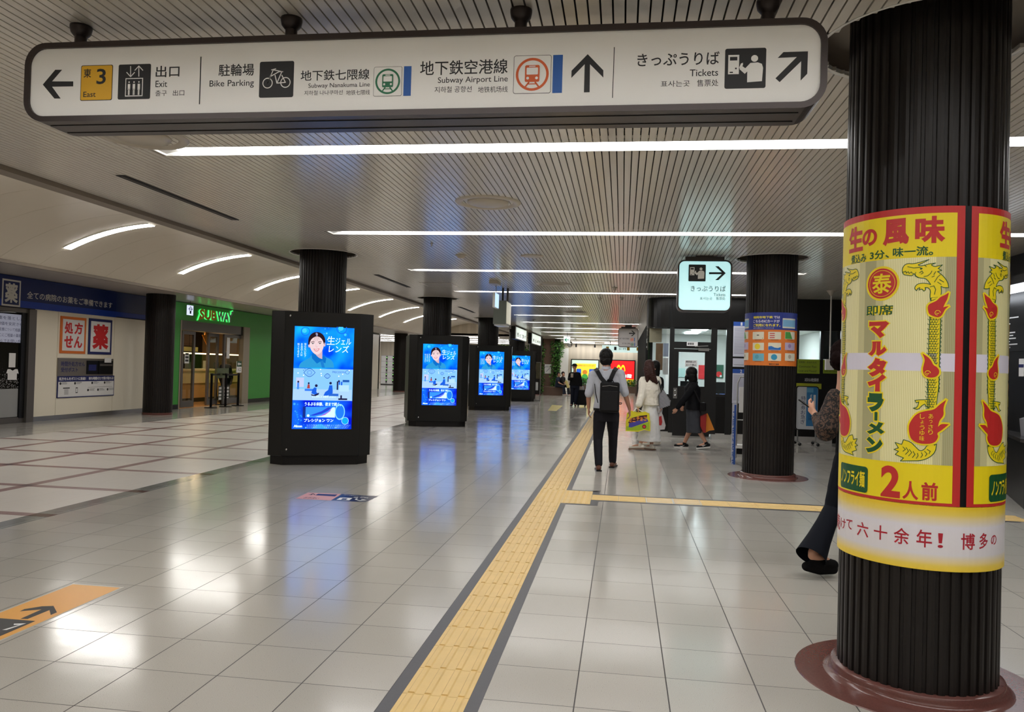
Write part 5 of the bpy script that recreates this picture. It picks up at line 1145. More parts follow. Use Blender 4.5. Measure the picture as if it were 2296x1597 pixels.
cc = [((60, 56, 50), (150, 160, 70)), ((196, 60, 66), (196, 60, 66)), ((70, 150, 60), (70, 150, 60)), ((232, 210, 50), (232, 210, 50)), ((40, 110, 190), (40, 110, 190)), ((190, 170, 200), (150, 130, 180)), ((110, 180, 200), (90, 160, 180)), ((50, 150, 190), (50, 150, 190)), ((230, 226, 214), (180, 170, 150))]
for k in (-1, 0):
    d = k*PWd
    for i in range(9):
        x0, x1 = [(305, 392), (425, 525), (555, 630)][i % 3]; y0, y1 = [(362, 420), (447, 505), (530, 588)][i//3]; b = W2.box(mz(x0, y0), mz(x1, y1)); u0, v0, u1, v1 = b[0]+d, b[1], b[2]+d, b[3]; W = u1-u0; H = v1-v0
        A.rrect(u0, v0, u1, v1, .006, mat('card6', (110, 180, 200), .4) if i == 6 else (mat('card5', (190, 176, 204), .4) if i == 5 else Cw), 2); m1 = mat('card_a%d' % i, cc[i][0], .4)
        if i == 0: A.rect(u0+W*.4, v0+H*.5, u0+W*.6, v0+H*.62, m1, 3); A.disc(u1-W*.1, v0+H*.15, .006, mat('card_b0', cc[0][1], .4), 3, 10)
        elif i == 1: [A.rect(u0+W*.12, v0+H*(.15+.28*j), u0+W*.5, v0+H*(.27+.28*j), m1, 3) for j in range(3)]
        elif i == 2: A.poly([(u0+.004, v0+.004), (u0+W*.7, v0+.004), (u0+W*.45, v1-.004), (u0+.004, v1-.004)], m1, 3)
        elif i in (3, 7): A.disc((u0+u1)/2-W*.05, (v0+v1)/2, H*.4, m1, 3, 24)
        elif i == 4: A.poly([(u0+.003, v0+.003), (u1-.003, v0+.003), (u1-.003, v0+H*.45), (u0+W*.75, v0+H*.3), (u0+W*.5, v0+H*.35), (u0+W*.25, v0+H*.55), (u0+.003, v0+H*.5)], m1, 3)
        else: A.disc(u0+W*.4, v0+H*.55, H*.28, mat('card_b%d' % i, cc[i][1], .4), 3, 18)
        A.rect(u0+W*.2, v0-.012, u1-W*.2, v0-.007, M_ink, 2)
    MT('福岡市交通局', 430, 608, 508, 620, M_ink, 2, .03, d)
B2_('travel_cards')

# ================================================================ STATION OFFICE
FY = 17.3; OX0 = .52
Mb = mat('office_black', (17, 16, 16), .28, spec=.35); Mfr = mat('window_frame_black', (20, 20, 21), .35)
def xz(px, py): p = P(px, py, FY); return p.x, p.z
z_f = P(1580, 735.5, FY).z; RC = .45
def corner(r, off=0): return [(OX0+r - r*math.cos(a)-0, FY+r - r*math.sin(a)) for a in [PI/2*i/8 for i in range(9)]]
mb = MB(); cor = corner(RC); inn = [(OX0+.2, 27.0), (OX0+.2, FY+RC)]+[(OX0+RC+.0, FY+.2)]+[(4.6, FY+.2)]
mb.prism([(OX0, 27.0)]+cor+[(4.6, FY)]+inn[::-1], z_f, ZC-.002, Mb)
for px_ in (1507, 1636, 1760): x_ = P(px_, 700, FY).x; mb.box((x_-.006, FY-.003, z_f), (x_+.006, FY, ZC-.002), M_gap)
mb.build('wall_office_fascia', kind='structure')
mb = MB(); mb.box((OX0-.012, FY+RC+.2, z_f+.05), (OX0-.002, 27.0, ZC-.01), M_soffit); mb.build('trim_2', kind='structure')
# lower black walls and windows
wx = lambda px: P(px, 850, FY).x
zw = P(1600, 886, FY).z
mb = MB()
def blk(px0, px1, py0, py1, d=.12, m=None): x0, z1 = xz(px0, py0); x1, _ = xz(px1, py0); z0 = P((px0+px1)/2, py1, FY).z if py1 else .0; mb.box((x0, FY, z0), (x1, FY+d, z1), m or Mb)
x510, x597, x632 = wx(1509), wx(1597), wx(1630)
mb.box((x510-.55, FY+.0, .0), (x510-.0, FY+.1, P(1490, 884, FY).z), Mb); mb.box((x597, FY, 0), (x632, FY+.1, zw), Mb); mb.box((x632, FY, 0), (wx(1788), FY+.12, z_f), Mb)
mb.box((wx(1788), FY, 0), (4.7, FY+.12, P(1812, 806, FY).z), Mb)
mb.build('wall_office_front', kind='structure')
mb = MB(); mb.box((x510-.6, FY-.012, 0), (x510-.0, FY, .12), mat('grey_skirting', (176, 174, 170), .35)); mb.box((x597, FY-.012, 0), (4.4, FY, .12), mat('grey_skirting', (176, 174, 170), .35)); mb.build('baseboard_office', kind='structure')
mb = MB()
for px0, px1 in ((1500, 1510), (1592.5, 1606), (1627, 1641)): mb.box((wx(px0), FY-.015, .1), (wx(px1), FY+.08, z_f), Mfr)
mb.box((wx(1466), FY+.02, z_f-.03), (wx(1640), FY+.08, z_f), Mfr); mb.box((wx(1606), FY-.01, zw-.04), (wx(1627), FY+.08, zw+.02), Mfr); mb.box((wx(1509), FY-.01, P(1550, 782, FY).z), (wx(1593), FY+.08, P(1550, 767, FY).z), Mfr)
f1 = mb.build('window_1', kind='structure'); mb = MB(); mb.box((wx(1510), FY+.03, P(1550, 767, FY).z), (wx(1593), FY+.035, z_f), M_glass); mb.box((wx(1606), FY+.03, zw), (wx(1627), FY+.035, z_f), M_glass); mb.build('glass_pane', f1)
mb = MB(); cz = corner(RC-.04)
for (a, b) in zip(cz, cz[1:]): mb.add([(a[0], a[1], .9), (b[0], b[1], .9), (b[0], b[1], z_f), (a[0], a[1], z_f)], [(0, 1, 2, 3)], M_glass)
w2 = mb.build('window_2', kind='structure')
mb = MB(); cq = corner(RC)
for (a, b) in zip(cq, cq[1:]): mb.add([(a[0], a[1], .0), (b[0], b[1], .0), (b[0], b[1], .9), (a[0], a[1], .9)], [(0, 1, 2, 3)], Mb)
mb.build('wall_office_corner', kind='structure')
A = Art(wallfn(FY+.3)); 
for px, c_ in (((1456, 736, 1484, 768), (176, 164, 140)), ((1470, 770, 1486, 830), (120, 92, 66)), ((1487, 770, 1499, 800), (150, 160, 180)), ((1486, 803, 1498, 840), (196, 196, 196))): A.rect(*bp(*px, FY+.3), mat('notice_%d_%d_%d' % c_, c_, .5), 1)
A.done('posted_notice', w2)
# fin wall along the hall
mb = MB(); y = FY+RC+.1
while y < 27: mb.box((OX0-.02, y, 0), (OX0+.14, y+.06, z_f+.05), Mfr); y += .42
mb.box((OX0+.02, FY+RC, 0), (OX0+.14, 27, .9), Mb); fw = mb.build('wall_office_fins', kind='structure'); mb = MB(); mb.box((OX0+.06, FY+RC, .9), (OX0+.066, 27, z_f), glass('fin_glass', (120, 128, 132))); mb.build('glass_pane', fw)
# office door
t = thing('office_door', ((x510+x597)/2, FY, 0), 'black framed station office door with glass pane and small white plate above', 'door'); dz0, dz1 = .04, P(1550, 783, FY).z; dx0, dx1 = wx(1510), wx(1592.5); g0, gz0, g1, gz1 = bp(1521, 790, 1580, 866.5, FY)
mb = MB()
for a, b, c_, d in ((dx0, g0, dz0, dz1), (g1, dx1, dz0, dz1), (g0, g1, dz0, gz0), (g0, g1, gz1, dz1)): mb.box((a, FY-.02, c_), (b, FY+.03, d), Mfr)
mb.build('door_leaf', t); mb = MB(); mb.box((g0, FY, gz0), (g1, FY+.006, gz1), M_glass); mb.build('glass_pane', t)
h = bp(1509.5, 870, 1518, 893.5, FY-.03); mb = MB(); mb.box((h[0], FY-.03, h[1]), (h[2], FY-.02, h[3]), M_steel); mb.ball(((h[0]+h[2])/2, FY-.06, h[1]+.06), .028, M_chrome); mb.ball(((h[0]+h[2])/2, FY-.05, h[3]-.06), .02, M_chrome); mb.build('handle_plate', t)
h = bp(1558, 777.5, 1588, 784, FY-.08); mb = MB(); mb.box((h[0]+.08, FY-.07, h[1]-.03), (h[2]+.02, FY-.02, h[1]+.03), M_steel); mb.bar((h[0], FY-.07, h[3]-.0), (h[2], FY-.05, h[3]+.02), .02, .02, M_steel); mb.build('door_closer', t)
mb = MB(); h = bp(1540, 766.5, 1564.5, 776, FY-.03); mb.box((h[0], FY-.035, h[1]), (h[2], FY-.02, h[3]), M_paper); pl = mb.build('name_plate', t); A = Art(wallfn(FY-.035)); A.text('駅務室', h[0]+.02, h[1]+.02, h[2]-.08, h[3]-.02, M_ink, 1, .03); A.done('lettering', pl)
A = Art(wallfn(FY-.002)); h = bp(1536, 808, 1563, 822, FY); A.rect(*h, M_paper, 1); A.text('関係者以外', h[0]+.02, (h[1]+h[3])/2+.01, h[2]-.02, h[3]-.01, M_ink, 2, .02); A.text('立入り禁止', h[0]+.02, h[1]+.01, h[2]-.02, (h[1]+h[3])/2-.01, M_ink, 2, .02); A.done('door_notice', t)
mb = MB(); mb.box((dx0-.02, FY-.03, 0), (dx1+.02, FY, .04), M_steel); mb.build('threshold', t)
# office interior
RB = 22.5; Mi = mat('office_inner_wall', (214, 216, 210), .6)
mb = MB(); mb.box((.75, RB, 0), (9, RB+.1, 2.9), Mi); mb.box((4.62, FY+.12, 0), (4.72, RB, 2.9), Mi); mb.build('wall_office_inner', kind='structure')
mb = MB(); mb.box((.75, FY+.2, 2.47), (4.7, RB, 2.51), Mi); mb.build('ceiling_office', kind='structure')
for i, (px0, py0, px1, py1) in enumerate([(1537, 744, 1568, 750), (1553, 736, 1588, 744)]):
    c_ = PZ((px0+px1)/2, (py0+py1)/2, 2.45); mb = MB(); mb.box((c_.x-.17, c_.y-.5, 2.45), (c_.x+.17, c_.y+.5, 2.469), glow('office_lamp', (240, 250, 255), 34)); mb.build('office_light', None, ['left flat ceiling lamp seen through the glass over the office door', 'right flat ceiling lamp seen through the glass over the office door'][i], 'ceiling light', 'office lamps')
mb = MB(); mb.box((3.2, 19.5, 2.45), (3.8, 20.6, 2.469), glow('office_lamp', (240, 250, 255), 34)); mb.build('office_light', None, 'office lamp behind the window above the green counter sign', 'ceiling light', 'office lamps')
def onwall(name, px, col, label, cat, Y=RB, d=.03, rough=.5): h = bp(*px, Y); mb = MB(); mb.box((h[0], Y-d, h[1]), (h[2], Y-.001, h[3]), mat('c_%s' % name+str(col), col, rough)); return mb.build(name, None, label, cat)
onwall('wall_poster', (1566, 819, 1580, 850), (208, 40, 44), 'red poster with white marks inside the station office, seen through the door', 'poster')
o = onwall('wall_board', (1582, 818, 1622, 848), (28, 84, 62), 'dark green board with red and white picture inside the office, seen through the side window', 'board'); h = bp(1606, 833, 1618, 846, RB-.03); A = Art(wallfn(RB-.03)); A.disc((h[0]+h[2])/2, (h[1]+h[3])/2, .08, M_red, 1, 16); A.disc((h[0]+h[2])/2+.05, (h[1]+h[3])/2-.05, .03, M_paper, 2, 10); A.done('picture', o)
onwall('pinned_sheet', (1521, 826, 1536, 846), (180, 214, 206), 'pale green sheet on the office back wall, left part of the door pane', 'poster')
onwall('blue_cabinet', (1603, 858, 1622, 895), (70, 100, 170), 'blue cabinet inside the office under the side window view', 'cabinet', Y=21.6, d=.4)
mb = MB(); mb.box((1.0, 20.6, .0), (3.6, 21.3, .78), mat('desk_grey', (150, 152, 150), .5)); mb.box((.98, 20.55, .78), (3.62, 21.32, .82), M_paper); mb.build('office_desk', None, 'grey office desk seen through the office door glass', 'desk')
for i, x_ in enumerate((1.5, 2.25, 2.9)): mb = MB(); mb.box((x_, 20.8, .88), (x_+.45, 20.84, 1.18), M_black); mb.box((x_+.2, 20.82, .82), (x_+.25, 20.86, .88), M_black); mb.box((x_+.1, 20.78, .82), (x_+.35, 20.9, .83), M_black); mb.build('monitor', None, ['left black monitor on the office desk', 'middle black monitor on the office desk', 'right black monitor on the office desk'][i], 'monitor', 'monitors on the office desk')

# boards on the office wall right of the door
Mpb = mat('print_blue', (40, 84, 170), .5)
def board(px, label, title=None, n=14, Y=FY-.03):
    h = bp(*px, Y); t = thing('timetable_board', ((h[0]+h[2])/2, Y, h[1]), label, 'notice board', 'notice boards right of the office door'); mb = MB(); mb.box((h[0]-.02, Y, h[1]-.02), (h[2]+.02, Y+.029, h[3]+.02), M_black); mb.build('frame', t)
    A = Art(wallfn(Y)); A.rect(*h, mat('board_lilac', (206, 208, 222), .45), 1); W = h[2]-h[0]; H = h[3]-h[1]
    if title: A.rect(h[0], h[3]-.09, h[2], h[3]-.0, Mpb, 2); A.text(title, h[0]+W*.40, h[3]-.08, h[0]+W*.5, h[3]-.01, M_paper, 3, .02)
    for i in range(n): v = h[3]-.14-(H-.18)*i/n; A.rect(h[0]+.02, v, h[2]-.02, v+.008, mat('print_grey', (120, 120, 140), .5), 2)
    A.done('sheet', t); return t
board((1644, 722, 1684, 800), 'tall white timetable sheet with blue heading left of the card poster column, upper', '1', 22)
board((1643, 804, 1684, 823), 'small white notice strip between the two timetable sheets', None, 3)
board((1642, 828, 1684, 905), 'tall white timetable sheet with blue heading, lower one', '2', 20)
# leaflet rack
LY2 = 12.6; t = thing('leaflet_rack', (P(1652, 1060, LY2).x, LY2, 0), 'wheeled leaflet rack with white and blue side banner left of the card poster column', 'rack'); q = lambda x, y, Y=LY2: P(x, y, Y)
h = bp(1640.5, 905, 1650, 1061, LY2); mb = MB(); mb.box((h[0], LY2, h[1]), (h[2], LY2+.02, h[3]), mat('banner_white', (205, 208, 222), .45)); mb.box((h[0]+.03, LY2-.002, h[1]+.02), (h[2]-.005, LY2, h[3]-.02), Mpb); mb.build('side_banner', t)
A = Art(wallfn(LY2-.002)); A.col('ご自由にお持ち', h[0]+.005, h[1]+.1, h[0]+.045, h[3]-.1, Mpb, 1, .02); A.done('lettering', t)
x1_ = h[2]+.55; mb = MB()
zt = q(1650, 845).z
for x_ in (h[2]+.01, x1_): mb.tube([(x_, LY2+.02, .1), (x_, LY2+.02, zt-.1), (x_+.04*(1 if x_ < x1_ else -1), LY2+.02, zt)], .010, M_steel, cap=True)
mb.tube([(h[2]+.05, LY2+.02, zt), (x1_-.04, LY2+.02, zt)], .010, M_steel)
for z_ in (q(1655, 942).z, q(1655, 1000).z): mb.tube([(h[2], LY2+.02, z_), (x1_, LY2+.02, z_)], .008, M_steel)
mb.build('wire_frame', t); mb = MB(); z_ = q(1658, 1000).z; mb.box((h[2], LY2, z_-.04), (x1_, LY2+.35, z_), M_white); mb.build('tray', t)
mb = MB(); mb.box((h[2]+.02, LY2+.03, .16), (x1_-.02, LY2+.33, z_-.04), M_black); mb.build('storage_box', t)
h2 = bp(1657, 868, 1668, 925, LY2); mb = MB(); mb.box((h2[0], LY2-.03, h2[1]), (h2[2]+.15, LY2+.0, h2[3]), M_paper); mb.build('leaflet', t)
for x_ in (h[0]+.05, x1_-.05):
    for y_ in (LY2+.05, LY2+.3): mb = MB(); mb.lathe([(0, -.02), (.04, -.02), (.04, .02), (0, .02)], M_black, seg=14); o = mb.build('castor', t); o.matrix_parent_inverse = Matrix.Identity(4); o.rotation_euler = (0, PI/2, 0); o.location = (x_-t.location.x, y_-t.location.y, .04)
# window with green counter sign, whiteboard
w = bp(1790, 742, 1838, 806, FY); mb = MB()
for a, b in ((wx(1785), wx(1790)), (wx(1838), wx(1845)), (wx(1878), wx(1882))): mb.box((a, FY-.01, w[1]), (b, FY+.08, z_f), Mfr)
mb.box((wx(1785), FY-.01, w[3]), (wx(1882), FY+.1, z_f), Mb); f3 = mb.build('window_3', kind='structure'); mb = MB(); mb.box((w[0], FY+.03, w[1]), (wx(1880), FY+.035, w[3]), M_glass); mb.build('glass_pane', f3)
mb = MB(); h = bp(1845, 740, 1878, 806, FY+.1); mb.box((h[0], FY+.12, h[1]), (h[2], FY+.14, h[3]), mat('grey_blind', (86, 90, 94), .5)); mb.build('window_blind', None, 'grey blind behind the glass right of the bright office window', 'blind')
Mlime = mat('lime_sign', (138, 158, 36), .4)
for i, (px, lab) in enumerate((((1788, 806, 1838, 838), 'lime green counter sign under the bright office window, left part'), ((1846, 808, 1882, 838), 'lime green counter sign continuing right behind the woman with the phone'))):
    h = bp(*px, FY-.02); t = thing('counter_sign', ((h[0]+h[2])/2, FY, h[1]), lab, 'sign', 'lime counter signs'); mb = MB(); mb.box((h[0], FY-.02, h[1]), (h[2], FY, h[3]), Mlime); mb.build('panel', t); A = Art(wallfn(FY-.02)); H = h[3]-h[1]
    for j, s_ in enumerate(['定期券・お忘れもの', 'Commuter Pass', 'Lost and Found']): A.text(s_, h[0]+.03, h[1]+H*(.72-.3*j), h[0]+(h[2]-h[0])*.85, h[1]+H*(.86-.3*j), M_ink, 1)
    A.done('lettering', t)
h = bp(1805, 848, 1836, 856, FY-.02); A = Art(wallfn(FY-.001)); A.text('お忘れもの総合案内所', *h, M_paper, 1); o = A.done('wall_lettering', None); tag(o, 'tiny white lettering on the black wall under the lime sign', 'lettering')
h = bp(1786, 860, 1842, 872, FY-.02); mb = MB(); mb.box((h[0], FY-.012, h[1]), (h[2], FY, h[3]), mat('olive_strip', (160, 164, 40), .4)); mb.build('olive_strip', None, 'thin yellow green strip on the black wall just above the whiteboard', 'wall strip')
BY = 16.6; h = bp(1783.5, 866, 1835.5, 965, BY); t = thing('whiteboard', ((h[0]+h[2])/2, BY, 0), 'mobile whiteboard with blue sheet and handwriting by the office wall', 'whiteboard')
mb = MB(); frame_ring(mb, rr(h[0], h[1], h[2], h[3], .06, 5), rr(h[0]+.018, h[1]+.018, h[2]-.018, h[3]-.018, .045, 5), BY-.015, BY+.025, M_black); mb.build('frame', t)
mb = MB(); mb.prismx(rr(h[0]+.015, h[1]+.015, h[2]-.015, h[3]-.015, .045, 5), lambda a, b, c: (a, BY+c, b), mat('whiteboard_face', (206, 210, 216), .25), .02); mb.build('board_face', t)
A = Art(wallfn(BY)); hb = bp(1808, 868, 1833, 956, BY); A.rect(*hb, mat('sheet_blue', (46, 120, 176), .45), 1); W = hb[2]-hb[0]; H = hb[3]-hb[1]; A.rect(hb[0]+W*.02, hb[3]-H*.14, hb[0]+W*.6, hb[3]-H*.03, mat('sheet_tag', (90, 160, 200), .45), 2); A.rect(hb[0]+W*.62, hb[1]+H*.35, hb[0]+W*.82, hb[3]-H*.2, M_paper, 2)
A.col('ボイン', hb[0]+W*.3, hb[1]+H*.45, hb[0]+W*.5, hb[3]-H*.18, mat('chalk_white', (220, 228, 232), .5), 2, .02); A.done('blue_sheet', t)
A.col('特急券お急ぎ', h[0]+.10, h[1]+.12, h[0]+.20, h[3]-.20, M_navy, 1); A.col('窓口は', h[0]+.26, h[1]+.2, h[0]+.33, h[3]-.35, M_navy, 1); A.done('handwriting', t)
for x_ in (h[0]+.05, h[2]-.05): mb = MB(); mb.tube([(x_, BY, h[1]), (x_, BY, .08)], .014, M_steel); mb.tube([(x_, BY-.22, .07), (x_, BY+.22, .07)], .014, M_steel); mb.ball((x_, BY-.22, .035), .035, M_black); mb.ball((x_, BY+.22, .035), .035, M_black); mb.build('leg', t)
c_ = P(1862, 750, 15.5); mb = MB(); mb.tube([(c_.x, 15.5, P(1862, 818, 15.5).z), (c_.x, 15.5, ZC)], .014, M_white); mb.lathe([(.014, -.1), (.05, -.05), (.09, 0)], M_vent, (c_.x, 15.5, ZC), 16); mb.box((c_.x-.08, 15.45, P(1862, 818, 15.5).z-.1), (c_.x+.06, 15.55, P(1862, 818, 15.5).z+.1), M_white); mb.build('hanging_post', None, 'thin white post hanging from the ceiling behind the woman with the phone', 'post')

# ---------------------------------------------------------------- ticket machines at the right edge
mb = MB(); mb.box((4.95, -2, 0), (5.1, FY+.1, ZC+.0), Mb); mb.box((4.6, FY+.1, 2.2), (5.1, FY+.3, ZC), Mb); mb.build('wall_right', kind='structure')
mb = MB(); mb.box((9.3, -9, 0), (9.45, 30, ZC), M_beige); mb.build('wall_right_outer', kind='structure')
t = thing('ticket_machine_counter', (4.7, 9, 0), 'black ticket machine counter at the right edge behind the nearest column', 'counter')
base = [(4.45, 6.0), (4.45, 9.44), (4.8, 10.6), (4.94, 11.5), (4.94, 6.0)]
mb = MB(); mb.prism(base, 0, .74, Mb); mb.build('base', t); mb = MB(); mb.prism([(4.40, 5.95), (4.40, 9.44), (4.76, 10.65), (4.94, 11.6), (4.94, 5.95)], .741, .78, mat('counter_top_dark', (52, 50, 48), .2)); mb.build('worktop', t)
for i in range(2):
    y0 = 9.0-1.1*i; t = thing('ticket_machine', (4.7, y0, .78), ['silver ticket machine with glowing slots at the right edge, nearer the office', 'silver ticket machine hidden behind the poster column'][i], 'ticket machine', 'ticket machines')
    dd = .25 if i == 0 else 0
    mb = MB(); mb.prismx([(4.52+dd/2, .781), (4.50+dd/2, .98), (4.66+dd/2, 1.04), (4.76+dd/2, 1.30), (4.94, 1.32), (4.94, .781)], lambda a, b, c: (a, y0+c, b), mat('machine_silver', (150, 150, 156), .3, .5), .95); mb.build('body', t)
    for z_ in (.86, .94): mb = MB(); mb.box((4.500+dd/2, y0+.62, z_), (4.510+dd/2, y0+.74, z_+.025), glow('slot_glow', (255, 190, 120), 3)); mb.build('coin_slot', t)
    mb = MB(); mb.box((4.93, y0+.1, 1.38), (4.94, y0+.8, 1.52), mat('machine_blue', (40, 60, 150), .4)); mb.build('blue_sheet', t)
t = thing('fare_map_board', (4.93, 9.5, 1.7), 'black fare map board with small white lettering above the ticket machines', 'board'); Xf = 4.93
u0 = 8.0; mb = MB(); mb.box((Xf, u0, 1.80), (Xf+.015, 11.8, 2.32), M_black); mb.build('panel', t)
A = Art(lambda u, v, w: (Xf-w, u, v)); rr2 = random.Random(4)
for i in range(12):
    for j in range(6): u = 11.7-j*.6; A.rect(u, 2.26-i*.038, u-rr2.uniform(.15, .5), 2.275-i*.038, M_paper, 1)
A.done('lettering', t)
for i, (a, b, c_, d) in enumerate(((9.6, 1.42, 9.95, 1.72), (10.5, 1.48, 10.62, 1.7), (8.7, 1.42, 9.1, 1.72))): mb = MB(); mb.box((Xf-.01, a, b), (Xf+.02, c_, d), M_paper); mb.box((Xf-.012, a, (b+d)/2), (Xf-.010, c_, (b+d)/2+.04), M_navy); mb.build('notice_sheet', None, ['white notice with blue line above the silver machine at the right edge', 'narrow white notice beside the noodle poster edge', 'white notice above the hidden machine'][i], 'notice', 'notices above the ticket machines')
c_ = PX(2294, 598, 4.9); mb = MB(); mb.box((4.6, c_.y-1.2, 2.50), (4.75, c_.y+1.2, 2.56), glow('machine_light', (240, 246, 255), 6)); mb.box((4.55, c_.y-1.25, 2.56), (4.94, c_.y+1.25, 2.66), Mb); mb.build('machine_canopy_light', None, 'bright lamp over the ticket machines at the right edge', 'lamp')

# ================================================================ FAR END
EY = 50.0
mb = MB(); x_ = P(1254, 850, EY).x; mb.box((x_, EY, 0), (5, EY+.2, ZC), M_farwall); mb.box((-5.6, 60, 0), (x_+.2, 60.2, 3.2), M_farwall); mb.box((x_, EY+.2, 0), (x_+.2, 60, 3.1), M_farwall); mb.build('wall_far', kind='structure')
mb = MB(); mb.box((x_-.02, EY-.03, 0), (x_+.55, EY-.001, ZC-.3), mat('bright_white_panel', (236, 236, 232), .5)); mb.build('trim_3', kind='structure')
mb = MB(); mb.box((4.9, 27, 0), (5.0, EY, ZC), M_farwall); mb.box((OX0+.2, 26.9, 0), (4.9, 27, ZC), M_beige); mb.build('wall_right_far', kind='structure')
mb = MB(); mb.box((-13.7, -9.2, 0), (9.5, -9, 3.4), M_beige); mb.build('wall_behind', kind='structure')
mb = MB(); mb.box((-13.6, 28.8, 0), (-13.4, 42.2, 3.0), M_beige); mb.box((-13.6, 42.0, 0), (-13.4, 42.3, 3.3), M_beige); mb.box((-26.1, 42, 0), (-26, 62, 3.2), M_beige); mb.box((-26, 42.0, 0), (-13.6, 42.1, 3.2), M_beige); mb.box((-12.2, 28.8, 0), (-13.4, 29, 3.0), M_green); mb.build('wall_left_far', kind='structure')
# posters
def fposter(name, px, label, fr=.06, Y=EY-.02):
    h = bp(*px, Y); t = thing(name, ((h[0]+h[2])/2, Y, h[1]), label, 'poster'); mb = MB(); mb.box((h[0]-fr, Y-.06, h[1]-fr), (h[2]+fr, Y+.019, h[3]+fr), M_black); mb.build('frame', t); return t, h, Art(wallfn(Y-.061))
t, h, A = fposter('mall_poster', (1282, 808, 1341, 862), 'lit yellow and pale green poster on the far wall behind the man in the cap'); W = h[2]-h[0]; H = h[3]-h[1]; q = lambda a, b: (h[0]+W*a, h[1]+H*b)
def Lm(c, k=.8): return mat('lit_%d_%d_%d' % c, c, .4, emit=c, es=k)
A.rect(*h, Lm((190, 212, 196)), 1); A.rect(*q(.14, .28), *q(.92, .86), Lm((238, 214, 60)), 2); A.rect(*q(.04, .04), *q(.96, .2), Lm((40, 150, 110)), 2); A.text('ご好評ありがとうございます。', *q(.2, .74), *q(.88, .82), Lm((190, 90, 30)), 3, .02)
A.rrect(*q(.18, .42), *q(.36, .64), .06, Lm((40, 90, 190)), 3); A.rrect(*q(.66, .42), *q(.88, .64), .06, Lm((40, 90, 190)), 3); A.disc(*q(.5, .5), .15, Lm((200, 120, 40)), 3, 20); A.disc(*q(.5, .3), .2, Lm((70, 160, 70)), 4, 20); A.done('picture', t)
t, h, A = fposter('burger_poster', (1369, 809.5, 1422, 862), 'bright red lit poster with yellow arches and white lettering on the far wall'); W = h[2]-h[0]; H = h[3]-h[1]
A.rect(*h, Lm((226, 24, 30), .95), 1); A.rect(*q(0, 0), *q(1, .22), Lm((255, 206, 20), .9), 2); Ya = Lm((255, 204, 20), 1.3)
for cx in (.34, .52): u, v = q(cx, .56); A.ring(u, v, W*.065, W*.10, Ya, 2, 20, 2.7, 0, PI)
A.text('地下1階', *q(.22, .28), *q(.9, .44), Lm((255, 255, 255), 1.2), 2, .05); A.done('picture', t)
BY = 45; h = bp(1350, 775, 1440, 790.5, BY); t = thing('lit_direction_bar', ((h[0]+h[2])/2, BY, h[1]), 'long pale lit direction sign with yellow plates hanging before the far wall', 'sign'); mb = MB(); mb.box((h[0], BY, h[1]), (h[2], BY+.15, h[3]), Lm((206, 234, 230), .85)); mb.build('lit_panel', t); A = Art(wallfn(BY)); W = h[2]-h[0]; H = h[3]-h[1]
for a in (.1, .62, .86): A.rect(*q(a, .3), *q(a+.07, .8), mat('exit_yellow'), 1)
A.rect(*q(.3, .3), *q(.36, .8), M_ink, 1); A.text('出口3・地下街', *q(.42, .35), *q(.6, .7), M_ink, 1, .02); A.done('lettering', t); mb = MB()
for a in (.2, .8): mb.tube([(h[0]+W*a, BY+.07, h[3]), (h[0]+W*a, BY+.07, ZC)], .02, M_black)
mb.build('hanger', t)
# foliage
Mleaf = [mat('leaf_a', (62, 120, 44), .5), mat('leaf_b', (34, 78, 30), .5), mat('leaf_c', (110, 160, 70), .5)]
def leaves(mb, x0, x1, y0, y1, z0, z1, n, s, r):
    for i in range(n):
        c_ = Vector((r.uniform(x0, x1), r.uniform(y0, y1), r.uniform(z0, z1))); a = Vector((r.gauss(0, 1), r.gauss(0, 1), r.gauss(0, .6))).normalized(); b = a.cross(Vector((r.gauss(0, 1), r.gauss(0, 1), r.gauss(0, 1)))).normalized(); L_ = s*r.uniform(.6, 1.3)
        mb.add([c_, c_+a*L_*.5+b*L_*.28, c_+a*L_, c_+a*L_*.5-b*L_*.28], [(0, 1, 2, 3)], r.choice(Mleaf))
rl = random.Random(9); PYl = 43.0; h = bp(1217, 762, 1238, 893, PYl)
Mbr = mat('brown_panel', (104, 80, 66), .5)
t = thing('brown_pillar', ((h[0]+h[2])/2, PYl, 0), 'brown square pillar with a white paper notice beside the green plant wall', 'pillar'); mb = MB(); mb.box((h[0], PYl, 0), (h[2]+.1, PYl+.8, ZC), Mbr); mb.build('body', t); g = bp(1221, 817, 1236, 838, PYl-.02); mb = MB(); mb.box((g[0], PYl-.02, g[1]), (g[2], PYl, g[3]), M_paper); o = mb.build('notice', t); A = Art(wallfn(PYl-.02)); A.text('お知らせ', g[0]+.05, g[3]-.18, g[2]-.05, g[3]-.08, M_navy, 1); A.line([(g[0]+.1, g[1]+.1), (g[2]-.1, g[1]+.3)], .02, M_navy, 1); A.done('lettering', o)
for i, (px, lab) in enumerate((((1237, 766, 1254, 874), 'tall green plant wall right of the brown pillar'), ((1211, 770, 1219, 880), 'narrow strip of hanging green plants left of the brown pillar'))):
    h = bp(*px, PYl); t = thing('plant_wall', ((h[0]+h[2])/2, PYl, 0), lab, 'plants', 'green plant walls'); mb = MB(); mb.box((h[0], PYl+.1, 0), (h[2], PYl+.6, ZC), mat('plant_backing', (36, 40, 28), .8)); mb.build('backing', t); mb = MB(); leaves(mb, h[0]-.05, h[2]+.05, PYl-.12, PYl+.12, h[1], min(ZC-.02, h[3]), 1500 if i == 0 else 600, .11, rl); o = mb.build('foliage', t); o['kind'] = 'stuff'
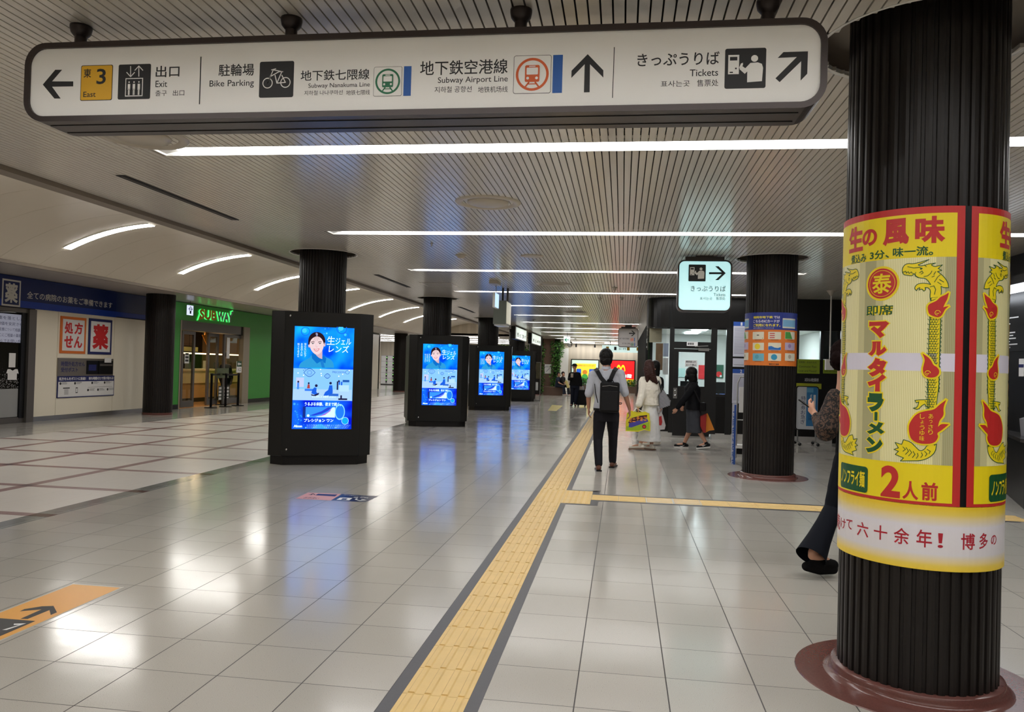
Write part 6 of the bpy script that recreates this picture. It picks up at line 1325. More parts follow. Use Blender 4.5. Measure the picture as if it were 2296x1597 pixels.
h = bp(1110, 752, 1214, 800, 54.0); t = thing('plant_shelf', ((h[0]+h[2])/2, 54, 0), 'far plants glimpsed between the kiosk columns', 'plants'); mb = MB(); leaves(mb, h[0], h[2], 53.8, 54.4, 1.5, 2.95, 2200, .16, rl); o = mb.build('foliage', t); o['kind'] = 'stuff'; mb = MB(); mb.box((h[0], 54, 0), (h[2], 54.4, 1.5), Mbr); mb.build('planter', t)
h = bp(1255, 770, 1262.5, 800, 49.5); t = thing('hanging_greenery', ((h[0]+h[2])/2, 49.6, 1.6), 'bright green foliage at the top of the white panel beside the plant wall', 'plants'); mb = MB(); leaves(mb, h[0]-.7, h[2], 49.3, 49.9, h[1], h[3], 700, .12, rl); o = mb.build('foliage', t); o['kind'] = 'stuff'
t = thing('wall_planter', (-.4, 49.2, 0), 'low brown planter with green plants below the two lit posters', 'planter'); h = bp(1284, 860, 1425, 893, 48.9); mb = MB(); mb.box((h[0], 48.9, 0), (h[2], 49.5, .42), Mbr); mb.build('box', t); mb = MB(); leaves(mb, h[0], h[2], 48.85, 49.4, .42, .82, 1700, .13, rl); o = mb.build('foliage', t); o['kind'] = 'stuff'
h = bp(1424, 872, 1437, 892, 44.0); mb = MB(); mb.box((h[0], 44, 0), (h[2], 44.4, .62), mat('bin_brown', (96, 76, 66), .5)); mb.box((h[0]-.02, 43.98, .62), (h[2]+.02, 44.42, .66), mat('bin_lid', (140, 120, 106), .4)); mb.build('litter_bin', None, 'small brown litter bin at the far right end of the planter', 'bin')
t = thing('brown_bench', (-3.4, 41.2, 0), 'low brown bench block where two people sit', 'bench'); h = bp(1219, 868, 1262, 889, 41.0); mb = MB(); mb.box((h[0], 41.0, 0), (h[2], 41.9, .43), Mbr); mb.build('seat_block', t, ); 
for i, px in enumerate((1292, 1334, 1364)): c_ = P(px, 772, 46); mb = MB(); mb.tube([(c_.x, 46, ZC), (c_.x, 46, ZC-.16)], .012, M_black); mb.cyl((c_.x, 46), .05, ZC-.34, ZC-.16, M_black, 12); mb.build('track_spotlight', None, ['left black spotlight hanging before the far wall', 'middle black spotlight hanging before the far wall', 'right black spotlight, just left of the pale direction sign'][i], 'spotlight', 'black spotlights at the far end')
c_ = P(1278, 772, 40); mb = MB(); mb.tube([(c_.x, 40, ZC), (c_.x, 40, c_.z+.1)], .015, M_steel); mb.ball((c_.x, 40, c_.z), (.14, .14, .17), M_chrome, 16); mb.build('chrome_lamp', None, 'round chrome lamp hanging beside the exit arrow sign', 'lamp')
for i, x_ in enumerate((-2.4, -.4, 1.6)): mb = MB(); mb.box((x_-.7, 47.6, ZC-.03), (x_+.7, 48.0, ZC-.001), glow('added_wall_light', (255, 250, 240), 5)); mb.build('added_wall_light', None, 'added flat light brightening the far wall, %s' % ['left one', 'middle one', 'right one'][i], 'ceiling light', 'added far wall lights')  # flat emitters added only to brighten the far end
# ================================================================ PEOPLE
Msk = mat('skin', (196, 146, 120), .5); Msk2 = mat('skin_tan', (176, 128, 104), .5); Mhair = mat('black_hair', (13, 11, 10), .5, spec=.25); Mhb = mat('brown_hair', (50, 24, 18), .5, spec=.25)  # second skin is a darker tan tone worn by several figures
def V(*a): return Vector(a)
def hand(W, D, S, N, k=1.0, curl=.6):
    """palm, four fingers of unequal length and a thumb; W wrist, D forward, S towards the thumb, N palm side"""
    D, S, N = D.normalized(), S.normalized(), N.normalized(); pr = []
    for j, s_ in enumerate((-.028, -.010, .010, .028)):
        K = W + D*.082*k + S*s_*k; pr.append(('c', [(W+S*s_*.6*k, .015*k), (K, .0125*k)]))
        L1, L2 = ((.026, .024), (.034, .028), (.036, .030), (.031, .027))[j]; c1 = curl*.7+.1*(3-j)/3; a = (D*math.cos(c1)+N*math.sin(c1)+S*s_*2.2).normalized(); b = (D*math.cos(c1+curl)+N*math.sin(c1+curl)+S*s_*1.5).normalized()
        pr.append(('c', [(K, .0088*k), (K+a*L1*k, .0082*k), (K+a*L1*k+b*L2*k, .0068*k)]))
    T0 = W+D*.022*k+S*.026*k; a = (D*.55+S*.75+N*.2).normalized(); b = (D*.85+S*.25+N*.4).normalized(); pr.append(('c', [(T0, .013*k), (T0+a*.034*k, .0105*k), (T0+a*.034*k+b*.028*k, .0085*k)]))
    return pr
def lerp(a, b, t): return a+(b-a)*t
def person(label, base, J, skin=Msk, rx=.165, ry=.105, k=1.0, face=None, voxel=.0075, hands=True, hk=1.0):
    """one continuous body skin; J: joints in world space"""
    t = thing('person', base, label, 'person'); g = lambda n: J[n]
    hd = g('head'); pr = [('e', hd, (.076*k, .092*k, .112*k)), ('e', hd+V(0, 0, -.055*k)+(face or V(0, 0, 0))*.018, (.056*k, .066*k, .062*k))]
    neck = g('neck'); pr.append(('c', [(neck+V(0, 0, -.06), .062*k), (neck, .054*k), (lerp(neck, hd, .55), .050*k)]))
    hl, hr = g('hipL'), g('hipR'); hm = (hl+hr)/2; sl, sr = g('shL'), g('shR'); sm = (sl+sr)/2
    pr.append(('l', [(hm+V(0, 0, -.06), rx*.90*k, ry*.92*k), (hm+V(0, 0, .04), rx*.98*k, ry*1.02*k), (lerp(hm, sm, .35), rx*.80*k, ry*.86*k), (lerp(hm, sm, .68), rx*.96*k, ry*1.02*k), (lerp(hm, sm, .90), rx*.98*k, ry*.88*k), (sm+V(0, 0, .035), rx*.62*k, ry*.62*k)]))
    pr.append(('c', [(sl, .052*k), (lerp(sl, sr, .5)+V(0, 0, .012), .062*k), (sr, .052*k)]))
    for s_ in 'LR':
        pr.append(('c', [(g('sh'+s_), .050*k), (lerp(g('sh'+s_), g('el'+s_), .5), .044*k), (g('el'+s_), .037*k), (lerp(g('el'+s_), g('wr'+s_), .4), .034*k), (g('wr'+s_), .0235*k)]))
        pr.append(('c', [(g('hip'+s_), .078*k), (lerp(g('hip'+s_), g('kn'+s_), .5), .072*k), (g('kn'+s_), .052*k), (lerp(g('kn'+s_), g('an'+s_), .3), .052*k), (g('an'+s_), .034*k)]))
        pr.append(('c', [(g('an'+s_)+V(0, 0, -.02), .034*k), (lerp(g('an'+s_), g('toe'+s_), .6), .030*k), (g('toe'+s_), .022*k)]))
        if hands:
            W = g('wr'+s_); D = J.get('hd'+s_, W-g('el'+s_)); pr += hand(W, D, J.get('th'+s_, V(0, 1, 0)), J.get('pn'+s_, V(1 if s_ == 'L' else -1, 0, 0)), hk*k, J.get('curl'+s_, .5))
    if face:
        f = face.normalized(); sd = f.cross(V(0, 0, 1)).normalized(); pr.append(('c', [(hd+f*.088*k+V(0, 0, .01), .010*k), (hd+f*.100*k+V(0, 0, -.025*k), .015*k)])); pr.append(('e', hd+f*.074*k+V(0, 0, -.092*k), (.026, .026, .02)))
        for s_ in (-1, 1): pr.append(('e', hd+sd*s_*.078*k+V(0, 0, -.01), (.014, .02, .03)))
    else:
        for s_ in (-1, 1): pr.append(('e', hd+V(s_*.078*k, .005, -.012), (.014, .02, .03)))
    blob('body', pr, skin, t, voxel=voxel, smooth=3)
    if face:
        mb = MB()
        for s_ in (-1, 1): mb.ball(hd+f*.082*k+sd*s_*.032*k+V(0, 0, .012), (.011, .011, .006), M_ink, 8)
        mb.build('eyes', t); mb = MB(); mb.ball(hd+f*.088*k+V(0, 0, -.058*k), (.02, .012, .006), mat('lips', (170, 90, 84), .5), 8); mb.build('mouth', t)
    return t
def torso_cloth(t, name, J, m, rx, ry, hem, sleeve=1.0, extra=.018, disp=.006, ls=(None, None), fullsleeve=.016):
    sl, sr = J['shL'], J['shR']; sm = (sl+sr)/2; hm = (J['hipL']+J['hipR'])/2; pr = [('l', [(V(lerp(hm, sm, .1).x, hm.y, hem), rx*1.02+extra, ry*1.05+extra), (lerp(hm, sm, .38), rx*.88+extra, ry*.92+extra), (lerp(hm, sm, .68), rx*.98+extra, ry*1.05+extra), (lerp(hm, sm, .92), rx+extra, ry*.92+extra), (sm+V(0, 0, .045), rx*.60+extra*.6, ry*.62+extra*.6)])]
    pr.append(('c', [(sl, .052+fullsleeve), (sm+V(0, 0, .014), .066+extra*.4), (sr, .052+fullsleeve)]))
    for s_ in 'LR':
        sh, el, wr = J['sh'+s_], J['el'+s_], J['wr'+s_]
        if sleeve <= 1: pr.append(('c', [(sh, .053+fullsleeve), (lerp(sh, el, sleeve), .043+fullsleeve)]))
        else: pr.append(('c', [(sh, .053+fullsleeve), (lerp(sh, el, .5), .05+fullsleeve), (el, .044+fullsleeve), (lerp(el, wr, sleeve-1), .032+fullsleeve)]))
    return blob(name, pr, m, t, voxel=.009, smooth=5, disp=disp, dscale=.045)
def trousers(t, J, m, waist, rx, ry, k=1.0, disp=.006, name='trousers', flare=0.0, stop=.96):
    hm = (J['hipL']+J['hipR'])/2; pr = [('l', [(hm+V(0, 0, -.09), rx*.95+.012, ry+.02), (hm+V(0, 0, .02), rx+.014, ry*1.06+.018), (V(hm.x, hm.y, waist), rx*.88+.012, ry*.94+.014)])]
    for s_ in 'LR':
        h, kn, an = J['hip'+s_], J['kn'+s_], J['an'+s_]; pr.append(('c', [(h, .098*k), (lerp(h, kn, .5), .086*k), (kn, .068*k), (lerp(kn, an, .5), .062*k+flare*.4), (lerp(kn, an, stop), .056*k+flare)]))
    return blob(name, pr, m, t, voxel=.009, smooth=4, disp=disp, dscale=.06)
def shoes(t, J, m, sole=None, k=1.0, h=.0):
    for s_ in 'LR':
        an, toe = J['an'+s_], J['toe'+s_]; d = (toe-an); d.z = 0; d.normalize(); heel = an-d*.05; heel = V(heel.x, heel.y, an.z-.045)
        o = blob('shoe', [('c', [(heel+V(0, 0, .005), .036*k), (lerp(heel, toe, .5)+V(0, 0, .0), .037*k), (toe, .030*k)]), ('e', an+V(0, 0, -.015), (.040*k, .045*k, .05*k))], m, t, voxel=.007, smooth=3)
        if sole: mb = MB(); a, b = heel-d*.03+V(0, 0, -.030), toe+d*.03+V(0, 0, -.026); mb.bar(a, b, .075*k, .022+h, sole); sb = mb.build('sole', o)
def hair(t, prims, m, disp=.010, voxel=.008, name='hair'): return blob(name, prims, m, t, voxel=voxel, smooth=3, disp=disp, dscale=.018)

z7 = lambda x, y, d, Y0: P(1260+x/5.1525, 760+y/5.1525, Y0+d)
# ---- man with the black backpack
Y0 = 11.2; q = lambda x, y, d=0: z7(x, y, d, Y0)
J = dict(head=q(510, 222, .03), neck=q(512, 330), shL=q(362, 415), shR=q(672, 405), elL=q(308, 640, -.02), elR=q(728, 630, -.02), wrL=q(308, 800, .04), wrR=q(783, 815, .06), hipL=q(440, 880), hipR=q(586, 870), knL=q(415, 1165, .0), knR=q(590, 1135, .18), anL=q(424, 1478, -.12), anR=q(584, 1452, .34))
J['toeL'] = J['anL']+V(-.02, .17, -.055); J['toeR'] = J['anR']+V(.03, .17, -.055); J['hdL'] = V(.02, .02, -1); J['hdR'] = V(.05, .05, -1); J['thL'] = J['thR'] = V(0, 1, 0)
for a in ('anL', 'anR'): J[a].z = max(J[a].z, .085)
J['toeL'].z = J['toeR'].z = .035
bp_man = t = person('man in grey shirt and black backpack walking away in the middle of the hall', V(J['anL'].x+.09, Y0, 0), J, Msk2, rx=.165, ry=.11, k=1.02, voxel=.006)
torso_cloth(t, 'shirt', J, mat('grey_shirt', (186, 190, 200), .7), .168, .115, q(500, 812).z, sleeve=.98, disp=.012)
mb = MB(); mb.lathe([(.070, -.03), (.062, .012), (.056, .014), (.06, -.02)], mat('grey_shirt'), J['neck']+V(0, .01, .0), 20); mb.build('collar', t)
trousers(t, J, mat('dark_trousers', (30, 30, 36), .7, spec=.15), q(500, 772).z, .160, .112, 1.0)
mb = MB(); mb.lathe([(.176, -.018), (.178, .018)], M_black, V(q(508, 800).x, Y0, q(508, 815).z), 24); b_ = mb.build('belt', t); 
shoes(t, J, mat('brown_leather', (96, 54, 36), .35), M_black, 1.02)
hc = J['head']; hair(t, [('e', hc+V(0, -.012, .034), (.100, .106, .110)), ('e', hc+V(0, -.045, -.030), (.092, .068, .085)), ('e', hc+V(.0, -.03, .09), (.06, .07, .05))], Mhair, .012)
t = thing('backpack', V(J['neck'].x, Y0-.2, .9), 'black rectangular backpack worn by the man in the grey shirt', 'backpack'); Mbp = mat('backpack_nylon', (24, 24, 26), .55, spec=.15)
c0, c1 = q(432, 850, -.30), q(668, 505, -.30)
pr = [('l', [(V((c0.x+c1.x)/2, Y0-.205, c0.z+.01), .112, .070), (V((c0.x+c1.x)/2, Y0-.215, c0.z+.06), .122, .085), (V((c0.x+c1.x)/2, Y0-.210, c1.z-.05), .120, .072), (V((c0.x+c1.x)/2, Y0-.195, c1.z), .100, .055)])]
mb = MB(); mb.box((c0.x, Y0-.29, c0.z), (c1.x, Y0-.135, c1.z), Mbp); o = mb.build('pack_body', t, bevel=.03); o.modifiers['bevel'].segments = 4
mb = MB(); mb.box((c0.x+.02, Y0-.302, c0.z+.03), (c1.x-.02, Y0-.288, c1.z-.12), mat('backpack_panel', (30, 30, 32), .5, spec=.15)); mb.build('front_pocket', t, bevel=.006)
mb = MB(); mb.tube([V((c0.x+c1.x)/2-.05, Y0-.19, c1.z-.005), V((c0.x+c1.x)/2-.03, Y0-.19, c1.z+.035), V((c0.x+c1.x)/2+.03, Y0-.19, c1.z+.035), V((c0.x+c1.x)/2+.05, Y0-.19, c1.z-.005)], .008, Mbp); mb.tube([V(c0.x+.03, Y0-.294, c1.z-.06), V((c0.x+c1.x)/2, Y0-.294, c1.z-.045), V(c1.x-.03, Y0-.294, c1.z-.06)], .003, M_steel); mb.build('handle_and_zip', t)
def strap(pts, w_=.05, th=.012, m=Mbp):
    mb = MB(); vs = []; 
    for i, p_ in enumerate(pts):
        d = (pts[min(i+1, len(pts)-1)]-pts[max(0, i-1)]).normalized(); n_ = V(0, -1, .25).normalized(); s_ = d.cross(n_).normalized(); n_ = s_.cross(d)
        vs += [p_-s_*w_/2, p_+s_*w_/2, p_+s_*w_/2+n_*th, p_-s_*w_/2+n_*th]
    fs = [(4*i+a, 4*i+(a+1) % 4, 4*i+4+(a+1) % 4, 4*i+4+a) for i in range(len(pts)-1) for a in range(4)]+[(0, 1, 2, 3), tuple(4*(len(pts)-1)+a for a in (3, 2, 1, 0))]
    return mb.add(vs, fs, m)
for s_, P_ in ((-1, [(385, 365, .10), (392, 350, -.03), (410, 375, -.11), (450, 450, -.145), (505, 515, -.165)]), (1, [(640, 355, .10), (625, 342, -.03), (605, 372, -.11), (575, 440, -.145), (545, 515, -.165)])): strap([q(*a) for a in P_], .058).build('shoulder_strap', t)
strap([q(378, 520, -.10), q(388, 620, -.14), q(415, 740, -.17)], .012, .004).build('loose_strap', t); mb = MB(); mb.tube([q(650, 742, -.2), q(676, 738, -.2), q(692, 741, -.2), q(688, 754, -.2), q(650, 756, -.2)], .006, Mbp); mb.build('side_loop', t)

# ---- woman in white with patterned tote
Y0 = 14.3; q = lambda x, y, d=0: z7(x, y, d, Y0)
J = dict(head=q(1008, 322), neck=q(1012, 420), shL=q(938, 485, -.02), shR=q(1095, 480, .02), elL=q(925, 640, -.10), elR=q(1118, 640, .08), wrL=q(884, 775, -.20), wrR=q(1085, 700, .20), hipL=q(975, 815), hipR=q(1065, 815), knL=q(965, 1020, -.02), knR=q(1035, 1020, .1), anL=q(905, 1215, -.12), anR=q(1035, 1225, .02))
J['anL'].z = .11; J['anR'].z = .09; J['toeL'] = J['anL']+V(-.17, .05, -.07); J['toeR'] = J['anR']+V(-.10, .12, -.055); J['hdL'] = V(-.1, 0, -1)
t = person('woman with long brown hair in white cardigan and skirt left of the office door', V(J['neck'].x, Y0, 0), J, Msk, rx=.14, ry=.10, k=.92, voxel=.008)
Mcr = mat('cream_knit', (226, 220, 206), .8); torso_cloth(t, 'cardigan', J, Mcr, .145, .105, q(1000, 765).z, sleeve=1.92, disp=.016, extra=.03, fullsleeve=.026)
hm = q(1015, 790); zb_ = q(1000, 1180).z
blob('skirt', [('l', [(V(q(1005, 1180).x, Y0, zb_), .215, .20), (V(q(1010, 1000).x, Y0, q(1010, 1000).z), .175, .17), (V(hm.x, Y0, q(1010, 850).z), .150, .13), (V(hm.x, Y0, q(1010, 745).z), .125, .10)])], mat('white_skirt', (222, 222, 222), .75), t, voxel=.01, smooth=3, disp=.022, dscale=.07)
shoes(t, J, mat('white_sneaker', (214, 208, 196), .5), mat('gum_sole', (120, 92, 74), .6), .95)
hair(t, [('e', J['head']+V(0, .0, .028), (.092, .104, .102)), ('c', [(q(1012, 330, -.04), .088), (q(1030, 410, -.07), .085), (q(1060, 470, -.09), .06), (q(1095, 505, -.10), .03)]), ('c', [(q(985, 350, -.06), .07), (q(990, 430, -.09), .055), (q(985, 495, -.10), .022)])], Mhb, .02)
t = thing('tote_bag', q(1180, 790, -.05), 'black and white patterned shoulder bag on the woman in white', 'bag'); Mst = bpy.data.materials.new('stripe_weave'); Mst.use_nodes = True; nt = Mst.node_tree; b_ = nt.nodes['Principled BSDF']; g_ = nt.nodes.new('ShaderNodeNewGeometry'); sp_ = nt.nodes.new('ShaderNodeSeparateXYZ'); nt.links.new(g_.outputs['Position'], sp_.inputs[0])
st = nmath(nt, 'GREATER_THAN', nmath(nt, 'FRACT', nmath(nt, 'DIVIDE', nmath(nt, 'ADD', sp_.outputs[2], nmath(nt, 'MULTIPLY', sp_.outputs[0], .25)), .022)), .5); nt.links.new(nmix(nt, st, lin((50, 52, 58)), lin((176, 178, 184))), b_.inputs['Base Color']); b_.inputs['Roughness'].default_value = .8
pts = [(1118, 640), (1170, 600), (1250, 715), (1235, 760), (1135, 795), (1120, 760)]
mb = MB(); pp_ = [(lambda p: (p.x, p.z))(q(a, b)) for a, b in pts]; mb.prismx(pp_, lambda a, b, c: (a, Y0-.10+c, b), Mst, .11); mb.build('bag_body', t, bevel=.015)
mb = MB(); mb.tube([q(1115, 475, -.03), q(1128, 520, -.08), q(1150, 610, -.05)], .011, M_black); mb.tube([q(1122, 475, .03), q(1150, 540, .0), q(1175, 610, .0)], .011, M_black); mb.build('handles', t)
t = thing('shopping_bag', q(880, 1065, -.25), 'yellow and green printed plastic bag hanging from the hand of the woman in white', 'bag'); Mby = mat('bag_yellow', (220, 208, 40), .35)
BYd = -.26; bags = [(752, 860), (800, 840), (880, 850), (960, 850), (1008, 865), (1020, 960), (1015, 1062), (950, 1050), (880, 1068), (742, 1066), (738, 960)]
bb = [(lambda p: (p.x, p.z))(q(a, b, BYd)) for a, b in bags]; mb = MB(); mb.prismx(bb, lambda a, b, c: (a, Y0+BYd+c, b), Mby, .10); mb.build('bag_body', t, bevel=.012)
A = Art(wallfn(Y0+BYd)); fq = lambda l: [(lambda p: (p.x, p.z))(q(a, b, BYd)) for a, b in l]
A.poly(fq([(745, 1010), (900, 990), (1012, 960), (1010, 1056), (950, 1044), (880, 1060), (748, 1060)]), mat('bag_lime', (160, 190, 40), .35), 1); A.poly(fq([(770, 1020), (775, 975), (980, 920), (1000, 955), (960, 970), (800, 1025)]), mat('bag_purple', (70, 70, 160), .35), 2); A.poly(fq([(762, 975), (790, 920), (890, 890), (985, 880), (980, 915), (880, 945), (800, 970)]), mat('bag_dark', (70, 20, 40), .35), 3)
u = fq([(775, 965), (850, 915)]); A.text('ミニ', u[0][0], u[0][1], u[1][0], u[1][1], mat('bag_orange', (240, 150, 60), .4), 4, .04); u = fq([(860, 950), (975, 895)]); A.text('チョコ', u[0][0], u[0][1], u[1][0], u[1][1], mat('bag_orange'), 4, .04); A.disc(*fq([(950, 1015)])[0], .036, mat('bag_dark'), 3, 14); A.disc(*fq([(950, 1015)])[0], .024, mat('bag_redspot', (210, 50, 60), .4), 4, 14); A.done('print', t)
mb = MB(); mb.tube([q(820, 850, -.21), q(860, 800, -.21), q(880, 815, -.21), q(940, 850, -.21)], .010, M_paper); mb.build('carry_handle', t)
# ---- companion behind her
Y0 = 14.95; J = dict(head=q(1078, 322), neck=q(1070, 420), shL=q(985, 480), shR=q(1135, 480), elL=q(905, 590, -.05), elR=q(1150, 640), wrL=q(868, 735, -.05), wrR=q(1148, 770, -.05), hipL=q(1030, 800), hipR=q(1110, 800), knL=q(1030, 1010), knR=q(1100, 1010, .1), anL=q(1010, 1210, .1), anR=q(1100, 1190, .3))
J['anL'].z = J['anR'].z = .09; J['toeL'] = J['anL']+V(-.14, .1, -.055); J['toeR'] = J['anR']+V(-.14, .1, -.055); J['hdL'] = V(-.1, 0, -1)
t = person('dark haired companion in a black top half hidden behind the woman in white', V(J['neck'].x, Y0, 0), J, Msk, rx=.14, ry=.10, k=.92, voxel=.009)
torso_cloth(t, 'top', J, M_blackm, .142, .10, q(1050, 760).z, sleeve=.5); trousers(t, J, mat('white_trousers', (200, 200, 202), .7), q(1050, 770).z, .14, .10, .9); shoes(t, J, mat('white_sneaker'), None, .92)
hair(t, [('e', J['head']+V(.005, 0, .025), (.09, .1, .10)), ('c', [(q(1085, 340), .08), (q(1095, 400), .06), (q(1105, 440), .03)])], Mhair, .012)
t = thing('carrier_bag', q(1150, 1045), 'white and red plastic carrier bag right of the white skirt', 'bag'); mb = MB(); mb.prismx([(lambda p: (p.x, p.z))(q(a, b, -.1)) for a, b in [(1118, 870), (1145, 850), (1170, 890), (1190, 1000), (1180, 1040), (1120, 1045), (1108, 1000)]], lambda a, b, c: (a, Y0-.1+c, b), mat('carrier_white', (214, 206, 206), .4), .10); mb.build('bag_body', t, bevel=.012)
A = Art(wallfn(Y0-.1)); A.poly([(lambda p: (p.x, p.z))(q(a, b, -.1)) for a, b in [(1120, 900), (1150, 890), (1160, 960), (1150, 1000), (1116, 1000)]], mat('carrier_red', (190, 40, 44), .4), 1); A.done('print', t); mb = MB(); mb.tube([q(1135, 862, -.05), q(1146, 800, -.05)], .008, M_paper); mb.build('carry_handle', t)
# ---- woman in black with grey skirt
Y0 = 14.9; q = lambda x, y, d=0: z7(x, y, d, Y0)
J = dict(head=q(1490, 398), neck=q(1512, 495), shL=q(1478, 545, .12), shR=q(1530, 545, -.13), elL=q(1440, 660, .18), elR=q(1425, 680, -.20), wrL=q(1400, 760, .2), wrR=q(1330, 800, -.22), hipL=q(1515, 815, .08), hipR=q(1525, 815, -.08), knL=q(1490, 1030, .08), knR=q(1565, 1030, -.06), anL=q(1412, 1212, .10), anR=q(1662, 1215, -.06))
J['anL'].z = .085; J['anR'].z = .125; J['toeL'] = J['anL']+V(-.16, 0, -.05); J['toeR'] = J['anR']+V(-.14, 0, -.085); J['hdR'] = V(-.5, 0, -.9); J['hdL'] = V(-.3, 0, -1); J['thL'] = J['thR'] = V(-1, 0, 0); J['pnR'] = V(0, 1, 0)
t = person('woman in black top and dark grey skirt striding left past the office door', V(J['neck'].x, Y0, 0), J, Msk, rx=.105, ry=.145, k=.92, face=V(-1, .1, -.1), voxel=.008)
torso_cloth(t, 'black_top', J, mat('black_knit', (20, 20, 23), .8, spec=.15), .118, .15, q(1500, 815).z, sleeve=1.9, extra=.030, disp=.010)
blob('skirt', [('l', [(V(q(1530, 1085).x, Y0, q(1530, 1085).z), .150, .17), (V(q(1530, 960).x, Y0, q(1530, 960).z), .150, .165), (V(q(1520, 830).x, Y0, q(1530, 830).z), .135, .155), (V(q(1515, 750).x, Y0, q(1530, 750).z), .122, .14)])], mat('charcoal_skirt', (64, 66, 72), .8, spec=.15), t, voxel=.01, smooth=3, disp=.014, dscale=.06)
shoes(t, J, mat('black_sneaker', (22, 22, 24), .6, spec=.15), M_white, .95)
for s_ in 'LR':
    A = Art(wallfn((J['an'+s_].y-.052))); a_, z_ = J['an'+s_].x, J['an'+s_].z; A.poly([(a_-.09, z_-.052), (a_-.05, z_-.066), (a_+.015, z_-.022), (a_-.045, z_-.048)], M_white, 1); A.done('side_mark', t)
hair(t, [('e', J['head']+V(.012, 0, .022), (.108, .098, .105)), ('c', [(q(1500, 420), .098), (q(1515, 470), .085), (q(1515, 510), .05)]), ('c', [(q(1440, 440, -.03), .035), (q(1432, 480, -.03), .022)])], Mhair, .012)
t = thing('shoulder_bag', q(1630, 820, -.2), 'black shoulder bag at the hip of the woman in black', 'bag'); mb = MB(); a_, b_2 = q(1590, 835, -.2), q(1665, 735, -.2); mb.box((a_.x, Y0-.26, a_.z), (b_2.x, Y0-.17, b_2.z), mat('bag_black', (16, 14, 16), .6, spec=.15)); mb.build('bag_body', t, bevel=.02); strap([q(1470, 505, -.14), q(1530, 600, -.20), q(1600, 740, -.22)], .025, .006, mat('bag_black')).build('strap', t)
t = thing('paper_bag', q(1680, 1080, -.15), 'orange and red carrier bag behind the woman in black', 'bag')
for m_, l_, d_ in ((mat('paper_orange', (214, 128, 32), .6), [(1660, 880), (1680, 868), (1755, 1050), (1700, 1062), (1660, 1080)], -.12), (mat('paper_red', (150, 26, 24), .6), [(1600, 900), (1665, 872), (1662, 1080), (1640, 1082), (1598, 1010)], -.18)):
    mb = MB(); mb.prismx([(lambda p: (p.x, p.z))(q(a, b, d_)) for a, b in l_], lambda a, b, c: (a, Y0+d_+c, b), m_, .07); mb.build('bag_side', t, bevel=.008)
# ---- woman with the phone behind the near column
Y0 = 6.05; q = lambda x, y, d=0: P(x, y, Y0+d)
J = dict(head=q(1893, 800, .02), neck=q(1893, 858), shL=q(1872, 893, .0), shR=q(1958, 888, .05), elL=q(1851, 968, -.02), elR=q(1985, 960, .15), wrL=q(1827, 928, .16), wrR=q(1985, 930, .34), hipL=q(1900, 1030), hipR=q(1950, 1028, .03), knL=q(1868, 1142, -.05), knR=q(1965, 1150, .12), anL=q(1822, 1240, -.26), anR=q(1985, 1262, .1))
J['toeL'] = J['anL']+V(.15, .04, -.085); J['toeR'] = J['anR']+V(.17, .04, -.06); J['toeR'].z = .07; J['anR'].z = .14; J['hdL'] = V(-.35, .7, .6); J['thL'] = V(0, 0, 1); J['pnL'] = V(1, -.2, 0); J['thR'] = V(0, 0, 1)
t = person('woman in black lace top holding a phone, half hidden behind the poster column', V(J['neck'].x, Y0, 0), J, Msk, rx=.15, ry=.10, k=.95, face=V(.5, .85, -.2), voxel=.006)
Ml = bpy.data.materials.new('black_lace'); Ml.use_nodes = True; nt = Ml.node_tree; b_ = nt.nodes['Principled BSDF']; g_ = nt.nodes.new('ShaderNodeNewGeometry'); n_ = nt.nodes.new('ShaderNodeTexNoise'); n_.inputs['Scale'].default_value = 48; n_.inputs['Detail'].default_value = 3; n_.inputs['Distortion'].default_value = 1.2; nt.links.new(g_.outputs['Position'], n_.inputs['Vector'])
nt.links.new(nmix(nt, nmath(nt, 'GREATER_THAN', n_.outputs['Fac'], .52), lin((18, 16, 16)), lin((86, 64, 52))), b_.inputs['Base Color']); b_.inputs['Roughness'].default_value = .8
pr = []
for s_ in 'LR': pr.append(('c', [(J['sh'+s_]+V(0, 0, .01), .062), (lerp(J['sh'+s_], J['el'+s_], .5), .078), (lerp(J['sh'+s_], J['el'+s_], .9), .088), (J['el'+s_], .075), (lerp(J['el'+s_], J['wr'+s_], .75), .045)]))
pr.append(('c', [(J['shL'], .062), ((J['shL']+J['shR'])/2+V(0, 0, .02), .078), (J['shR'], .062)])); pr.append(('e', (J['shL']+J['shR'])/2+V(0, 0, -.06), (.155, .115, .10)))
blob('lace_top', pr, Ml, t, voxel=.008, smooth=4, disp=.008, dscale=.04)
hm = (J['hipL']+J['hipR'])/2; sm = (J['shL']+J['shR'])/2; blob('black_vest', [('l', [(hm+V(0, 0, .02), .165, .12), (lerp(hm, sm, .4), .14, .105), (lerp(hm, sm, .72), .160, .125), (lerp(hm, sm, .93), .150, .10)])], M_blackm, t, voxel=.009, smooth=4)
trousers(t, J, mat('dark_denim', (12, 15, 24), .8, spec=.15), hm.z+.08, .15, .105, .96, flare=.0, stop=.35)
for s_ in 'LR':
    kn, an = J['kn'+s_], J['an'+s_]; d = (an-kn).normalized(); mb = MB(); mb.tube([kn-d*.05, kn+d*.02, lerp(kn, an, .35), lerp(kn, an, .7), an+d*.01, an+d*.035], [.060, .066, .070, .083, .102, .106], mat('dark_denim'), seg=28, cap=False); mb.build('flared_leg', t)
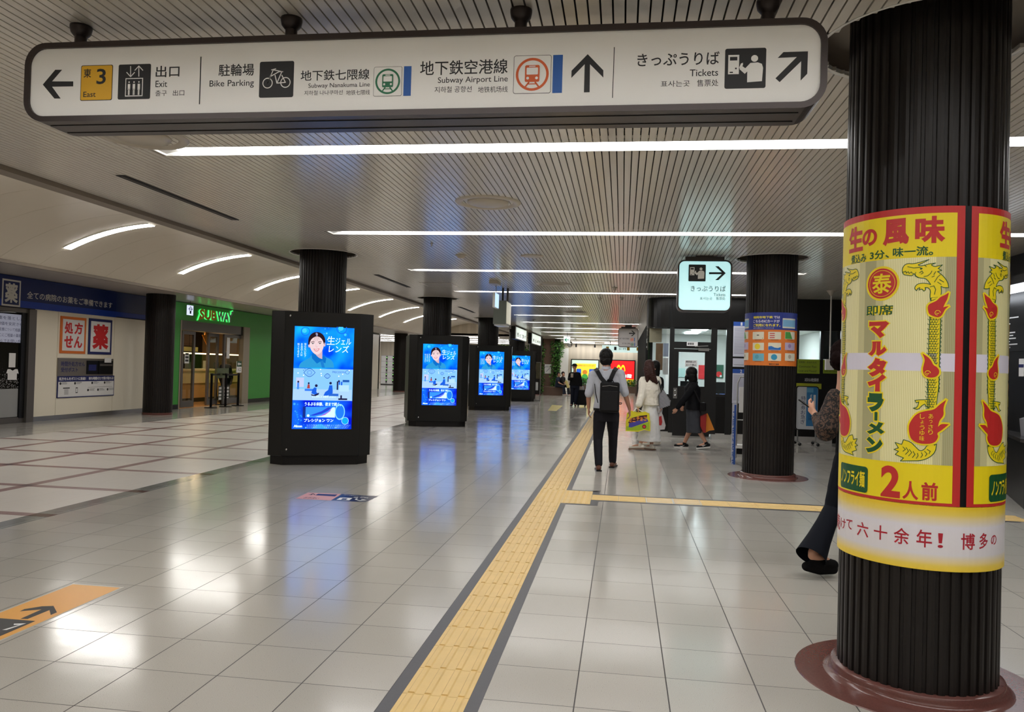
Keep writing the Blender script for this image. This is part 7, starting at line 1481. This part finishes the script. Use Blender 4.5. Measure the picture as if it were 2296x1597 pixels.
for s_ in 'LR':
    an, toe = J['an'+s_], J['toe'+s_]; d = (toe-an).normalized(); heel = an-V(d.x, d.y, 0)*.05-V(0, 0, .06)
    blob('platform_shoe', [('c', [(lerp(heel, toe, .25)+V(0, 0, .0), .030), (lerp(heel, toe, .6), .045), (toe, .038)]), ('c', [(heel+V(0, 0, -.035), .034), (lerp(heel, toe, .5)+V(0, 0, -.045), .038), (toe+V(0, 0, -.03), .036)])], mat('black_suede', (14, 13, 14), .9, spec=.15), t, voxel=.007, smooth=3)
hair(t, [('e', J['head']+V(-.004, -.012, .028), (.098, .105, .105)), ('e', J['head']+V(-.055, -.07, -.03), (.062, .07, .075)), ('e', J['head']+V(-.01, -.04, -.05), (.07, .06, .05))], mat('dark_brown_hair', (20, 10, 9), .8, spec=.05), .014)
ph = J['wrL']+V(-.35, .7, .6).normalized()*.10; t = thing('phone', ph, 'dark phone in the left hand of the woman behind the poster column', 'phone'); mb = MB(); c_ = V(-.6, .25, .45).normalized(); mb.bar(ph-c_*.05+V(-.01, 0, 0), ph+c_*.07+V(-.01, 0, 0), .045, .009, M_black); mb.build('phone_body', t, bevel=.003)
# ---- man in cap looking at his phone, far
z6 = lambda x, y, d=0: P(820+x/4.592, 600+y/4.592, Y0+d)
Y0 = 29.6; q = z6
J = dict(head=q(2150, 1020, -.02), neck=q(2152, 1066), shL=q(2196, 1098), shR=q(2108, 1098), elL=q(2214, 1165), elR=q(2094, 1150, -.06), wrL=q(2216, 1220, -.03), wrR=q(2116, 1132, -.26), hipL=q(2175, 1218), hipR=q(2130, 1218), knL=q(2168, 1320, -.04), knR=q(2128, 1320), anL=q(2156, 1412, -.02), anR=q(2122, 1412, .02))
J['anL'].z = J['anR'].z = .085; J['toeL'] = J['anL']+V(.03, -.17, -.05); J['toeR'] = J['anR']+V(-.03, -.17, -.05); J['hdR'] = V(.4, -.6, .5); J['thL'] = V(0, -1, 0)
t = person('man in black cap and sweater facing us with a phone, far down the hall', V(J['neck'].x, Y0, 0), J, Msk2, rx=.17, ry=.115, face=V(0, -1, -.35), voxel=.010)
torso_cloth(t, 'black_sweater', J, mat('black_sweater', (16, 16, 18), .85, spec=.15), .175, .12, q(2150, 1215).z, sleeve=1.95, extra=.03); trousers(t, J, mat('navy_trousers', (22, 26, 38), .8, spec=.15), q(2150, 1200).z, .17, .115, 1.05); shoes(t, J, M_black, None, 1.0)
mb = MB(); mb.lathe([(.098, -.01), (.1, .02), (.085, .055), (.05, .078), (0, .084)], M_blackm, J['head']+V(0, .0, .03), 20); mb.lathe([(.098, .022), (.155, .006), (.155, .0), (.098, .012)], M_blackm, J['head']+V(0, -.02, .03), 16, True, PI*1.15, PI*1.85); mb.build('cap', t)
ph = J['wrR']+V(.03, -.06, .07); mb = MB(); mb.box((ph.x-.045, ph.y-.006, ph.z-.07), (ph.x+.045, ph.y+.006, ph.z+.08), mat('pale_phone_case', (170, 160, 144), .4)); o = mb.build('phone', None); tag(o, 'pale phone held by the man in the black cap', 'phone')
t = thing('suitcase', V(q(2230, 1400, .3).x, Y0+.1, 0), 'black wheeled suitcase beside the man in the cap', 'suitcase'); a_, b_2 = q(2170, 1410, .1), q(2278, 1262, .1); mb = MB(); mb.box((a_.x, Y0+.0, .06), (b_2.x, Y0+.28, b_2.z), mat('suitcase_black', (18, 18, 18), .6, spec=.15)); mb.build('shell', t, bevel=.03); mb = MB()
for x_ in (a_.x+.12, a_.x+.28): mb.tube([(x_, Y0+.2, b_2.z), (x_, Y0+.2, b_2.z+.26)], .009, M_steel)
mb.tube([(a_.x+.12, Y0+.2, b_2.z+.26), (a_.x+.28, Y0+.2, b_2.z+.26)], .012, M_black); mb.build('pull_handle', t); mb = MB()
for x_ in (a_.x+.06, b_2.x-.06):
    for y_ in (Y0+.05, Y0+.23): mb.ball((x_, y_, .03), .03, M_black, 10)
mb.build('wheels', t)
a_, b_2 = q(2186, 1300, 0), q(2244, 1225, 0); mb = MB(); mb.box((a_.x, Y0+.12, a_.z+.0), (b_2.x, Y0+.22, b_2.z), mat('pale_bag', (176, 176, 176), .6)); o = mb.build('small_bag', None, 'small pale bag resting on top of the black suitcase', 'bag', bevel=.02)
# ---- two people sitting on the brown bench
Y0 = 40.75
for i, (hx, hy, lab, shirt, dx) in enumerate(((1988, 1100, 'seated person in dark blue, left of the two on the brown bench', (34, 44, 66), 0), (2034, 1096, 'seated person in black top, right of the two on the brown bench', (24, 24, 28), 46))):
    J = dict(head=q(hx, hy, .1), neck=q(hx-6, hy+26, .15), shL=q(hx+8, hy+42, .35), shR=q(hx-14, hy+42, -.02), elL=q(hx+14, hy+85, .3), elR=q(hx+2, hy+88, -.1), wrL=q(hx+44, hy+100, .2), wrR=q(hx+42, hy+106, -.1), hipL=q(hx-14, hy+112, .35), hipR=q(hx-18, hy+112, .12), knL=q(hx+50, hy+112, .25), knR=q(hx+48, hy+116, -.05), anL=q(hx+66, hy+178, .2), anR=q(hx+52, hy+182, -.05))
    J['anL'].z = J['anR'].z = .085; J['toeL'] = J['anL']+V(.16, -.03, -.05); J['toeR'] = J['anR']+V(.16, -.05, -.05); J['hdL'] = J['hdR'] = V(1, 0, -.1); J['hipL'].z = J['hipR'].z = .52; J['knL'].z = J['knR'].z = .50
    t = person(lab, V(J['hipL'].x, Y0+.2, 0), J, Msk, rx=.12, ry=.16, k=.95, face=V(1, -.3, -.5), voxel=.012)
    torso_cloth(t, 'top', J, mat('seated_top_%d' % i, shirt, .8), .125, .16, .52, sleeve=.9 if i else .6); trousers(t, J, mat('seated_jeans_%d' % i, (28, 36, 56) if not i else (22, 26, 36), .8), .62, .12, .15, .9, disp=.0); shoes(t, J, mat('pale_sneaker', (180, 176, 172), .5), None, 1.0)
    hair(t, [('e', J['head']+V(-.015, .01, .03), (.095, .09, .10))], Mhair, .008)
mb = MB(); a_ = q(2062, 1165, -.1); b_2 = q(2088, 1240, -.15); mb.bar(a_, b_2, .16, .10, mat('pale_yellow_parcel', (206, 190, 120), .6)); mb.build('long_parcel', None, 'long pale yellow parcel on the knees of the right seated person', 'parcel', bevel=.02)
# ---- shop customer glimpsed through the glass
X1_ = WX-.75; qq = lambda px, py, d=0: PX(px, py, X1_-d)
J = dict(head=qq(505, 797), neck=qq(505, 812), shL=qq(514, 822), shR=qq(497, 822), elL=qq(519, 846), elR=qq(493, 845), wrL=qq(516, 862, .15), wrR=qq(498, 860, .2), hipL=qq(509, 862), hipR=qq(502, 862), knL=qq(510, 888), knR=qq(502, 887), anL=qq(511, 910), anR=qq(502, 909))
for s_ in 'LR': J['an'+s_].z = .09; J['toe'+s_] = J['an'+s_]+V(-.17, 0, -.055); J['kn'+s_].z = .5
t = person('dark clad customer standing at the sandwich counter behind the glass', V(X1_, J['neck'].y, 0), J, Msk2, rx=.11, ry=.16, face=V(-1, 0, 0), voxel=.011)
torso_cloth(t, 'dark_coat', J, mat('dark_coat', (24, 28, 34), .8, spec=.15), .13, .18, .80, sleeve=1.9, extra=.05); trousers(t, J, M_blackm, .95, .11, .15, 1.0); shoes(t, J, M_black, None); hair(t, [('e', J['head']+V(.02, 0, .025), (.09, .09, .1))], Mhair, .006)
